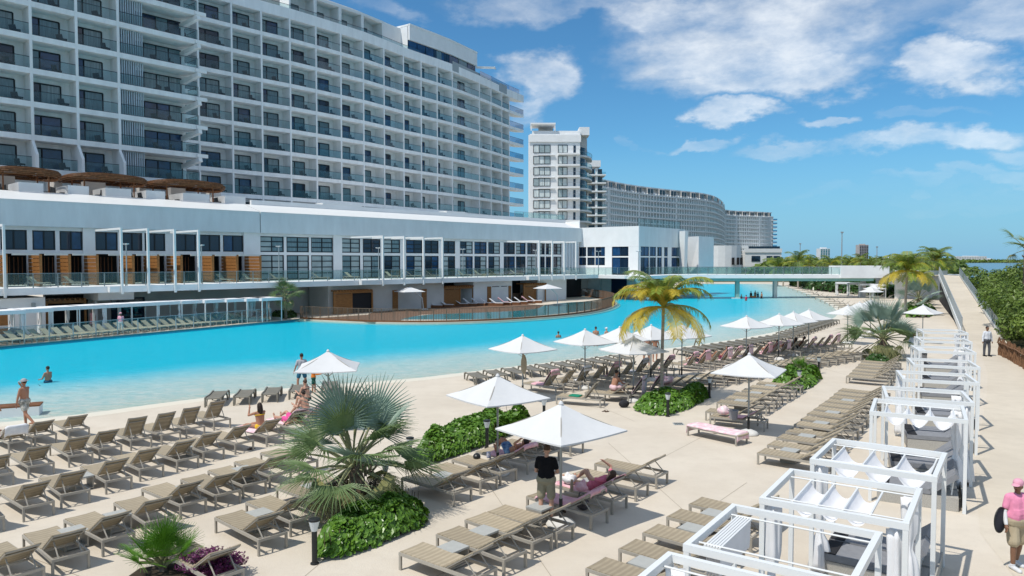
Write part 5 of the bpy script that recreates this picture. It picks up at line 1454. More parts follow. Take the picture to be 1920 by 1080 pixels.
for i, m in ((0, M_pink), (2, M_towelw), (4, M_pink), (6, M_towelg), (8, M_pink), (10, M_pink), (11, M_pink), (13, M_pinkw), (14, M_pink), (15, M_pinkw), (17, M_pink), (18, M_pink), (19, M_pinkw), (22, M_pinkw), (24, M_pink), (25, M_pinkw)):
    towel('%s towel over the %s lounger under the waterside umbrellas' % ({M_pink: 'pink', M_towelw: 'white', M_towelg: 'grey white', M_pinkw: 'pink and white'}[m], ordn(i)), ('M', i), backprof(R(58), -.05 if i % 3 else .5, .55 if i % 2 else .25), .64, m)
towel('green towel folded on the single lounger before the palm bed', ('S0', 0), [(.45, .37), (-.02, .37)], .5, mat('green towel', (.01, .22, .13), rough=.95))
towel('pink towel hanging from the lounger left of the coconut palm', ('S2', 0), backprof(R(58), -.3, .75), .5, M_pinkw, dx=-.12)
towel('grey white towel hanging beside the pink one left of the coconut palm', ('S2', 0), backprof(R(58), -.32, .85), .28, M_towelg, dx=.3)
towel('pink towel on the lounger behind the coconut palm trunk', ('S3', 0), backprof(R(58), -.2, .6), .66, M_pink)
def pile(label, loc, m, r=.26, h=.16, seed=1):
    me = MB().ell((0, 0, h), (r, r * .8, h), 18, 12)
    me.v = [tuple(Vector(v) * (1 + .45 * noise.noise(Vector(v) * 9 + Vector((seed, 0, 0))))) for v in me.v]
    o = me.obj('towel_pile', m, None, smooth=True, loc=loc); return tag(o, label, 'towel', 'towels on the loungers')
pile('crumpled pink towel on the first lounger right of the coconut palm', LG[('L', 0)][0] + Vector((-.1, .1, .36)), M_pinkw, .38, .2, 2)
pile('rolled pink towel on the lounger beside the grey bucket', G(1357, 778, .40), M_pinkw, .22, .14, 5)
pile('pink towel rolled beside the reclining woman', G(1090, 921, .5), M_pink, .17, .12, 8)
pile('white and blue towel on the table between the man and reclining woman', G(1068, 907, .40), M_towelw, .2, .12, 9)
bk = thing('ice_bucket', 'grey bucket standing on a lounger under the lone umbrella', 'bucket', G(1375, 786, .38)); b = MB().lathe([(.13, 0), (.17, .3), (.18, .3), (.18, .32), (.15, .32), (.12, .06)], 14); b.obj('pail', mat('grey plastic', (.25, .24, .25), rough=.5), bk)
MB().tube([(math.cos(t) * .17, 0, .3 + math.sin(t) * -.05) for t in [i * math.pi / 6 for i in range(7)]], .006, 4).obj('handle', M_steel, bk)
for i, (p, z, lab) in enumerate((((904, 831), .38, 'dark cap lying on the second lounger by the hedge'),)):
    c = thing('cap', 'dark baseball cap lying on the empty lounger by the hedge', 'cap', G(894, 858, .37)); MB().ell((0, 0, .03), (.11, .13, .1), 12, 8).obj('crown', M_black, c); MB().ell((0, .14, .02), (.09, .09, .012), 10, 6).obj('peak', M_black, c)
M_can = mat('blue printed can', (.03, .07, .22), rough=.3, col2=(.6, .6, .65), vscale=12)
for p, lab, r_ in (((1009, 824), 'blue and white drink can on the white towel', .05), ((916, 858), 'blue and white packet beside the bather in blue shorts', .06)):
    c = thing('drink_can', lab, 'can', G(*p, .39)); MB().lathe([(r_ * .85, 0), (r_, .015), (r_, .15), (r_ * .85, .165)], 12).obj('can_body', M_can, c)
c = thing('water_bottle', 'tan insulated bottle standing beside the reclining woman', 'bottle', G(1072, 922, .37)); MB().lathe([(.04, 0), (.042, .2), (.03, .25), (.03, .3)], 12).obj('bottle_body', M_sling, c)
for k, px in enumerate((1132.5, 1138)):
    c = thing('bottle', ('left', 'right')[k] + ' one of two dark bottles standing behind the towel covered loungers', 'bottle', G(px, 702, .4)); MB().lathe([(.05, 0), (.05, .25), (.02, .33), (.02, .4)], 10).obj('bottle_body', M_black, c)

# ------------------------------------------------------------------ umbrellas
def make_umbrella(side=2.1, hz=2.2, top=2.78):
    r = thing('umbrella', 'tmp', 'umbrella')
    MB().tube([(0, 0, .05), (0, 0, top - .04)], .03, 8).obj('pole', M_steel, r)
    MB().tube([(0, 0, .0), (0, 0, .62)], .042, 8).obj('pole_sleeve', M_black, r)
    MB().lathe([(.33, 0), (.34, .05), (.28, .12), (.12, .18), (.05, .19)], 18).obj('base', M_base, r, smooth=True)
    h = side / 2; n = 8; mb = MB()
    C = [(-h, -h), (h, -h), (h, h), (-h, h)]
    for q in range(4):
        a, b = C[q], C[(q + 1) % 4]; P = []
        for j in range(n + 1):
            t = j / n
            for i in range(n + 1):
                u = i / n; x = (a[0] * (1 - u) + b[0] * u) * t; y = (a[1] * (1 - u) + b[1] * u) * t
                sag = .035 * math.sin(math.pi * u) * t + .05 * math.sin(math.pi * t)
                edge = .03 * math.sin(math.pi * u) * t
                P.append((x * (1 - edge), y * (1 - edge), top - (top - hz) * t - sag))
        k = n + 1; mb.add(P, [(j * k + i, (j + 1) * k + i, (j + 1) * k + i + 1, j * k + i + 1) for j in range(n) for i in range(n)])
        # short valance hem
        V = [P[n * k + i] for i in range(k)]; mb.add(V + [(x, y, z - .035) for x, y, z in V], [(i, i + 1 + 0, k + i + 1, k + i) for i in range(n)])
    mb.obj('canopy', M_canvas, r)
    MB().lathe([(.05, top - .03), (.06, top), (.03, top + .05), (.005, top + .06)], 10).obj('finial', M_canvas, r)
    for q in range(4):
        g = MB(); g.bar((0, 0, top - .06), (C[q][0] * .98, C[q][1] * .98, hz - .03), .025, .02); g.obj('rib', M_lframe, r)
        g = MB(); g.bar((0, 0, hz - .35), (C[q][0] * .5, C[q][1] * .5, (top + hz) / 2 - .12), .02, .015); g.obj('strut', M_lframe, r)
    return r
um = None
def umbrella(px, py, rz, label, sc=1.0, base=None, ztop=2.80):
    global um
    t = (ztop * sc - H) / ray(px, py).z; p = ray(px, py) * t
    loc = Vector((p.x, p.y, 0)); g = 'white square umbrellas on the sand deck'
    if um is None:
        um = make_umbrella(); um.location = loc; um.rotation_euler = (0, 0, rz); um['label'] = label; um['group'] = g; um.scale = (sc,) * 3; return um
    return dup(um, label, loc, rz, g, sc=sc)
for px, py, rz, lab in (
    (1052, 755, .72, 'white umbrella shading the black shirted man and reclining woman, nearest of all'),
    (933, 703, .62, 'white umbrella above the clipped hedge, left of the nearest one'),
    (615, 657, .15, 'white umbrella at the waterline half behind the big fan palm'),
    (980, 628, .70, 'white umbrella with a brown bag tied to its pole'),
    (1097, 617, .6, 'white umbrella directly right of the one with the brown bag'),
    (1162, 613, .65, 'white umbrella behind the palm-shaded one, next to the swimmers'),
    (1188, 630, .5, 'white umbrella with palm shadow on its canopy'),
    (1221, 609, .6, 'white umbrella half hidden left of the coconut palm crown'),
    (1279, 607, .7, 'white umbrella just right of the coconut palm trunk'),
    (1405, 663, 1.05, 'lone white umbrella over the flat pink lounger'),
    (1400, 592, .6, 'first white umbrella of the four in line along the right waterline'),
    (1461, 588, .6, 'second white umbrella of the four in line along the right waterline'),
    (1488, 584, .6, 'third white umbrella of the four in line along the right waterline'),
    (1517, 580, .6, 'last white umbrella of the four in line along the right waterline'),
    (1590, 572, .7, 'front white umbrella of the far cluster left of the right fan palm'),
    (1612, 566, .7, 'middle white umbrella of the far cluster left of the right fan palm'),
    (1633, 561, .7, 'rearmost white umbrella of the far cluster left of the right fan palm'),
    (1731, 571, .75, 'white umbrella standing at the end of the cabana row'),
    (1640, 533, .7, 'small white umbrella in front of the bridge abutment'),
    (1634, 537.5, .7, 'small white umbrella just left of the one at the bridge abutment')):
    umbrella(px, py, rz, lab)
p = G(980, 748); t = (2.8 - H) / ray(980, 628).z; p = ray(980, 628) * t
bg = thing('bag', 'brown bag hanging from an umbrella pole', 'bag', (p.x + .05, p.y - .12, 1.55)); MB().ell((0, 0, .0), (.13, .09, .42), 12, 10).obj('bag_body', M_sling, bg); MB().tube([(0, 0, .38), (-.03, .06, .55)], .02, 5).obj('strap', M_sling, bg)
# far side parasols
def canti(px, py, lab, zt=2.9, Y=None, mirror=1):
    t = (zt - H) / ray(px, py).z; p = ray(px, py) * t
    r = thing('cantilever_parasol', lab, 'umbrella', (p.x, p.y, .12), .6, 'white parasols beside the small pool'); h = 1.35; hz = 2.25
    mb = MB(); C = [(-h, -h), (h, -h), (h, h), (-h, h)]
    for q in range(4): mb.quad((0, 0, zt - .12), (*C[q], hz), (*C[(q + 1) % 4], hz)); mb.quad((*C[q], hz), (*C[(q + 1) % 4], hz), (*C[(q + 1) % 4], hz - .04), (*C[q], hz - .04))
    mb.obj('canopy', M_canvas, r)
    g = MB(); g.tube([(mirror * .1, 0, zt - .3), (mirror * 1.9, .5, 1.4), (mirror * 2.1, .6, 0)], .06, 6); g.obj('arm_post', M_paint, r)
    g = MB(); g.box((mirror * 2.1, .6, .08), (.8, .8, .14)); g.obj('base_plate', M_base, r); return r
canti(768, 538, 'white cantilever parasol beside the loungers on the small pool deck'); canti(1027, 533, 'tilted white cantilever parasol at the far side of the small pool')
for px, lab in ((730, 'closed white parasol left of the cantilever parasol'), (910, 'closed white parasol by the far timber door')):
    p = G(px, 574 if px < 800 else 567, .12); r = thing('closed_parasol', lab, 'umbrella', p, 0, 'white parasols beside the small pool')
    MB().lathe([(.02, .9), (.13, .95), (.17, 1.3), (.12, 1.4), (.14, 1.7), (.09, 2.4), (.03, 2.75)], 9).obj('folded_canopy', M_canvas, r); MB().tube([(0, 0, 0), (0, 0, 2.8)], .03, 6).obj('pole', M_steel, r)
# white loungers on timber plinths by the small pool
pro = None
for i, (px, py) in enumerate(((722, 578), (745, 577), (765, 576.5), (815, 577), (836, 576), (864, 574), (881, 573.5), (897, 573), (913, 572.5), (930, 573), (946, 572), (962, 571), (976, 570), (990, 569), (1003, 568))):
    p = G(px, py, .13); lab = '%s white plinth lounger from the left beside the small pool' % ordn(i)
    if pro is None:
        pro = thing('plinth_lounger', lab, 'sun lounger', p, rzf, 'white loungers on timber plinths')
        MB().box((0, 0, .16), (.8, 1.9, .32)).obj('timber_plinth', M_wood2, pro)
        sling_strip([(.95, .38), (.0, .38), (-.1, .4)], .68, th=.05).obj('seat', M_towelw, pro); sling_strip([(-.1, .4), (-.85, .95)], .68, th=.05).obj('backrest', M_towelw, pro)
    else: dup(pro, lab, p, rzf + rnd.uniform(-.05, .05), 'white loungers on timber plinths')
towel('pink towel on a white lounger beside the small pool', None, [(.6, .42), (-.1, .42), (-.85, .98), (-.88, .7)], .6, M_pink, loc=G(946, 572, .15), rz=rzf)
towel('pink towel on the white lounger near the tilted parasol', None, [(.6, .42), (-.1, .42), (-.85, .98), (-.88, .7)], .6, M_pink, loc=G(990, 569, .15), rz=rzf)

# ------------------------------------------------------------------ bollard lights and drain
bo = None
for px, py, lab in ((590, 1057, 'black bollard light beside the big fan palm bed, nearest one'), (913, 840, 'black bollard light at the clipped hedge'), (1020, 793, 'black bollard light peeping over the nearest umbrella'), (1252, 781, 'black bollard light in front of the coconut palm bed'),
                    (1330, 746, 'black bollard light at the right end of the coconut palm bed'), (1535, 701, 'black bollard light at the far end of the right hedge'), (1498, 731, 'black bollard light inside the right hedge'), (769, 878, 'black bollard light at the left end of the clipped hedge'), (723, 931, 'black bollard light just behind the big fan palm')):
    loc = G(px, py)
    if bo is None:
        bo = thing('bollard_light', lab, 'bollard', loc, 0, 'bollard lights on the sand deck')
        MB().lathe([(.085, 0), (.085, .02), (.055, .03), (.055, .66)], 14).obj('post', M_black, bo)
        MB().lathe([(.06, .66), (.105, .84), (.11, .86)], 14).obj('lamp_glass', M_lamp, bo); MB().lathe([(.11, .86), (.118, .87), (.118, .895), (.09, .91)], 14).obj('cap', M_black, bo)
    else: dup(bo, lab, loc, 0, 'bollard lights on the sand deck')
dr = thing('drain_cover', 'small dark square drain cover set in the sand deck', 'drain cover', G(1272, 795)); MB().box((0, 0, .006), (.36, .36, .012)).obj('frame', M_grey, dr)
for k in range(5): MB().box((-.12 + .06 * k, 0, .014), (.03, .28, .01)).obj('grate_bar', M_black, dr)

# small belongings left on the deck
M_sandal = mat('brown rubber sandal', (.10, .06, .04), rough=.8)
sm_ = MB().ell((-.07, 0, .015), (.045, .125, .018), 10, 5).ell((.07, .03, .015), (.045, .125, .018), 10, 5)
for s_ in (-.07, .07): sm_.tube([(s_ - .045, .03, .02), (s_, .06, .055), (s_ + .045, .03, .02)], .01, 4)
smm = sm_.mesh('sandals', M_sandal)
for px, py, lab in ((1034, 978, 'beside the feet of the black shirted person'), (1343, 812, 'under the flat pink lounger'), (470, 842, 'under the bikini woman lounger'), (1135, 772, 'in front of the green towel lounger'), (905, 882, 'in front of the hedge side lounger'), (1062, 958, 'under the reclining woman lounger')):
    o = link('sandals', smm, None, G(px, py), rnd.uniform(0, 6)); tag(o, 'pair of brown sandals lying ' + lab, 'sandals', 'sandals on the deck')
for px, py, col, lab in ((1092, 955, (.12, .11, .12), 'dark patterned bag lying under the lounger near the reclining woman'), (1170, 764, (.03, .03, .035), 'black bag on the deck beside the seated shirtless person')):
    b_ = thing('beach_bag', lab, 'bag', G(px, py), rnd.uniform(0, 3)); m_ = mat('bag cloth ' + str(px), col, rough=.9, var=.5, vscale=14)
    q = MB().ell((0, 0, .15), (.22, .12, .16), 14, 9); q.v = [(x, y, max(0, z)) for x, y, z in q.v]; q.obj('bag_body', m_, b_, smooth=True)
    MB().tube([(-.12, 0, .28), (-.08, .02, .4), (.08, .02, .4), (.12, 0, .28)], .012, 5).obj('handle', m_, b_)
# ------------------------------------------------------------------ cabanas
def curtain_mesh(seed, hh=2.1, tie=1.15, r0=.078, spread=.16, flare=.16):
    rr = random.Random(seed); mb = MB(); n = 22; rows = 15; P = []
    ph = rr.uniform(0, 6)
    for j in range(rows):
        z = .12 + (hh - .12) * j / (rows - 1)
        pin = math.exp(-((z - tie) / .16) ** 2)
        rad = r0 * (1 - .62 * pin) + (flare * .35 if z < tie else 0) * (1 - pin) * (1 - z / tie if z < tie else 0)
        for i in range(n):
            t = 2 * math.pi * i / n
            w = 1 + .35 * math.sin(5 * t + ph + z * 1.2) + .12 * math.sin(9 * t + 2 * ph - z * 2)
            P.append((rad * w * math.cos(t) * 1.35, rad * w * math.sin(t), z))
    fs = [(j * n + i, j * n + (i + 1) % n, (j + 1) * n + (i + 1) % n, (j + 1) * n + i) for j in range(rows - 1) for i in range(n)]
    fs += [tuple(reversed(range(n))), tuple((rows - 1) * n + i for i in range(n))]
    return mb.add(P, fs)
CURTM = [curtain_mesh(s, tie=t).mesh('curtain', M_curtain, True) for s, t in ((1, 1.2), (2, 1.05), (3, .9), (4, 1.3))]
WU, WV, CH = 2.1, 2.0, 2.25
def make_cabana(label, loc, rz, drape, seed, g='white framed cabanas along the promenade', bed=True, lo=False, wu=WU, wv=WV, flat=False):
    rr = random.Random(seed)
    r = thing('cabana', label, 'cabana', loc, rz, g)
    hx, hy = wu / 2, wv / 2
    pm = MB().box((0, 0, CH / 2 - .05), (.075, .075, CH - .1)).mesh('post', M_paint)
    for sx in (-1, 1):
        for sy in (-1, 1): link('post', pm, r, (sx * (hx - .045), sy * (hy - .045), 0))
    for sy in (-1, 1): q = MB(); q.box((0, sy * (hy - .045), CH - .05), (wu, .08, .10)); q.obj('beam', M_paint, r)
    for sx in (-1, 1): q = MB(); q.box((sx * (hx - .045), 0, CH - .048), (.08, wv - .172, .104)); q.obj('beam', M_paint, r)
    if lo: pass
    for sy in (-1, 1):
        q = MB(); q.tube([(-hx + .09, sy * (hy - .34), CH - .06), (hx - .09, sy * (hy - .34), CH - .06)], .014, 5); q.obj('canopy_rod', M_paint, r)
    # canopy cloth hung in swags between battens, or drawn back to one side
    xs = drape; n = 8
    if flat:
        mb = MB(); mb.box((0, 0, CH + .015), (wu + .02, wv + .02, .03))
        for sx, sy, a_, b_ in ((0, -1, wu, .02), (0, 1, wu, .02), (-1, 0, .02, wv), (1, 0, .02, wv)): mb.box((sx * (wu / 2 + .02), sy * (wv / 2 + .02), CH - .13), (a_, b_, .25))
        mb.obj('canopy_cloth', M_curtain, r); xs = []
    if xs:
        mb = MB()
        for a, b in zip(xs, xs[1:]):
            P = []; sag = min(.30, .55 * (b - a)) if b - a > .12 else .42
            for i in range(n + 1):
                u = i / n; x = a + (b - a) * u
                for j in range(5):
                    y = (-1 + j / 2) * (hy - .34); P.append((x, y, CH - .085 - sag * (1 - (2 * u - 1) ** 2) + .02 * noise.noise(Vector((x * 6, y * 5, seed)))))
            mb.add(P, [(i * 5 + j, (i + 1) * 5 + j, (i + 1) * 5 + j + 1, i * 5 + j + 1) for i in range(n) for j in range(4)])
        mb.obj('canopy_cloth', M_curtain, r, smooth=True)
        for x in xs:
            q = MB(); q.tube([(x, -hy + .3, CH - .08), (x, hy - .3, CH - .08)], .02, 5); q.obj('batten', M_paint, r)
    for k, (sx, sy) in enumerate(((-1, -1), (1, -1), (1, 1), (-1, 1))):
        if rr.random() < .58: continue
        link('curtain', CURTM[(k + seed) % 4], r, (sx * (hx - .17), sy * (hy - .14), 0), rr.uniform(-.4, .4))
    # low wicker skirt
    q = MB(); q.box((hx - .05, 0, .15), (.03, wv - .1, .30)); q.obj('wicker_skirt', M_weave, r)
    if bed:
        d = thing('daybed', 'grey daybed inside the ' + label.replace('white framed ', '').replace('white canopied ', '').replace('white ', ''), 'daybed', loc, rz, 'grey daybeds in the cabanas')
        for s in (-1, 1):
            y = s * .42 - .1
            q = MB(); q.box((.02, y, .16), (1.75, .72, .32)); q.obj('wicker_base', M_weave, d)
            q = MB(); q.box((-.28, y, .40), (1.18, .74, .13)); q.obj('mattress', M_mattress, d)
            q = MB(); q.bar((.30, y, .40), (.86, y, .86), .74, .13, up=(0, 0, 1)); q.obj('mattress_back', M_mattress, d)
            q = MB(); q.box((-.72, y, .475), (.26, .745, .012)); q.obj('foot_band', M_dark, d)
            q = MB(); q.bar((.75, y - .2, .35), (.80, y - .2, .78), .03, .03); q.bar((.75, y + .2, .35), (.80, y + .2, .78), .03, .03); q.obj('back_prop', M_paint, d)
    return r
S4 = [-.72, -.28, .16, .60, .93]; S3 = [-.55, -.05, .42, .86]; FOLD = [-.86, -.82, -.78, -.74, -.70, -.66]
CB = [  # FL corner pixel of the top frame, rotation, drape, label detail
    ((1170, 1080), -35, [], 'at the bottom edge, nearest of all'), ((1280, 1020), -35, FOLD, 'with its canopy folded to the left, second nearest'),
    ((1423, 933), -34, [-.62, -.25, .12, .5], 'with half-width sagging canopy, third nearest'), ((1518, 860), -35, [-.75, -.2, .35, .9], 'with swagged canopy, fourth nearest'),
    ((1630, 771), -29, [-.72, -.22, .28, .80], 'with full swagged canopy, fifth nearest'), ((1660, 744), -24, [], 'without canopy cloth, sixth nearest'),
    ((1692, 710), -22, [], 'seventh from the near end'), ((1712, 683), -22, [], 'eighth from the near end'), ((1722, 657), -20, FOLD, 'ninth from the near end'), ((1727, 638.5), -20, [], 'tenth from the near end'), ((1730, 622), -20, [], 'at the far end of the promenade row')]
prev = None
for i, ((px, py), deg, dr_, lab) in enumerate(CB):
    p = G(px, py, CH); a = R(deg); u = Vector((math.cos(a), math.sin(a), 0)); v = Vector((-u.y, u.x, 0))
    if i == 0:
        q = G(1253, 1033, CH) - v * WV; p = q
    c = p + u * WU / 2 + v * WV / 2
    make_cabana('white framed cabana ' + lab, Vector((c.x, c.y, 0)), a, dr_, i + 3)
# curved white pebble edge, side screens on the promenade handled by the skirts
# far pool side cabanas
q = None
for i in range(12):
    px = 4 + 494 * (1 - (1 - i / 11) ** 1.2); zt = CH + .14
    ys = [(0, 582), (111, 574.5), (222, 569), (333, 563.5), (463, 558.8), (510, 557.4)]
    y_ = next(y0 + (y1 - y0) * (px - x0) / (x1 - x0) for (x0, y0), (x1, y1) in zip(ys, ys[1:]) if px <= x1)
    d = ray(px, y_); t = (zt - H) / d.z; p = d * t
    make_cabana('white canopied cabana on the far pool side, %s from the left' % ordn(i), Vector((p.x, p.y, .12)), PANG + R(8), [], i + 40, 'white cabanas along the far pool side', bed=i % 2 == 0, wu=2.3, flat=True)
for i in range(4):
    d = ray(1580 + i * 22, 529.5 + i * 1.2); t = (CH - H) / d.z; p = d * t
    make_cabana('small white cabana under the right end of the footbridge, %s from the left' % ordn(i), Vector((p.x, p.y, 0)), R(-20), [], i + 70, 'white cabanas by the footbridge', bed=False, flat=True)

# ------------------------------------------------------------------ ramp and promenade fences
ra0, ra1 = Vector((38.3, 60, 0)), Vector((63.9, 107.5, 3.75)); rd = (ra1 - ra0); rdh = Vector((rd.x, rd.y, 0)).normalized(); rn = Vector((rdh.y, -rdh.x, 0))
rw = 1.2
ramp = thing('ramp', 'pale concrete ramp rising to the footbridge at the right', 'ramp', (0, 0, 0))
mb = MB(); A, B, C_, D_ = ra0 - rn * rw, ra0 + rn * rw, ra1 + rn * rw, ra1 - rn * rw
mb.add([A - Vector((0, 0, .05)), B - Vector((0, 0, .05)), C_ - Vector((0, 0, .4)), D_ - Vector((0, 0, .4)), A + Vector((0, 0, .01)), B + Vector((0, 0, .01)), C_, D_], MB.BF); mb.obj('walkway_slab', M_path, ramp)
mb = MB(); mb.bar(A - rn * .12 + Vector((0, 0, .1)), D_ - rn * .12, .16, .5); mb.obj('stringer', M_paint, ramp)
mb = MB(); mb.bar(B + rn * .12 + Vector((0, 0, .1)), C_ + rn * .12, .16, .4); mb.obj('stringer', M_paint, ramp)
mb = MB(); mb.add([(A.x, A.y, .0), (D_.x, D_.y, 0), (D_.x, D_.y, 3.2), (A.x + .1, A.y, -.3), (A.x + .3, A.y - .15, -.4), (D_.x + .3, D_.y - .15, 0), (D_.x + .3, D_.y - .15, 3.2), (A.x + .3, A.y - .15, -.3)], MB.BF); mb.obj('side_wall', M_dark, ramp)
mb = MB(); mb.add([*(ra1 + rn * rw, ra1 - rn * rw, ra1 - rn * rw + Vector((-6, 7, 0)), ra1 + rn * rw + Vector((2, 9, 0)))], [(0, 1, 2, 3)]); mb.obj('landing', M_path, ramp)
railing('ramp_railing', 'dark barred railing on the left side of the ramp', 'railing', [A - rn * .1 + Vector((0, 0, .2)), D_ - rn * .1 + Vector((0, 0, .2))], 1.1, 1.6, M_grey, None, M_grey, pickets=.28, mpk=M_grey, picket_r=.02)
railing('ramp_railing', 'grey panelled railing on the right side of the ramp', 'railing', [B + rn * .05 + Vector((.2, .3, 0)), C_ + rn * .05], 1.15, 1.3, M_grey, M_rail, M_steel, thick=.02)
# rustic stick fence
f0, f1 = Vector((24.4, 33.0, 0)), Vector((30.9, 46.6, 0))
sf = thing('stick_fence', 'rustic fence of crooked brown sticks beside the promenade', 'fence', f0)
rr = random.Random(5); n = 78
M_stick = mat('reddish brown peeled sticks', (.22, .115, .06), rough=.8, var=.5, vscale=3, stretch=(3, 3, .8))
sv = []
for k in range(10):
    q = MB(); h = 1.0 + rr.uniform(-.08, .14); r0 = rr.uniform(.035, .055)
    q.tube([(rr.uniform(-.05, .05), rr.uniform(-.05, .05), h * t) for t in (0, .25, .5, .75, 1)], [r0 * 1.1, r0, r0 * .9, r0, r0 * .8], 6); sv.append(q.mesh('stick', M_stick))
for k in range(n):
    p = f0.lerp(f1, k / (n - 1)) - f0 + Vector((.35 * math.sin(k / n * 3.1), 0, 0)); link('stick', rr.choice(sv), sf, p, rr.uniform(0, 6))
q = MB(); q.tube([f0.lerp(f1, t) - f0 + Vector((.35 * math.sin(t * 3.1) - .08, 0, .82 + .03 * math.sin(t * 30))) for t in [i / 16 for i in range(17)]], .04, 6); q.obj('top_rail', M_stick, sf)

# ------------------------------------------------------------------ plants
def leaf_round(mb, c, nrm, r, rr, lobes=6):
    nrm = nrm.normalized(); a = nrm.orthogonal().normalized(); a = Matrix.Rotation(rr.uniform(0, 6.28), 3, nrm) @ a; b = nrm.cross(a)
    k = rr.uniform(.7, 1.0)
    P = [c + a * r, c + a * r * .35 + b * r * .8 * k + nrm * r * .18, c - a * r * .75 + b * r * .55 * k + nrm * r * .12, c - a * r, c - a * r * .75 - b * r * .55 * k + nrm * r * .12, c + a * r * .35 - b * r * .8 * k + nrm * r * .18]
    mb.add(P, [(0, 1, 2, 3), (0, 3, 4, 5)])
def inpoly(p, poly):
    c = False; n = len(poly)
    for i in range(n):
        a, b = poly[i], poly[i - 1]
        if (a[1] > p[1]) != (b[1] > p[1]) and p[0] < (b[0] - a[0]) * (p[1] - a[1]) / (b[1] - a[1]) + a[0]: c = not c
    return c
def dpoly(p, poly):
    d = 9e9
    for i in range(len(poly)):
        a, b = Vector(poly[i - 1]), Vector(poly[i]); q = Vector(p); ab = b - a
        t = max(0, min(1, (q - a).dot(ab) / max(1e-9, ab.length_squared))); d = min(d, (a + ab * t - q).length)
    return d
def bed(label, pix, h, dens, size, m, seed, name='sea_grape_hedge', cat='hedge'):
    poly = [V2(G(*p)) for p in pix]; rr = random.Random(seed)
    cx = sum(p[0] for p in poly) / len(poly); cy = sum(p[1] for p in poly) / len(poly)
    r = thing(name, label, cat, (cx, cy, 0)); L_ = [(p[0] - cx, p[1] - cy) for p in poly]
    x0, x1 = min(p[0] for p in L_), max(p[0] for p in L_); y0, y1 = min(p[1] for p in L_), max(p[1] for p in L_)
    area = abs(sum(L_[i - 1][0] * L_[i][1] - L_[i][0] * L_[i - 1][1] for i in range(len(L_)))) / 2
    def hh(p):
        d = dpoly(p, L_) if inpoly(p, L_) else 0
        return h * min(1, (d / .38)) ** .6 * (.8 + .45 * noise.noise(Vector((p[0] * 1.3, p[1] * 1.3, seed))))
    n = 0; mb = MB(); core = MB(); cnt = int(area * dens * 1.15)
    while n < cnt:
        p = (rr.uniform(x0, x1), rr.uniform(y0, y1))
        if not inpoly(p, L_): continue
        top = hh(p); z = top * (1 - .55 * rr.random() ** 2.2) + .03
        d = dpoly(p, L_)
        out = Vector((p[0] - (x0 + x1) / 2, p[1] - (y0 + y1) / 2, 0)); out = out.normalized() if out.length > 0 else out
        nv = Vector((rr.gauss(0, .55), rr.gauss(0, .55), 1)) + out * (1.1 if d < .3 else .1)
        leaf_round(mb, Vector((p[0], p[1], max(.04, z))), nv, size * rr.uniform(.65, 1.25), rr); n += 1
    mb.obj('foliage', m, r, kind='stuff')
    inn = [(x * .82, y * .82) for x, y in L_]
    core.prism(inn, 0.0, h * .3); core.obj('planting_soil', M_soil, r)
    st = MB()
    for _ in range(int(area * 7)):
        p = (rr.uniform(x0, x1), rr.uniform(y0, y1))
        if inpoly(p, L_): st.tube([(p[0], p[1], h * .3), (p[0] + rr.gauss(0, .06), p[1] + rr.gauss(0, .06), h * .85)], .008, 3, cap=False)
    st.obj('stems', M_twig, r, kind='stuff'); return r
bed('glossy green hedge mound round the foot of the big fan palm', [(588, 1052), (640, 1050), (700, 1028), (760, 1004), (800, 985), (803, 968), (770, 950), (730, 938), (690, 945), (640, 975), (600, 1015)], .62, 620, .075, M_shrub, 3)
bed('long clipped green hedge along the lounger row by the bollard', [(775, 874), (800, 874), (850, 858), (905, 838), (960, 817), (990, 804), (996, 792), (960, 787), (900, 800), (850, 815), (800, 835), (775, 858)], .72, 520, .08, M_shrub, 5)
bed('green hedge bed round the foot of the coconut palm', [(1188, 770), (1215, 779), (1252, 780), (1290, 768), (1318, 754), (1332, 744), (1320, 738), (1280, 742), (1240, 749), (1200, 757)], .60, 330, .085, M_shrub, 7)
bed('green hedge bed with a spiky plant at the right of the middle lounger row', [(1448, 722), (1470, 730), (1500, 734), (1520, 728), (1540, 712), (1535, 700), (1500, 702), (1468, 707)], .75, 260, .09, M_shrub, 9)
bed('small low green bed at the foot of the right fan palm', [(1622, 679), (1650, 683), (1680, 676), (1690, 668), (1660, 664), (1630, 668)], .4, 160, .09, M_shrub2, 11)
bed('low dark shrubs beside the far left palm', [(500, 600), (520, 601), (556, 598), (556, 591), (510, 592)], .6, 70, .12, M_shrub2, 13)
bed('dark green shrub bank under the right end of the footbridge', [(1480, 535), (1520, 545), (1600, 552), (1690, 560), (1700, 548), (1640, 540), (1560, 536), (1490, 531)], 1.6, 10, .35, M_shrub2, 15)
bed('green shrubs below the white umbrella at the end of the cabana row', [(1700, 596), (1740, 596), (1756, 588), (1740, 583), (1700, 586)], .9, 45, .15, M_shrub, 17)

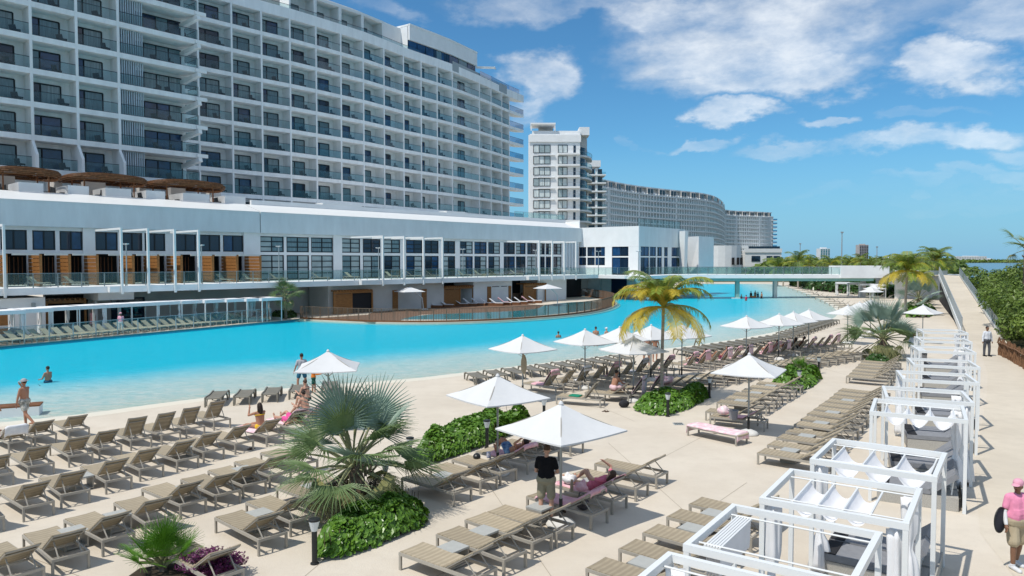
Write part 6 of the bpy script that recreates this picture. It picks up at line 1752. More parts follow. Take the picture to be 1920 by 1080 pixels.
def fan_frond(rad, pl, seed, nl=38, spread=250, droop=.25, cup=.22, split=.48, fold=.5):
    """costapalmate leaf: stalk along +Y, blade spreading from the hub"""
    rr = random.Random(seed); mb = MB(); mb.m = 1
    st = [(0, pl * t, .04 * math.sin(t * 3)) for t in (0, .33, .66, 1)]
    mb.tube(st, [.034, .024, .02, .016], 5); mb.m = 0
    hub = Vector((0, pl, .04 * math.sin(3)))
    dth = R(spread) / nl
    for k in range(nl):
        th = -R(spread) / 2 + dth * (k + .5); L_ = rad * (1 - .18 * (abs(th) / R(spread / 2)) ** 2) * rr.uniform(.93, 1.05)
        dirv = Vector((math.sin(th), math.cos(th), 0)); side = Vector((math.cos(th), -math.sin(th), 0))
        dr_ = droop * rr.uniform(.6, 1.5)
        ts_ = (.03, .25, split, .75, 1.0)
        P = []
        for t in ts_:
            r_ = L_ * t; w = r_ * math.tan(dth / 2) * 1.02 if t <= split else L_ * split * math.tan(dth / 2) * (1 - (t - split) / (1 - split)) ** .8
            w = max(w, .002)
            z = cup * r_ - dr_ * rad * max(0, t - .35) ** 1.7 * 1.6
            c = hub + dirv * (r_ * (1 - .08 * dr_ * t)) + Vector((0, 0, z))
            P += [c - side * w + Vector((0, 0, -w * fold)), c + Vector((0, 0, w * fold)), c + side * w + Vector((0, 0, -w * fold))]
        fs = []
        for i in range(len(ts_) - 1):
            a = i * 3; fs += [(a, a + 3, a + 4, a + 1), (a + 1, a + 4, a + 5, a + 2)]
        mb.add(P, fs)
    return mb
def frond_rot(az, el, roll=0):
    return (Matrix.Rotation(az, 4, 'Z') @ Matrix.Rotation(el, 4, 'X') @ Matrix.Rotation(roll, 4, 'Y')).to_euler()
FANM = {}
def fanmesh(kind, v):
    key = (kind, v)
    if key not in FANM:
        lm = {'silver': M_silver, 'green': M_fan, 'old': M_fanold, 'dry': M_dry}[kind]
        dp = {'silver': .12, 'green': .35, 'old': .9, 'dry': 1.3}[kind]
        FANM[key] = fan_frond(.80, .86, v * 7 + 1, nl=36, droop=dp * 1.15, spread=205 if kind == 'silver' else 185, cup=.16 if kind in ('silver', 'green') else -.1, split=.46 if kind == 'silver' else .36, fold=.45).mesh('frond', [lm, M_petiole])
    return FANM[key]
def fan_palm(label, loc, hgt, spec, sc=1.0, seed=1, lean=(0, 0), name='fan_palm', r0=.16):
    rr = random.Random(seed); r = thing(name, label, 'palm tree', loc)
    q = MB(); pts = [(lean[0] * t * hgt, lean[1] * t * hgt, hgt * t) for t in [i / 8 for i in range(9)]]
    q.tube(pts, [r0 * (1.25 - .35 * i / 8 + .06 * (i % 2)) for i in range(9)], 9); q.obj('trunk', M_trunkf, r)
    for k in range(14):
        a = rr.uniform(0, 6.28); z = hgt * rr.uniform(.3, 1); g = MB(); d = Vector((math.cos(a), math.sin(a), 0))
        g.bar(d * r0 * .8 + Vector((0, 0, z)), d * (r0 + .16) + Vector((0, 0, z + .22)), .07, .03); g.obj('leaf_base', M_trunkf, r)
    for kind, n, e0, e1 in spec:
        a0 = rr.uniform(0, 6)
        for k in range(n):
            az = a0 + k * 2.39996 + rr.uniform(-.25, .25); el = R(rr.uniform(e0, e1))
            o = link('frond', fanmesh(kind, rr.randrange(3)), r, (lean[0] * hgt, lean[1] * hgt, hgt - .1 + .12 * rr.random()))
            o.rotation_euler = frond_rot(az, el, rr.uniform(-.7, .7)); s = sc * rr.uniform(.85, 1.12) * {'old': .72, 'dry': .46}.get(kind, 1); o.scale = (s, s, s)
    return r
b = G(688, 962)
fan_palm('big silvery green fan palm with drooping old leaves in the left planting bed', b, 1.15, [('silver', 7, 58, 84), ('green', 8, 34, 62), ('silver', 4, 20, 45), ('green', 13, -10, 28), ('old', 13, -50, -12), ('dry', 7, -82, -62)], 1.34, 4, lean=(-.28, 0), r0=.17)
b = G(1655, 672)
fan_palm('silvery fan palm with wide leaves beside the cabana row', b, 1.25, [('silver', 7, 48, 82), ('silver', 4, 18, 42), ('green', 10, -12, 24), ('old', 9, -50, -14), ('dry', 3, -75, -60)], 1.62, 8, r0=.2)
b = G(536, 599, .12)
fan_palm('small bright fan palm standing by the far pool edge', b, 2.4, [('green', 10, 20, 75), ('green', 10, -15, 20), ('old', 6, -50, -15)], 1.25, 12, r0=.12)
b = G(1655, 541)
fan_palm('grey green fan palm in front of the bridge abutment', Vector((b.x, b.y, 0)), 1.5, [('silver', 9, 30, 80), ('silver', 8, -10, 30)], 1.8, 15, r0=.2)
b = G(1722, 577)
fan_palm('silvery fan palm under the yellow green coconut palms at the right', Vector((b.x, b.y, 0)), 1.2, [('silver', 10, 30, 80), ('silver', 8, -15, 30), ('green', 6, -40, -10)], 1.7, 19, r0=.2)

def coco_frond(L_, e0, bend, seed, nl=58, ll=.72, hang=.8):
    rr = random.Random(seed); mb = MB(); mb.m = 1
    pts = []; p = Vector((0, 0, 0)); n = 14; e = e0
    for i in range(n + 1):
        pts.append(p.copy()); p = p + Vector((0, math.cos(e), math.sin(e))) * (L_ / n); e -= bend / n * (.5 + i / n)
    mb.tube(pts, [.035 * (1 - .8 * i / n) + .004 for i in range(n + 1)], 5); mb.m = 0
    for k in range(nl):
        t = .12 + .88 * k / (nl - 1); f = t * n; i = min(n - 1, int(f)); c = pts[i].lerp(pts[i + 1], f - i); d = (pts[i + 1] - pts[i]).normalized()
        l = ll * (math.sin(math.pi * (.12 + .80 * t)) ** .6) * rr.uniform(.85, 1.12)
        for s in (-1, 1):
            out = (Vector((s, 0, 0)) * .9 + d * .75 + Vector((0, 0, .12))).normalized()
            w = Vector(d) * .017
            a = c; m1 = c + out * l * .5 + Vector((0, 0, -hang * l * .14)); m2 = c + out * l * .88 + Vector((0, 0, -hang * l * rr.uniform(.15, .95)))
            mb.add([a - w * .6, a + w * .6, m1 - w, m1 + w, m2], [(0, 2, 3, 1), (2, 4, 3)])
    return mb
COCOM = {}
def cocomesh(kind, v):
    if (kind, v) not in COCOM:
        lm = {'y': M_cocoy, 'm': M_coco, 'g': M_cocog}[kind]
        COCOM[(kind, v)] = coco_frond(2.35, [1.3, .95, .5][v], [1.75, 1.9, 1.6][v], v * 3 + 5).mesh('frond', [lm, M_cocoy if kind != 'g' else M_petiole])
    return COCOM[(kind, v)]
def coco_palm(label, loc, hgt, kinds, sc=1, seed=1, lean=(.04, .0), rad=.14, n=(6, 7, 6), nuts=True, group=None):
    rr = random.Random(seed); r = thing('coconut_palm', label, 'palm tree', loc, 0, group)
    q = MB(); N = 22; pts = [(lean[0] * hgt * t ** 1.6, lean[1] * hgt * t ** 1.6, hgt * t) for t in [i / N for i in range(N + 1)]]
    q.tube(pts, [rad * (1.45 - .55 * min(1, i / 5) - .15 * i / N) * (1 + .05 * (i % 2)) for i in range(N + 1)], 10); q.obj('trunk', M_trunkc, r, smooth=True)
    top = Vector(pts[-1])
    for v in range(3):
        a0 = rr.uniform(0, 6)
        for k in range(n[v]):
            o = link('frond', cocomesh(rr.choice(kinds[v]), v), r, top + Vector((0, 0, .05)))
            o.rotation_euler = frond_rot(a0 + k * 6.2832 / n[v] + rr.uniform(-.3, .3), rr.uniform(-.15, .15) - (.35 if v == 2 else 0), 0); s = sc * rr.uniform(.85, 1.1); o.scale = (s, s, s)
    return r
b = G(1240, 752)
coco_palm('coconut palm with yellowing fronds standing among the umbrellas', b, 3.95, ['mg', 'mgy', 'yym'], 1.0, 9, (.015, .0), .085, (9, 11, 9))
for px, py, hz, sc, kinds, lab, sd in ((1697, 590, 4.7, 1.5, ['gm', 'gm', 'mmy'], 'yellow green coconut palm at the far end of the cabana row, left one', 21), (1750, 560, 5.9, 1.5, ['g', 'gm', 'mg'], 'taller green coconut palm beside the ramp', 23), (1722, 572, 3.4, 1.0, ['m', 'gm', 'my'], 'short yellowish coconut palm between the two taller ones', 29)):
    coco_palm(lab, G(px, py), hz, kinds, sc, sd, (.03, .0), .15, (8, 10, 9))
rr = random.Random(31)
for i in range(34):
    px = 1462 + i * 9.6 + rr.uniform(-4, 4); Y = rr.uniform(150, 330); p = GY(px, 490, Y)
    coco_palm('distant coconut palm beyond the footbridge, %s from the left' % ordn(i), (p.x, p.y, -1.5), rr.uniform(4.6, 7.2) , ['g', 'gm', 'gm'], 1.7, 50 + i, (rr.uniform(-.08, .08), 0), .2, (4, 5, 4), group='distant coconut palms beyond the footbridge')

# mangrove thicket along the promenade
def bush_mesh(seed, n, size, m, squash=.95):
    rr = random.Random(seed); mb = MB()
    cl = [(Vector((rr.gauss(0, .42), rr.gauss(0, .42), .55 + rr.gauss(0, .28))), rr.uniform(.22, .42)) for _ in range(16)]
    for _ in range(n):
        c, r_ = rr.choice(cl); d = Vector((rr.gauss(0, 1), rr.gauss(0, 1), rr.gauss(0, 1) + .25)).normalized()
        p = c + d * r_ * rr.uniform(.75, 1.05)
        if p.z < .02: continue
        nv = d + Vector((rr.gauss(0, .5), rr.gauss(0, .5), rr.gauss(0, .4) + .4)); nv.normalize()
        a = nv.orthogonal().normalized(); a = Matrix.Rotation(rr.uniform(0, 6.28), 3, nv) @ a; b_ = nv.cross(a); s = size * rr.uniform(.7, 1.3)
        mb.add([p - a * s, p - b_ * s * .42 + nv * s * .1, p + a * s, p + b_ * s * .42 + nv * s * .1], [(0, 1, 2, 3)])
    return mb.mesh('foliage', m)
BUSH = [bush_mesh(s, 6500, .05, M_mang) for s in (1, 2, 3)]
BR = MB()
for k in range(9):
    a = k * .7; BR.tube([(.05 * math.cos(a), .05 * math.sin(a), 0), (.3 * math.cos(a), .3 * math.sin(a), .5), (.42 * math.cos(a + .2), .42 * math.sin(a + .2), .95)], [.018, .012, .006], 4)
BRM = BR.mesh('branches', M_twig)
def bush(label, loc, s, seed, group='mangrove bushes along the promenade', name='mangrove_bush', sz=1):
    r = thing(name, label, 'bush', loc, random.Random(seed).uniform(0, 6), group); r.scale = (s, s, s * sz)
    link('foliage', BUSH[seed % 3], r); link('branches', BRM, r); return r
ms = [(31.0, 35.5, 2.9), (33.8, 38.5, 3.5), (34.8, 43, 3.0), (36.6, 47, 3.6), (37.6, 50.5, 3.4), (39.5, 46, 4.4), (40.2, 55, 3.4), (43, 60, 3.6), (44.5, 53, 4.6), (46.5, 65, 3.6), (49.5, 70, 3.8), (52, 62, 4.8), (53, 76, 3.8), (57, 82, 4.0), (61, 89, 4.0), (60, 74, 5.2), (65, 96, 4.2), (70, 104, 4.4), (68, 86, 5.6), (36, 41, 4.4), (30.2, 32.0, 2.4), (76, 112, 4.6), (47, 47, 5.4), (56, 58, 6.0), (78, 96, 6.0), (41.5, 42, 4.6)]
for i, (x, y, s) in enumerate(ms):
    bush('leafy mangrove bush, %s going away along the promenade' % ordn(i), (x + .5, y, -.3), s, i)
fan_palm('palm poking up above the mangrove thicket at the right edge', (46.0, 66.0, 0), 7.0, [('green', 7, 10, 70), ('old', 4, -40, 10)], 1.7, 77, r0=.15)
# far-off wooded shore, one mass
tl_ = MB(); rr = random.Random(41)
def clump(cx, cy, r_, h, n):
    for _ in range(n):
        d = Vector((rr.gauss(0, 1), rr.gauss(0, 1), abs(rr.gauss(0, 1)))).normalized(); p = Vector((cx + d.x * r_, cy + d.y * r_ * .7, -1.4 + d.z * h)); s = r_ * .28
        a = Vector((rr.gauss(0, 1), rr.gauss(0, 1), rr.gauss(0, 1))).normalized(); b_ = d.cross(a)
        tl_.add([p - a * s, p - b_ * s * .8, p + a * s, p + b_ * s * .8], [(0, 1, 2, 3)])
for i in range(330):
    px = rr.uniform(1440, 1800); Y = rr.uniform(330, 900); p = GY(px, 490, Y); clump(p.x, p.y, rr.uniform(5, 11), rr.uniform(5, 9.0), 34)
o = tl_.obj('far_wood', M_mang, None); o['kind'] = 'stuff'
sh_ = MB(); rr = random.Random(43)
tl_ = sh_
for i in range(260):
    px = rr.uniform(1700, 2300); Y = 2050 + rr.uniform(0, 200); p = GY(px, 490, Y); clump(p.x, p.y, rr.uniform(12, 24), rr.uniform(6, 10), 14)
o = sh_.obj('far_shore_wood', M_mang, None); o['kind'] = 'stuff'
struct('far_shore', MB().prism([(1000, 2040), (3600, 2040), (3600, 2600), (1000, 2600)], -1.3, -.6), M_land)

# saw palmetto and purple plant bottom left
def spiky(label, loc, n, L_, m, seed, name, cat='plant'):
    rr = random.Random(seed); r = thing(name, label, cat, loc)
    for k in range(n):
        az = k * 2.4 + rr.uniform(-.3, .3); el = R(rr.uniform(25, 85)); key = ('sp', k % 3)
        if key not in FANM: FANM[key] = fan_frond(.42, .42, 90 + k, nl=20, spread=190, droop=.1, cup=.25, split=.18, fold=.7).mesh('frond', [M_spiky, M_petiole])
        o = link('frond', FANM[key], r, (0, 0, .08)); o.rotation_euler = frond_rot(az, el, rr.uniform(-.4, .4)); s = L_ * rr.uniform(.85, 1.15); o.scale = (s, s, s)
    MB().tube([(0, 0, 0), (0, 0, .2)], [.09, .06], 7).obj('trunk', M_trunkf, r)
    return r
spiky('bright green spiky palmetto in the lower left beside the purple plant', G(306, 1072), 40, 1.12, M_spiky, 3, 'palmetto_plant')
spiky('spiky green plant sticking up from the right hedge', G(1500, 716) + Vector((0, 0, .45)), 14, .9, M_spiky, 6, 'palmetto_plant')
rr = random.Random(17); pp_ = thing('purple_plant', 'dark purple trailing plant in the lower left corner bed', 'plant', G(398, 1084), 0, None, .82)
mb = MB(); st = MB()
for _ in range(260):
    a = rr.uniform(0, 6.28); q = rr.random() ** .5 * .62; x, y = q * math.cos(a), q * math.sin(a) * .8; h = (.72 - q * .6) * rr.uniform(.5, 1.1)
    tip = Vector((x * 1.25 + rr.gauss(0, .06), y * 1.25 + rr.gauss(0, .06), h + .06)); root = Vector((x * .5, y * .5, 0)); st.tube([root, root.lerp(tip, .6) + Vector((0, 0, .08)), tip], .005, 3, cap=False)
    for k in range(18):
        t = .3 + .7 * k / 17; c = root.lerp(tip, t) + Vector((0, 0, .08 * math.sin(t * 3))); d = Vector((rr.gauss(0, 1), rr.gauss(0, 1), rr.uniform(-.1, .9))).normalized(); l = rr.uniform(.05, .10); s = d.orthogonal().normalized() * l * .22
        mb.add([c, c + d * l * .5 + s, c + d * l, c + d * l * .5 - s], [(0, 1, 2, 3)])
mb.obj('foliage', M_purple, pp_, kind='stuff'); st.obj('stems', M_twig, pp_, kind='stuff')
bedp = [V2(G(*p)) for p in ((238, 1085), (262, 1068), (330, 1058), (400, 1062), (430, 1085), (380, 1110), (250, 1110))]
struct('planting_bed', MB().prism(bedp, -.01, .03), M_soil)
# ------------------------------------------------------------------ people
def rcone(mb, a, b, ra, rb, n=10):
    a, b = Vector(a), Vector(b); d = b - a
    if d.length < 1e-6: return mb.ell(a, ra, n, 7)
    d.normalize(); pts = []; rs = []
    for k in (-1, -.85, -.5): pts.append(a + d * ra * k); rs.append(max(.001, ra * math.sqrt(max(0, 1 - k * k))))
    pts += [a, b]; rs += [ra, rb]
    for k in (.5, .85, 1): pts.append(b + d * rb * k); rs.append(max(.001, rb * math.sqrt(max(0, 1 - k * k))))
    return mb.tube(pts, rs, n)
TMP = []
def remesh(mb, m, voxel, parent, name, smooth_it=3):
    me = mb.mesh('tmp', m); o = bpy.data.objects.new('tmp_body', me); COL.objects.link(o)
    md = o.modifiers.new('r', 'REMESH'); md.mode = 'VOXEL'; md.voxel_size = voxel; md.use_smooth_shade = True
    ms_ = o.modifiers.new('s', 'SMOOTH'); ms_.iterations = smooth_it; ms_.factor = .5
    TMP.append((o, m, parent, name)); return o
def flush():
    bpy.context.view_layer.update(); dg = bpy.context.evaluated_depsgraph_get()
    for o, m, parent, name in TMP:
        me = bpy.data.meshes.new_from_object(o.evaluated_get(dg)); me.name = name
        me.materials.clear(); me.materials.append(m)
        link(name, me, parent)
    for o, *_ in TMP:
        me = o.data; bpy.data.objects.remove(o); bpy.data.meshes.remove(me)
    TMP.clear()
def V(*a): return Vector(a)
CLM = {}
def cloth(col, col2=None, vs=10):
    k = (col, col2)
    if k not in CLM: CLM[k] = mat('clothing %d' % len(CLM), col, rough=.9, spec=.1, var=0 if col2 else .12, vscale=vs, col2=col2)
    return CLM[k]
def person(label, loc, rz, skin=0, hgt=1.75, T=(0, 0, 1), head=(0, .05, 1), face=(0, 1, 0), ua=((-.25, 0, -1), (.25, 0, -1)), fa=((-.1, .2, -1), (.1, .2, -1)), th=((-.06, 0, -1), (.06, 0, -1)), sh=((0, -.03, -1), (0, -.03, -1)),
           pelvis=None, hair=M_hair, hairlen=0, shirt=None, shorts=None, bikini=None, dress=None, hat=None, sleeves=None, shoes=None, voxel=.02, fat=1.0, sx=(1, 0, 0), fingers=False, sub=0, trousers=None, shortlen=.62, feet=None, lshirt=False):
    r = thing('person', label, 'person', loc, rz); s = hgt / 1.75
    Tn = V(*T).normalized(); X = V(*sx).normalized(); X = (X - Tn * X.dot(Tn)).normalized(); B = X.cross(Tn)   # B = forward-ish? 
    Fw = Tn.cross(X) * -1; Fw = X.cross(Tn) * -1
    hips = [None, None]; knees = [0, 0]; ank = [0, 0]; toes = [0, 0]
    P0 = V(0, 0, 0)
    for i, sg in ((0, -1), (1, 1)):
        hips[i] = P0 + X * sg * .095 * s - Tn * .03 * s
        knees[i] = hips[i] + V(*th[i]).normalized() * .43 * s; ank[i] = knees[i] + V(*sh[i]).normalized() * .41 * s
        f = V(*(feet[i] if feet else (0, 1, -.12))).normalized(); toes[i] = ank[i] + f * .15 * s - V(0, 0, .02)
    if pelvis is None:
        low = min(min(a.z for a in ank) - .075 * s, min(t.z for t in toes) - .03 * s); P0 = V(0, 0, -low)
    else: P0 = V(*pelvis)
    mv = lambda p: p + P0
    hips = [mv(p) for p in hips]; knees = [mv(p) for p in knees]; ank = [mv(p) for p in ank]; toes = [mv(p) for p in toes]
    waist = P0 + Tn * .18 * s; chest = P0 + Tn * .38 * s; neck = P0 + Tn * .50 * s
    shd = [neck - Tn * .045 * s + X * sg * .175 * s * (1 + .1 * (fat - 1)) for sg in (-1, 1)]
    elb = [shd[i] + V(*ua[i]).normalized() * .29 * s for i in (0, 1)]; wri = [elb[i] + V(*fa[i]).normalized() * .25 * s for i in (0, 1)]
    hd = V(*head).normalized(); hc = neck + hd * .185 * s; fv = V(*face); fv = (fv - hd * fv.dot(hd)).normalized(); hx = fv.cross(hd).normalized()
    rotH = Matrix((hx, fv, hd)).transposed()
    b = MB()
    def torso(b, g, top=True, lower=True):
        if lower: rcone(b, hips[0], hips[1], .105 * s * fat + g, .105 * s * fat + g)
        for sg in (-1, 1):
            rcone(b, P0 + X * sg * .05 * s + (V(0, 0, 0) if lower else Tn * .085 * s), waist + X * sg * .045 * s * fat + Fw * .05 * s * (fat - 1), .11 * s * fat + g, .105 * s * (fat ** 1.6) + g)
            rcone(b, waist + X * sg * .045 * s * fat, chest + X * sg * .07 * s, .105 * s * fat ** 1.5 + g, .105 * s * fat + g)
        if top: rcone(b, shd[0] + X * .05 * s - Tn * .02, shd[1] - X * .05 * s - Tn * .02, .072 * s * fat + g, .072 * s * fat + g)
    torso(b, 0)
    rcone(b, neck - Tn * .03 * s, neck + hd * .1 * s, .056 * s, .05 * s)
    b.ell(hc, (.076 * s, .094 * s, .115 * s), 16, 12, rotH)
    b.ell(hc + fv * .02 * s - hd * .045 * s, (.06 * s, .07 * s, .07 * s), 12, 8, rotH)
    b.ell(hc + fv * .098 * s - hd * .018 * s, (.016 * s, .022 * s, .026 * s), 8, 6, rotH)
    for sg in (-1, 1): b.ell(hc + hx * sg * .078 * s - fv * .005 * s - hd * .01 * s, (.012 * s, .022 * s, .034 * s), 8, 6, rotH)
    for i, sg in ((0, -1), (1, 1)):
        rcone(b, shd[i], elb[i], .054 * s * (.5 + .5 * fat), .040 * s * (.5 + .5 * fat)); rcone(b, elb[i], wri[i], .041 * s, .029 * s)
        d = (wri[i] - elb[i]).normalized(); pn_ = d.orthogonal().normalized(); sd = V(0, 1, 0) - d * d.y; sd = sd.normalized() if sd.length > .2 else d.orthogonal().normalized(); up_ = d.cross(sd)
        palm = wri[i] + d * .05 * s
        rcone(b, wri[i], palm, .03 * s, .036 * s)
        fr_ = .0105 if not fingers else .0095
        for q in range(4):
            a0 = palm + sd * (q - 1.5) * .019 * s + d * .022 * s; l = (.062, .075, .07, .055)[q] * s
            m = a0 + d * l * .6 + up_ * .01 * s; rcone(b, a0, m, fr_ * s, fr_ * .95 * s, 6); rcone(b, m, m + (d * .75 + up_ * .6).normalized() * l * .55, fr_ * .95 * s, fr_ * .8 * s, 6)
        t0 = palm + sd * .025 * s - d * .02 * s; rcone(b, t0, t0 + (d * .75 + sd * .65).normalized() * .05 * s, .013 * s, .0105 * s, 6)
        rcone(b, hips[i], knees[i], .088 * s * (.4 + .6 * fat), .056 * s); rcone(b, knees[i], knees[i].lerp(ank[i], .3), .055 * s, .056 * s); rcone(b, knees[i].lerp(ank[i], .3), ank[i], .056 * s, .038 * s)
        f = (toes[i] - ank[i]); he = ank[i] - f.normalized() * .04 * s - V(0, 0, .035 * s)
        rcone(b, he, toes[i] - V(0, 0, .005), .038 * s, .032 * s); rcone(b, ank[i], he, .04 * s, .036 * s)
    remesh(b, SKINS[skin], voxel, r, 'body')
    # eyes, brows and mouth
    e = MB()
    for sg in (-1, 1): e.ell(hc + hx * sg * .032 * s + fv * .086 * s + hd * .012 * s, (.012 * s, .008 * s, .007 * s), 8, 6, rotH)
    e.ell(hc + fv * .088 * s - hd * .062 * s, (.022 * s, .008 * s, .006 * s), 8, 6, rotH)
    e.obj('face_features', M_hair, r)
    if hair:
        h = MB(); h.ell(hc - fv * .018 * s + hd * .03 * s, (.083 * s, .095 * s, .098 * s), 16, 12, rotH)
        if hairlen:
            rcone(h, hc - fv * .06 * s, hc - fv * .085 * s - hd * hairlen, .075 * s, .06 * s)
            for sg in (-1, 1): rcone(h, hc + hx * sg * .055 * s - fv * .03 * s, hc + hx * sg * .07 * s - fv * .05 * s - hd * hairlen * .8, .045 * s, .04 * s)
        h.obj('hair', hair, r, smooth=True)
    if shirt:
        c = MB(); torso(c, .014 * s, True, False)
        if shorts or trousers:
            for sg in (-1, 1): rcone(c, P0 + X * sg * .055 * s * fat + Tn * .10 * s, P0 + X * sg * .055 * s * fat + Tn * .16 * s, .112 * s * fat ** 1.2 + .024, .108 * s * fat ** 1.4 + .018)
        for i in (0, 1):
            rcone(c, shd[i], shd[i].lerp(elb[i], 1.0 if lshirt else .62), .066 * s * (.5 + .5 * fat), .060 * s * (.5 + .5 * fat))
            if lshirt: rcone(c, elb[i], wri[i], .054 * s, .04 * s)
        remesh(c, shirt, voxel, r, 'shirt')
    if sleeves:
        c = MB()
        for i in (0, 1): rcone(c, shd[i].lerp(elb[i], .6), elb[i], .05 * s, .047 * s); rcone(c, elb[i], elb[i].lerp(wri[i], .92), .047 * s, .036 * s)
        remesh(c, sleeves, voxel, r, 'sun_sleeves')
    if shorts or trousers:
        c = MB(); m = shorts or trousers
        rcone(c, hips[0] + Tn * .03 * s, hips[1] + Tn * .03 * s, .112 * s * fat + .02 * s, .112 * s * fat + .02 * s); rcone(c, P0, P0 + Tn * .05 * s, .125 * s * fat + .004, .118 * s * fat + .004)
        for i in (0, 1):
            if trousers: rcone(c, hips[i], knees[i], .105 * s, .075 * s); rcone(c, knees[i], ank[i], .075 * s, .062 * s)
            else:
                k = hips[i].lerp(knees[i], shortlen * .9); rcone(c, hips[i], k, .105 * s * (.5 + .5 * fat), .10 * s * (.5 + .5 * fat))
        remesh(c, m, voxel, r, 'trousers' if trousers else 'shorts')
    if bikini:
        c = MB(); rcone(c, hips[0] + Tn * .0, hips[1] + Tn * .0, .114 * s, .114 * s)
        remesh(c, bikini, voxel, r, 'bikini_bottom')
        c = MB()
        for sg in (-1, 1): c.ell(chest + Tn * .0 + X * sg * .07 * s + Fw * .055 * s, (.066 * s, .066 * s, .06 * s), 12, 8)
        q = chest; c.tube([q + (X * math.cos(t) * .185 + Fw * math.sin(t) * .125) * s for t in [i * math.pi / 8 for i in range(17)]], .018 * s, 5, cap=False)
        for sg in (-1, 1): c.tube([chest + X * sg * .09 * s + Fw * .115 * s, neck + X * sg * .08 * s + Fw * .03 * s + Tn * .01, chest + X * sg * .06 * s - Fw * .115 * s], .009 * s, 5)
        c.obj('bikini_top', bikini, r, smooth=True)
    if dress:
        c = MB(); torso(c, .02 * s)
        for i in (0, 1): rcone(c, hips[i], hips[i].lerp(knees[i], .95), .12 * s, .15 * s); rcone(c, shd[i], shd[i].lerp(elb[i], .4), .064 * s, .06 * s)
        remesh(c, dress, voxel, r, 'dress')
    if hat:
        kind, m = hat; h = MB()
        h.ell(hc + hd * .055 * s - fv * .01 * s, (.092 * s, .108 * s, .085 * s), 16, 10, rotH)
        if kind == 'cap': h.ell(hc + hd * .05 * s + fv * .13 * s, (.07 * s, .085 * s, .012 * s), 14, 8, rotH)
        else: h.ell(hc + hd * .045 * s, (.165 * s, .175 * s, .014 * s), 20, 8, rotH)
        h.obj('cap' if kind == 'cap' else 'sun_hat', m, r, smooth=True)
    if shoes:
        for i in (0, 1):
            f = (toes[i] - ank[i]); he = ank[i] - f.normalized() * .045 * s - V(0, 0, .035 * s); c = MB()
            rcone(c, he, toes[i] + f.normalized() * .02, .047 * s, .043 * s); rcone(c, ank[i] + V(0, 0, .02), he, .046 * s, .045 * s); c.obj('shoe', shoes, r, smooth=True)
    return r
W_ = cloth((.72, .72, .72)); PK = cloth((.78, .28, .42)); KH = cloth((.42, .35, .24)); BK = cloth((.012, .012, .014)); OL = cloth((.30, .27, .19))
zebra = cloth((.75, .73, .66), (.02, .03, .025), 9); floral = cloth((.6, .6, .6), (.015, .015, .02), 12); bluepat = cloth((.02, .06, .20), (.25, .4, .55), 9); teal = cloth((.02, .24, .30)); navyp = cloth((.02, .09, .16), (.05, .2, .3), 9)
up = math.pi
p_ = person('heavy set person in pink shirt and cap carrying a round tray along the promenade', G(1904, 1064), up + .1, 2, 1.76, face=(.85, .55, -.25), head=(.05, .12, 1), ua=((-.38, .05, -1), (.30, .0, -1)), fa=((-.05, .35, -1), (.12, .38, -1)), th=((-.05, -.1, -1), (.08, .22, -1)), sh=((0, -.22, -1), (0, -.02, -1)),
            shirt=PK, shorts=KH, hat=('cap', cloth((.72, .36, .45))), hair=M_hair, sleeves=W_, shoes=cloth((.65, .66, .68)), voxel=.011, fat=1.28, fingers=True, shortlen=.95)
ty = thing('serving_tray', 'round dark tray held under the arm of the pink shirted person', 'tray', G(1904, 1064) + Vector((-.40, -.10, .98)), 0)
q = MB(); rot = Matrix.Rotation(R(28), 3, 'Z') @ Matrix.Rotation(R(90), 3, 'X'); q.ell((0, 0, 0), (.20, .245, .02), 24, 8, rot); q.obj('tray_plate', cloth((.05, .05, .06)), ty, smooth=True)
q = MB(); q.tube([tuple(rot @ Vector((.2 * math.cos(t), .245 * math.sin(t), .012))) for t in [i * math.pi / 12 for i in range(25)]], .012, 5); q.obj('tray_rim', M_black, ty)
person('person in a black t-shirt and olive shorts standing by the nearest umbrella pole', G(1024, 976), -.25, 0, 1.78, head=(.05, .35, 1), face=(.1, 1, -.6), ua=((-.25, .1, -1), (.30, .12, -1)), fa=((.35, .85, -.35), (-.35, .85, -.3)), shirt=BK, shorts=OL, hair=M_hair2, voxel=.013, fat=1.06, shortlen=.85)
def lying(key, label, ang, skin=0, knee=(.0, 0), dx=0, **kw):
    p, r = LG[key][0], LG[key][1]
    c, s = math.cos(ang), math.sin(ang)
    th = []; sh = []
    for k in knee: th.append((.02, 1, math.tan(k) if k else .02)); sh.append((0, 1, -math.tan(k) * .95 if k else -.03))
    X, Y = axes(r); 
    if 'ua' not in kw: kw['ua'] = ((-.35, .5 * c, -.5), (.35, .5 * c, -.5)); kw['fa'] = ((.3, .9, .1), (-.3, .9, .1))
    kw.setdefault('hair', M_hair)
    return person(label, p + X * dx, r, skin, kw.pop('hgt', 1.7), T=(0, -c, s), head=(0, -c * .8, s + .25), face=(0, s + .5, c * .6), th=th, sh=sh, pelvis=(0, -.16, .49), feet=((-.15, .25, 1), (.15, .25, 1)), **kw)
lying(('H', 2), 'person in a pink swimsuit reclining on the lounger under the nearest umbrella', R(30), 0, (0, .75), bikini=None, hairlen=.2, hair=M_hair2, voxel=.015, hgt=1.66, ua=((-.5, .5, .1), (.4, .2, .7)), fa=((.5, .6, .3), (-.6, .3, .5)), dress=None, shirt=cloth((.62, .17, .25)), shorts=cloth((.62, .18, .26)), shortlen=.05)
lying(('G', 2), 'person in blue patterned swim shorts lying with knees up under the umbrella by the hedge', R(28), 1, (.95, .75), shorts=bluepat, voxel=.016, ua=((-.7, -.3, .5), (.7, -.3, .5)), fa=((.6, -.4, .5), (-.6, -.4, .5)))
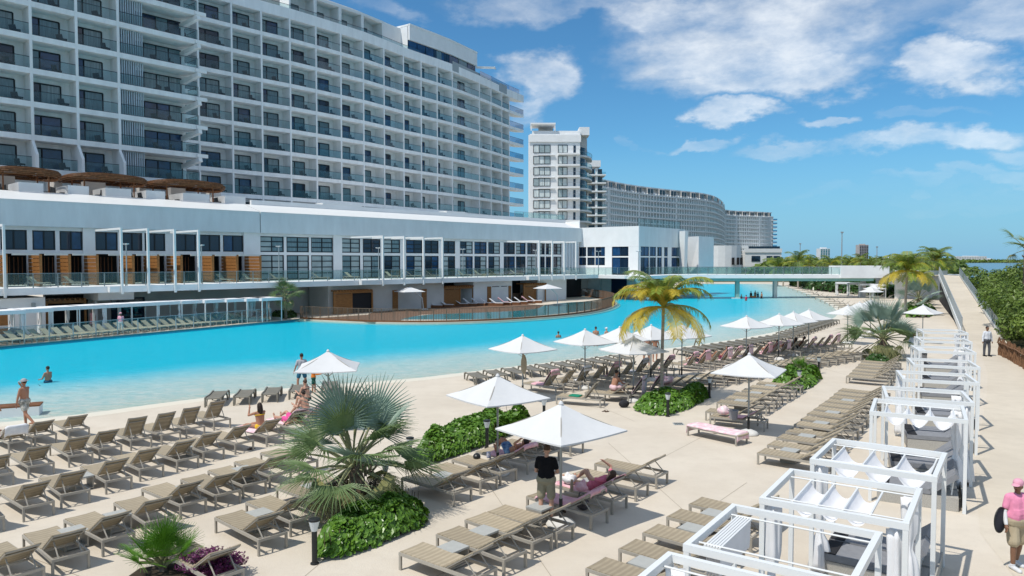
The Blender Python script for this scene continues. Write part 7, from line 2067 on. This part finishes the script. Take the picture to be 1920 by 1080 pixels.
person('shirtless person in a grey bucket hat and zebra striped shorts walking along the water', G(47, 801), 1.45, 1, 1.76, ua=((-.25, .15, -1), (.35, .75, -.5)), fa=((-.1, .15, -1), (-.25, .4, .95)), th=((-.05, -.35, -1), (.05, .2, -1)), sh=((0, -.75, -.75), (0, -.05, -1)), shorts=zebra, hat=('brim', cloth((.35, .37, .38))), voxel=.015, fat=1.04)
person('person in a teal shirt and white hat at the left edge of the picture', G(-9, 809), -.6, 1, 1.74, shirt=teal, shorts=cloth((.6, .62, .62)), hat=('brim', W_), voxel=.018)
person('bather with dark hair standing waist deep in the pool at the left', G(90, 714) + Vector((0, 0, -.98)), 1.3, 1, 1.72, ua=((-.3, .3, -1), (.3, .3, -1)), fa=((.2, .9, -.2), (-.2, .9, -.2)), shorts=cloth((.03, .1, .16)), voxel=.02)
person('adult in blue patterned swim shorts standing at the water edge behind the umbrella', G(566, 728) + Vector((0, 0, -.12)), .5, 1, 1.78, ua=((-.35, 0, -1), (.3, 0, -1)), fa=((-.2, .4, -.9), (.1, .2, -1)), th=((-.2, 0, -1), (.2, 0, -1)), shorts=navyp, shirt=cloth((.4, .42, .45)), voxel=.02)
person('child in an orange swim shirt and dark green shorts at the water edge', G(588, 736) + Vector((0, 0, -.08)), -1.2, 1, 1.36, ua=((-.5, .4, -.7), (.5, .5, -.6)), fa=((-.2, .8, .2), (.2, .8, .1)), th=((-.15, .25, -1), (.12, -.15, -1)), shirt=cloth((.72, .22, .04)), shorts=cloth((.02, .09, .07)), voxel=.018, lshirt=True)
def sitting(label, loc, rz, seat=.40, **kw):
    kw.setdefault('ua', ((-.2, .35, -1), (.2, .35, -1))); kw.setdefault('fa', ((.2, .9, .3), (-.2, .9, .3)))
    kw.setdefault('th', ((-.12, 1, .12), (.12, 1, .12))); kw.setdefault('sh', ((0, .35, -1), (0, .35, -1)))
    return person(label, loc, rz, kw.pop('skin', 0), kw.pop('hgt', 1.7), T=kw.pop('T', (0, .18, 1)), pelvis=(0, 0, seat + .1), **kw)
l = LG[('T', 0)][0]; X, Y = axes(RA)
sitting('person with long dark hair in a yellow bikini sitting on a lounger taking a picture', l + Y * .05 + X * .05, .85, skin=1, hgt=1.64, bikini=cloth((.75, .48, .04)), hairlen=.22, ua=((-.35, .75, -.3), (.35, .75, -.3)), fa=((.35, .35, .9), (-.35, .35, .9)), th=((-.3, 1, .05), (.3, 1, .05)), sh=((.2, .9, -.15), (-.2, .9, -.15)), voxel=.015, T=(0, .08, 1), hair=M_hair)
l = LG[('T', 2)][0]
sitting('shirtless person with short hair sitting bent forward on a pink towel at the left', l + Y * .1 - X * .1, 1.1, skin=0, shorts=floral, voxel=.017, T=(0, .4, 1), th=((-.2, 1, .55), (.2, 1, .5)), sh=((0, .75, -.7), (0, .75, -.7)))
sitting('person in a black bikini and sunglasses sitting behind the shirtless one at the left', G(549, 786) + Vector((.1, 1.6, 0)), 1.0, skin=0, hgt=1.64, bikini=BK, hairlen=0, hair=M_hair2, voxel=.018, T=(0, .25, 1))
lying(('T', 1), 'person lying face up on the pink striped towel between the bikini woman and the couple', R(12), 0, (.0, .5), voxel=.018, shorts=cloth((.7, .1, .3)), hairlen=.1)
sitting('shirtless person with a pink towel over the lap sitting beside the single lounger', G(1150, 748), -1.15, skin=1, seat=.4, shorts=cloth((.72, .5, .52)), voxel=.017, T=(.0, .35, 1), fat=1.08, ua=((-.25, .5, -.8), (.25, .55, -.75)), fa=((.1, .95, .1), (-.1, .95, -.25)), shortlen=1.0)
person('adult in black and white patterned swim shorts standing under the umbrellas by the water', G(1212, 687), .2, 1, 1.80, shorts=floral, voxel=.02, th=((-.13, 0, -1), (.13, 0, -1)), hair=None, hat=('brim', cloth((.5, .5, .5))))
person('slim person in a black bikini and sunglasses standing beside the one in patterned shorts', G(1228, 678), up + .3, 1, 1.66, bikini=BK, hairlen=.12, hair=M_hair2, voxel=.02)
person('person in a white long sleeved shirt and grey trousers walking down the promenade', G(1850, 668), up + .1, 2, 1.88, shirt=cloth((.66, .68, .72)), lshirt=True, trousers=cloth((.10, .105, .12)), shoes=BK, th=((-.05, .12, -1), (.06, -.1, -1)), ua=((-.3, 0, -1), (.3, 0, -1)), fa=((-.12, .15, -1), (.2, .25, -1)), voxel=.017, fat=1.12)
person('attendant in a white shirt standing half hidden behind the right fan palm', G(1713, 678), up - .5, 2, 1.72, shirt=cloth((.66, .68, .72)), lshirt=True, trousers=cloth((.5, .52, .55)), voxel=.022, fat=1.1)
for k, (key, lab, kn, sk, cl) in enumerate(((('M', 11), 'sunbather reclining on the twelfth lounger under the waterside umbrellas', (.5, .9), 0, cloth((.05, .05, .07))), (('M', 13), 'sunbather with raised knees on the fourteenth lounger under the waterside umbrellas', (.9, .6), 1, cloth((.3, .05, .1))), (('M', 18), 'sunbather in dark swimwear on the nineteenth lounger under the waterside umbrellas', (.3, .8), 1, BK),
                                (('M', 20), 'tanned sunbather reclining on the twenty-first lounger under the waterside umbrellas', (.8, .9), 2, cloth((.05, .1, .2))), (('M', 21), 'tanned sunbather with sunglasses on the twenty-second lounger under the waterside umbrellas', (.9, .4), 2, BK))):
    lying(key, lab, R(55), sk, kn, shorts=cl, voxel=.022, hairlen=.1 if k % 2 else 0)
def swimmer(px, py, dz, lab, sk=1, rz=0, **kw):
    person(lab, G(px, py) + Vector((0, 0, dz)), rz, sk, 1.7, voxel=.024, **kw)
swimmer(1047, 631, -1.28, 'swimmer shoulder deep beside the umbrella with the brown bag', 1, .4)
swimmer(1117, 648, -.35, 'bather in dark shorts standing thigh deep left of the coconut palm', 1, .2, shorts=BK, hair=M_hair)
swimmer(1137, 633, -.9, 'bather with a white cap in the water left of the coconut palm', 0, .8, hair=None, hat=('cap', W_))
for px, py, dz, lab, kw in ((1390, 559, -1.1, 'dark haired bather right beside the bridge pier foot', dict(shirt=cloth((.05, .05, .06)))), (1399, 563, -.9, 'bather in a bright pink swimsuit near the bridge pier', dict(shirt=cloth((.8, .06, .12)))), (1408, 556, -.8, 'bather in the far group with a dark top, leftmost', dict(shirt=BK)), (1416, 556, -.7, 'tall bare chested bather in the middle of the far group', {}), (1421, 556, -.9, 'bather in a teal top in the far group', dict(shirt=teal)), (1428, 559, -.7, 'bather in dark shorts at the right of the far group', dict(shorts=BK)), (1452, 549, -.5, 'bather walking in the shallow water under the bridge', dict(shorts=OL))):
    swimmer(px, py, dz, lab, 1, rnd.uniform(0, 6), **kw)
ri = thing('swim_ring', 'orange swim ring floating among the far bathers', 'swim ring', G(1412, 557) + Vector((0, 0, -.02))); q = MB(); q.tube([(.45 * math.cos(t), .45 * math.sin(t), .05) for t in [i * math.pi / 10 for i in range(21)]], .12, 8, cap=False); q.obj('ring_tube', cloth((.75, .2, .05)), ri, smooth=True)
person('person in a pink shirt and pink cap walking behind the far glass fence', G(227, 626, .12), up, 2, 1.72, shirt=cloth((.75, .38, .46)), trousers=cloth((.6, .6, .6)), hat=('cap', cloth((.75, .40, .46))), voxel=.022)
person('person in a pink patterned dress standing among the far white cabanas', G(174, 617, .12), up, 1, 1.66, dress=cloth((.62, .22, .24), (.7, .45, .42), 12), hairlen=.15, voxel=.022, hair=M_hair2)
for px, py, lab, kw in ((1077, 553, 'dark silhouetted guest sitting at the bar under the pavilion, left one', dict(shirt=BK)), (1086, 553, 'dark silhouetted guest sitting at the bar under the pavilion, right one', dict(shirt=BK, skin=1)), (1120, 552, 'guest in dark clothes standing under the pavilion, left one', dict(shirt=BK, trousers=BK)), (1127, 552, 'guest in dark clothes standing under the pavilion, right one', dict(shirt=BK, trousers=BK))):
    person(lab, G(px, py, .12), up + rnd.uniform(-.4, .4), kw.pop('skin', 2), 1.7, voxel=.026, **kw)
flush()
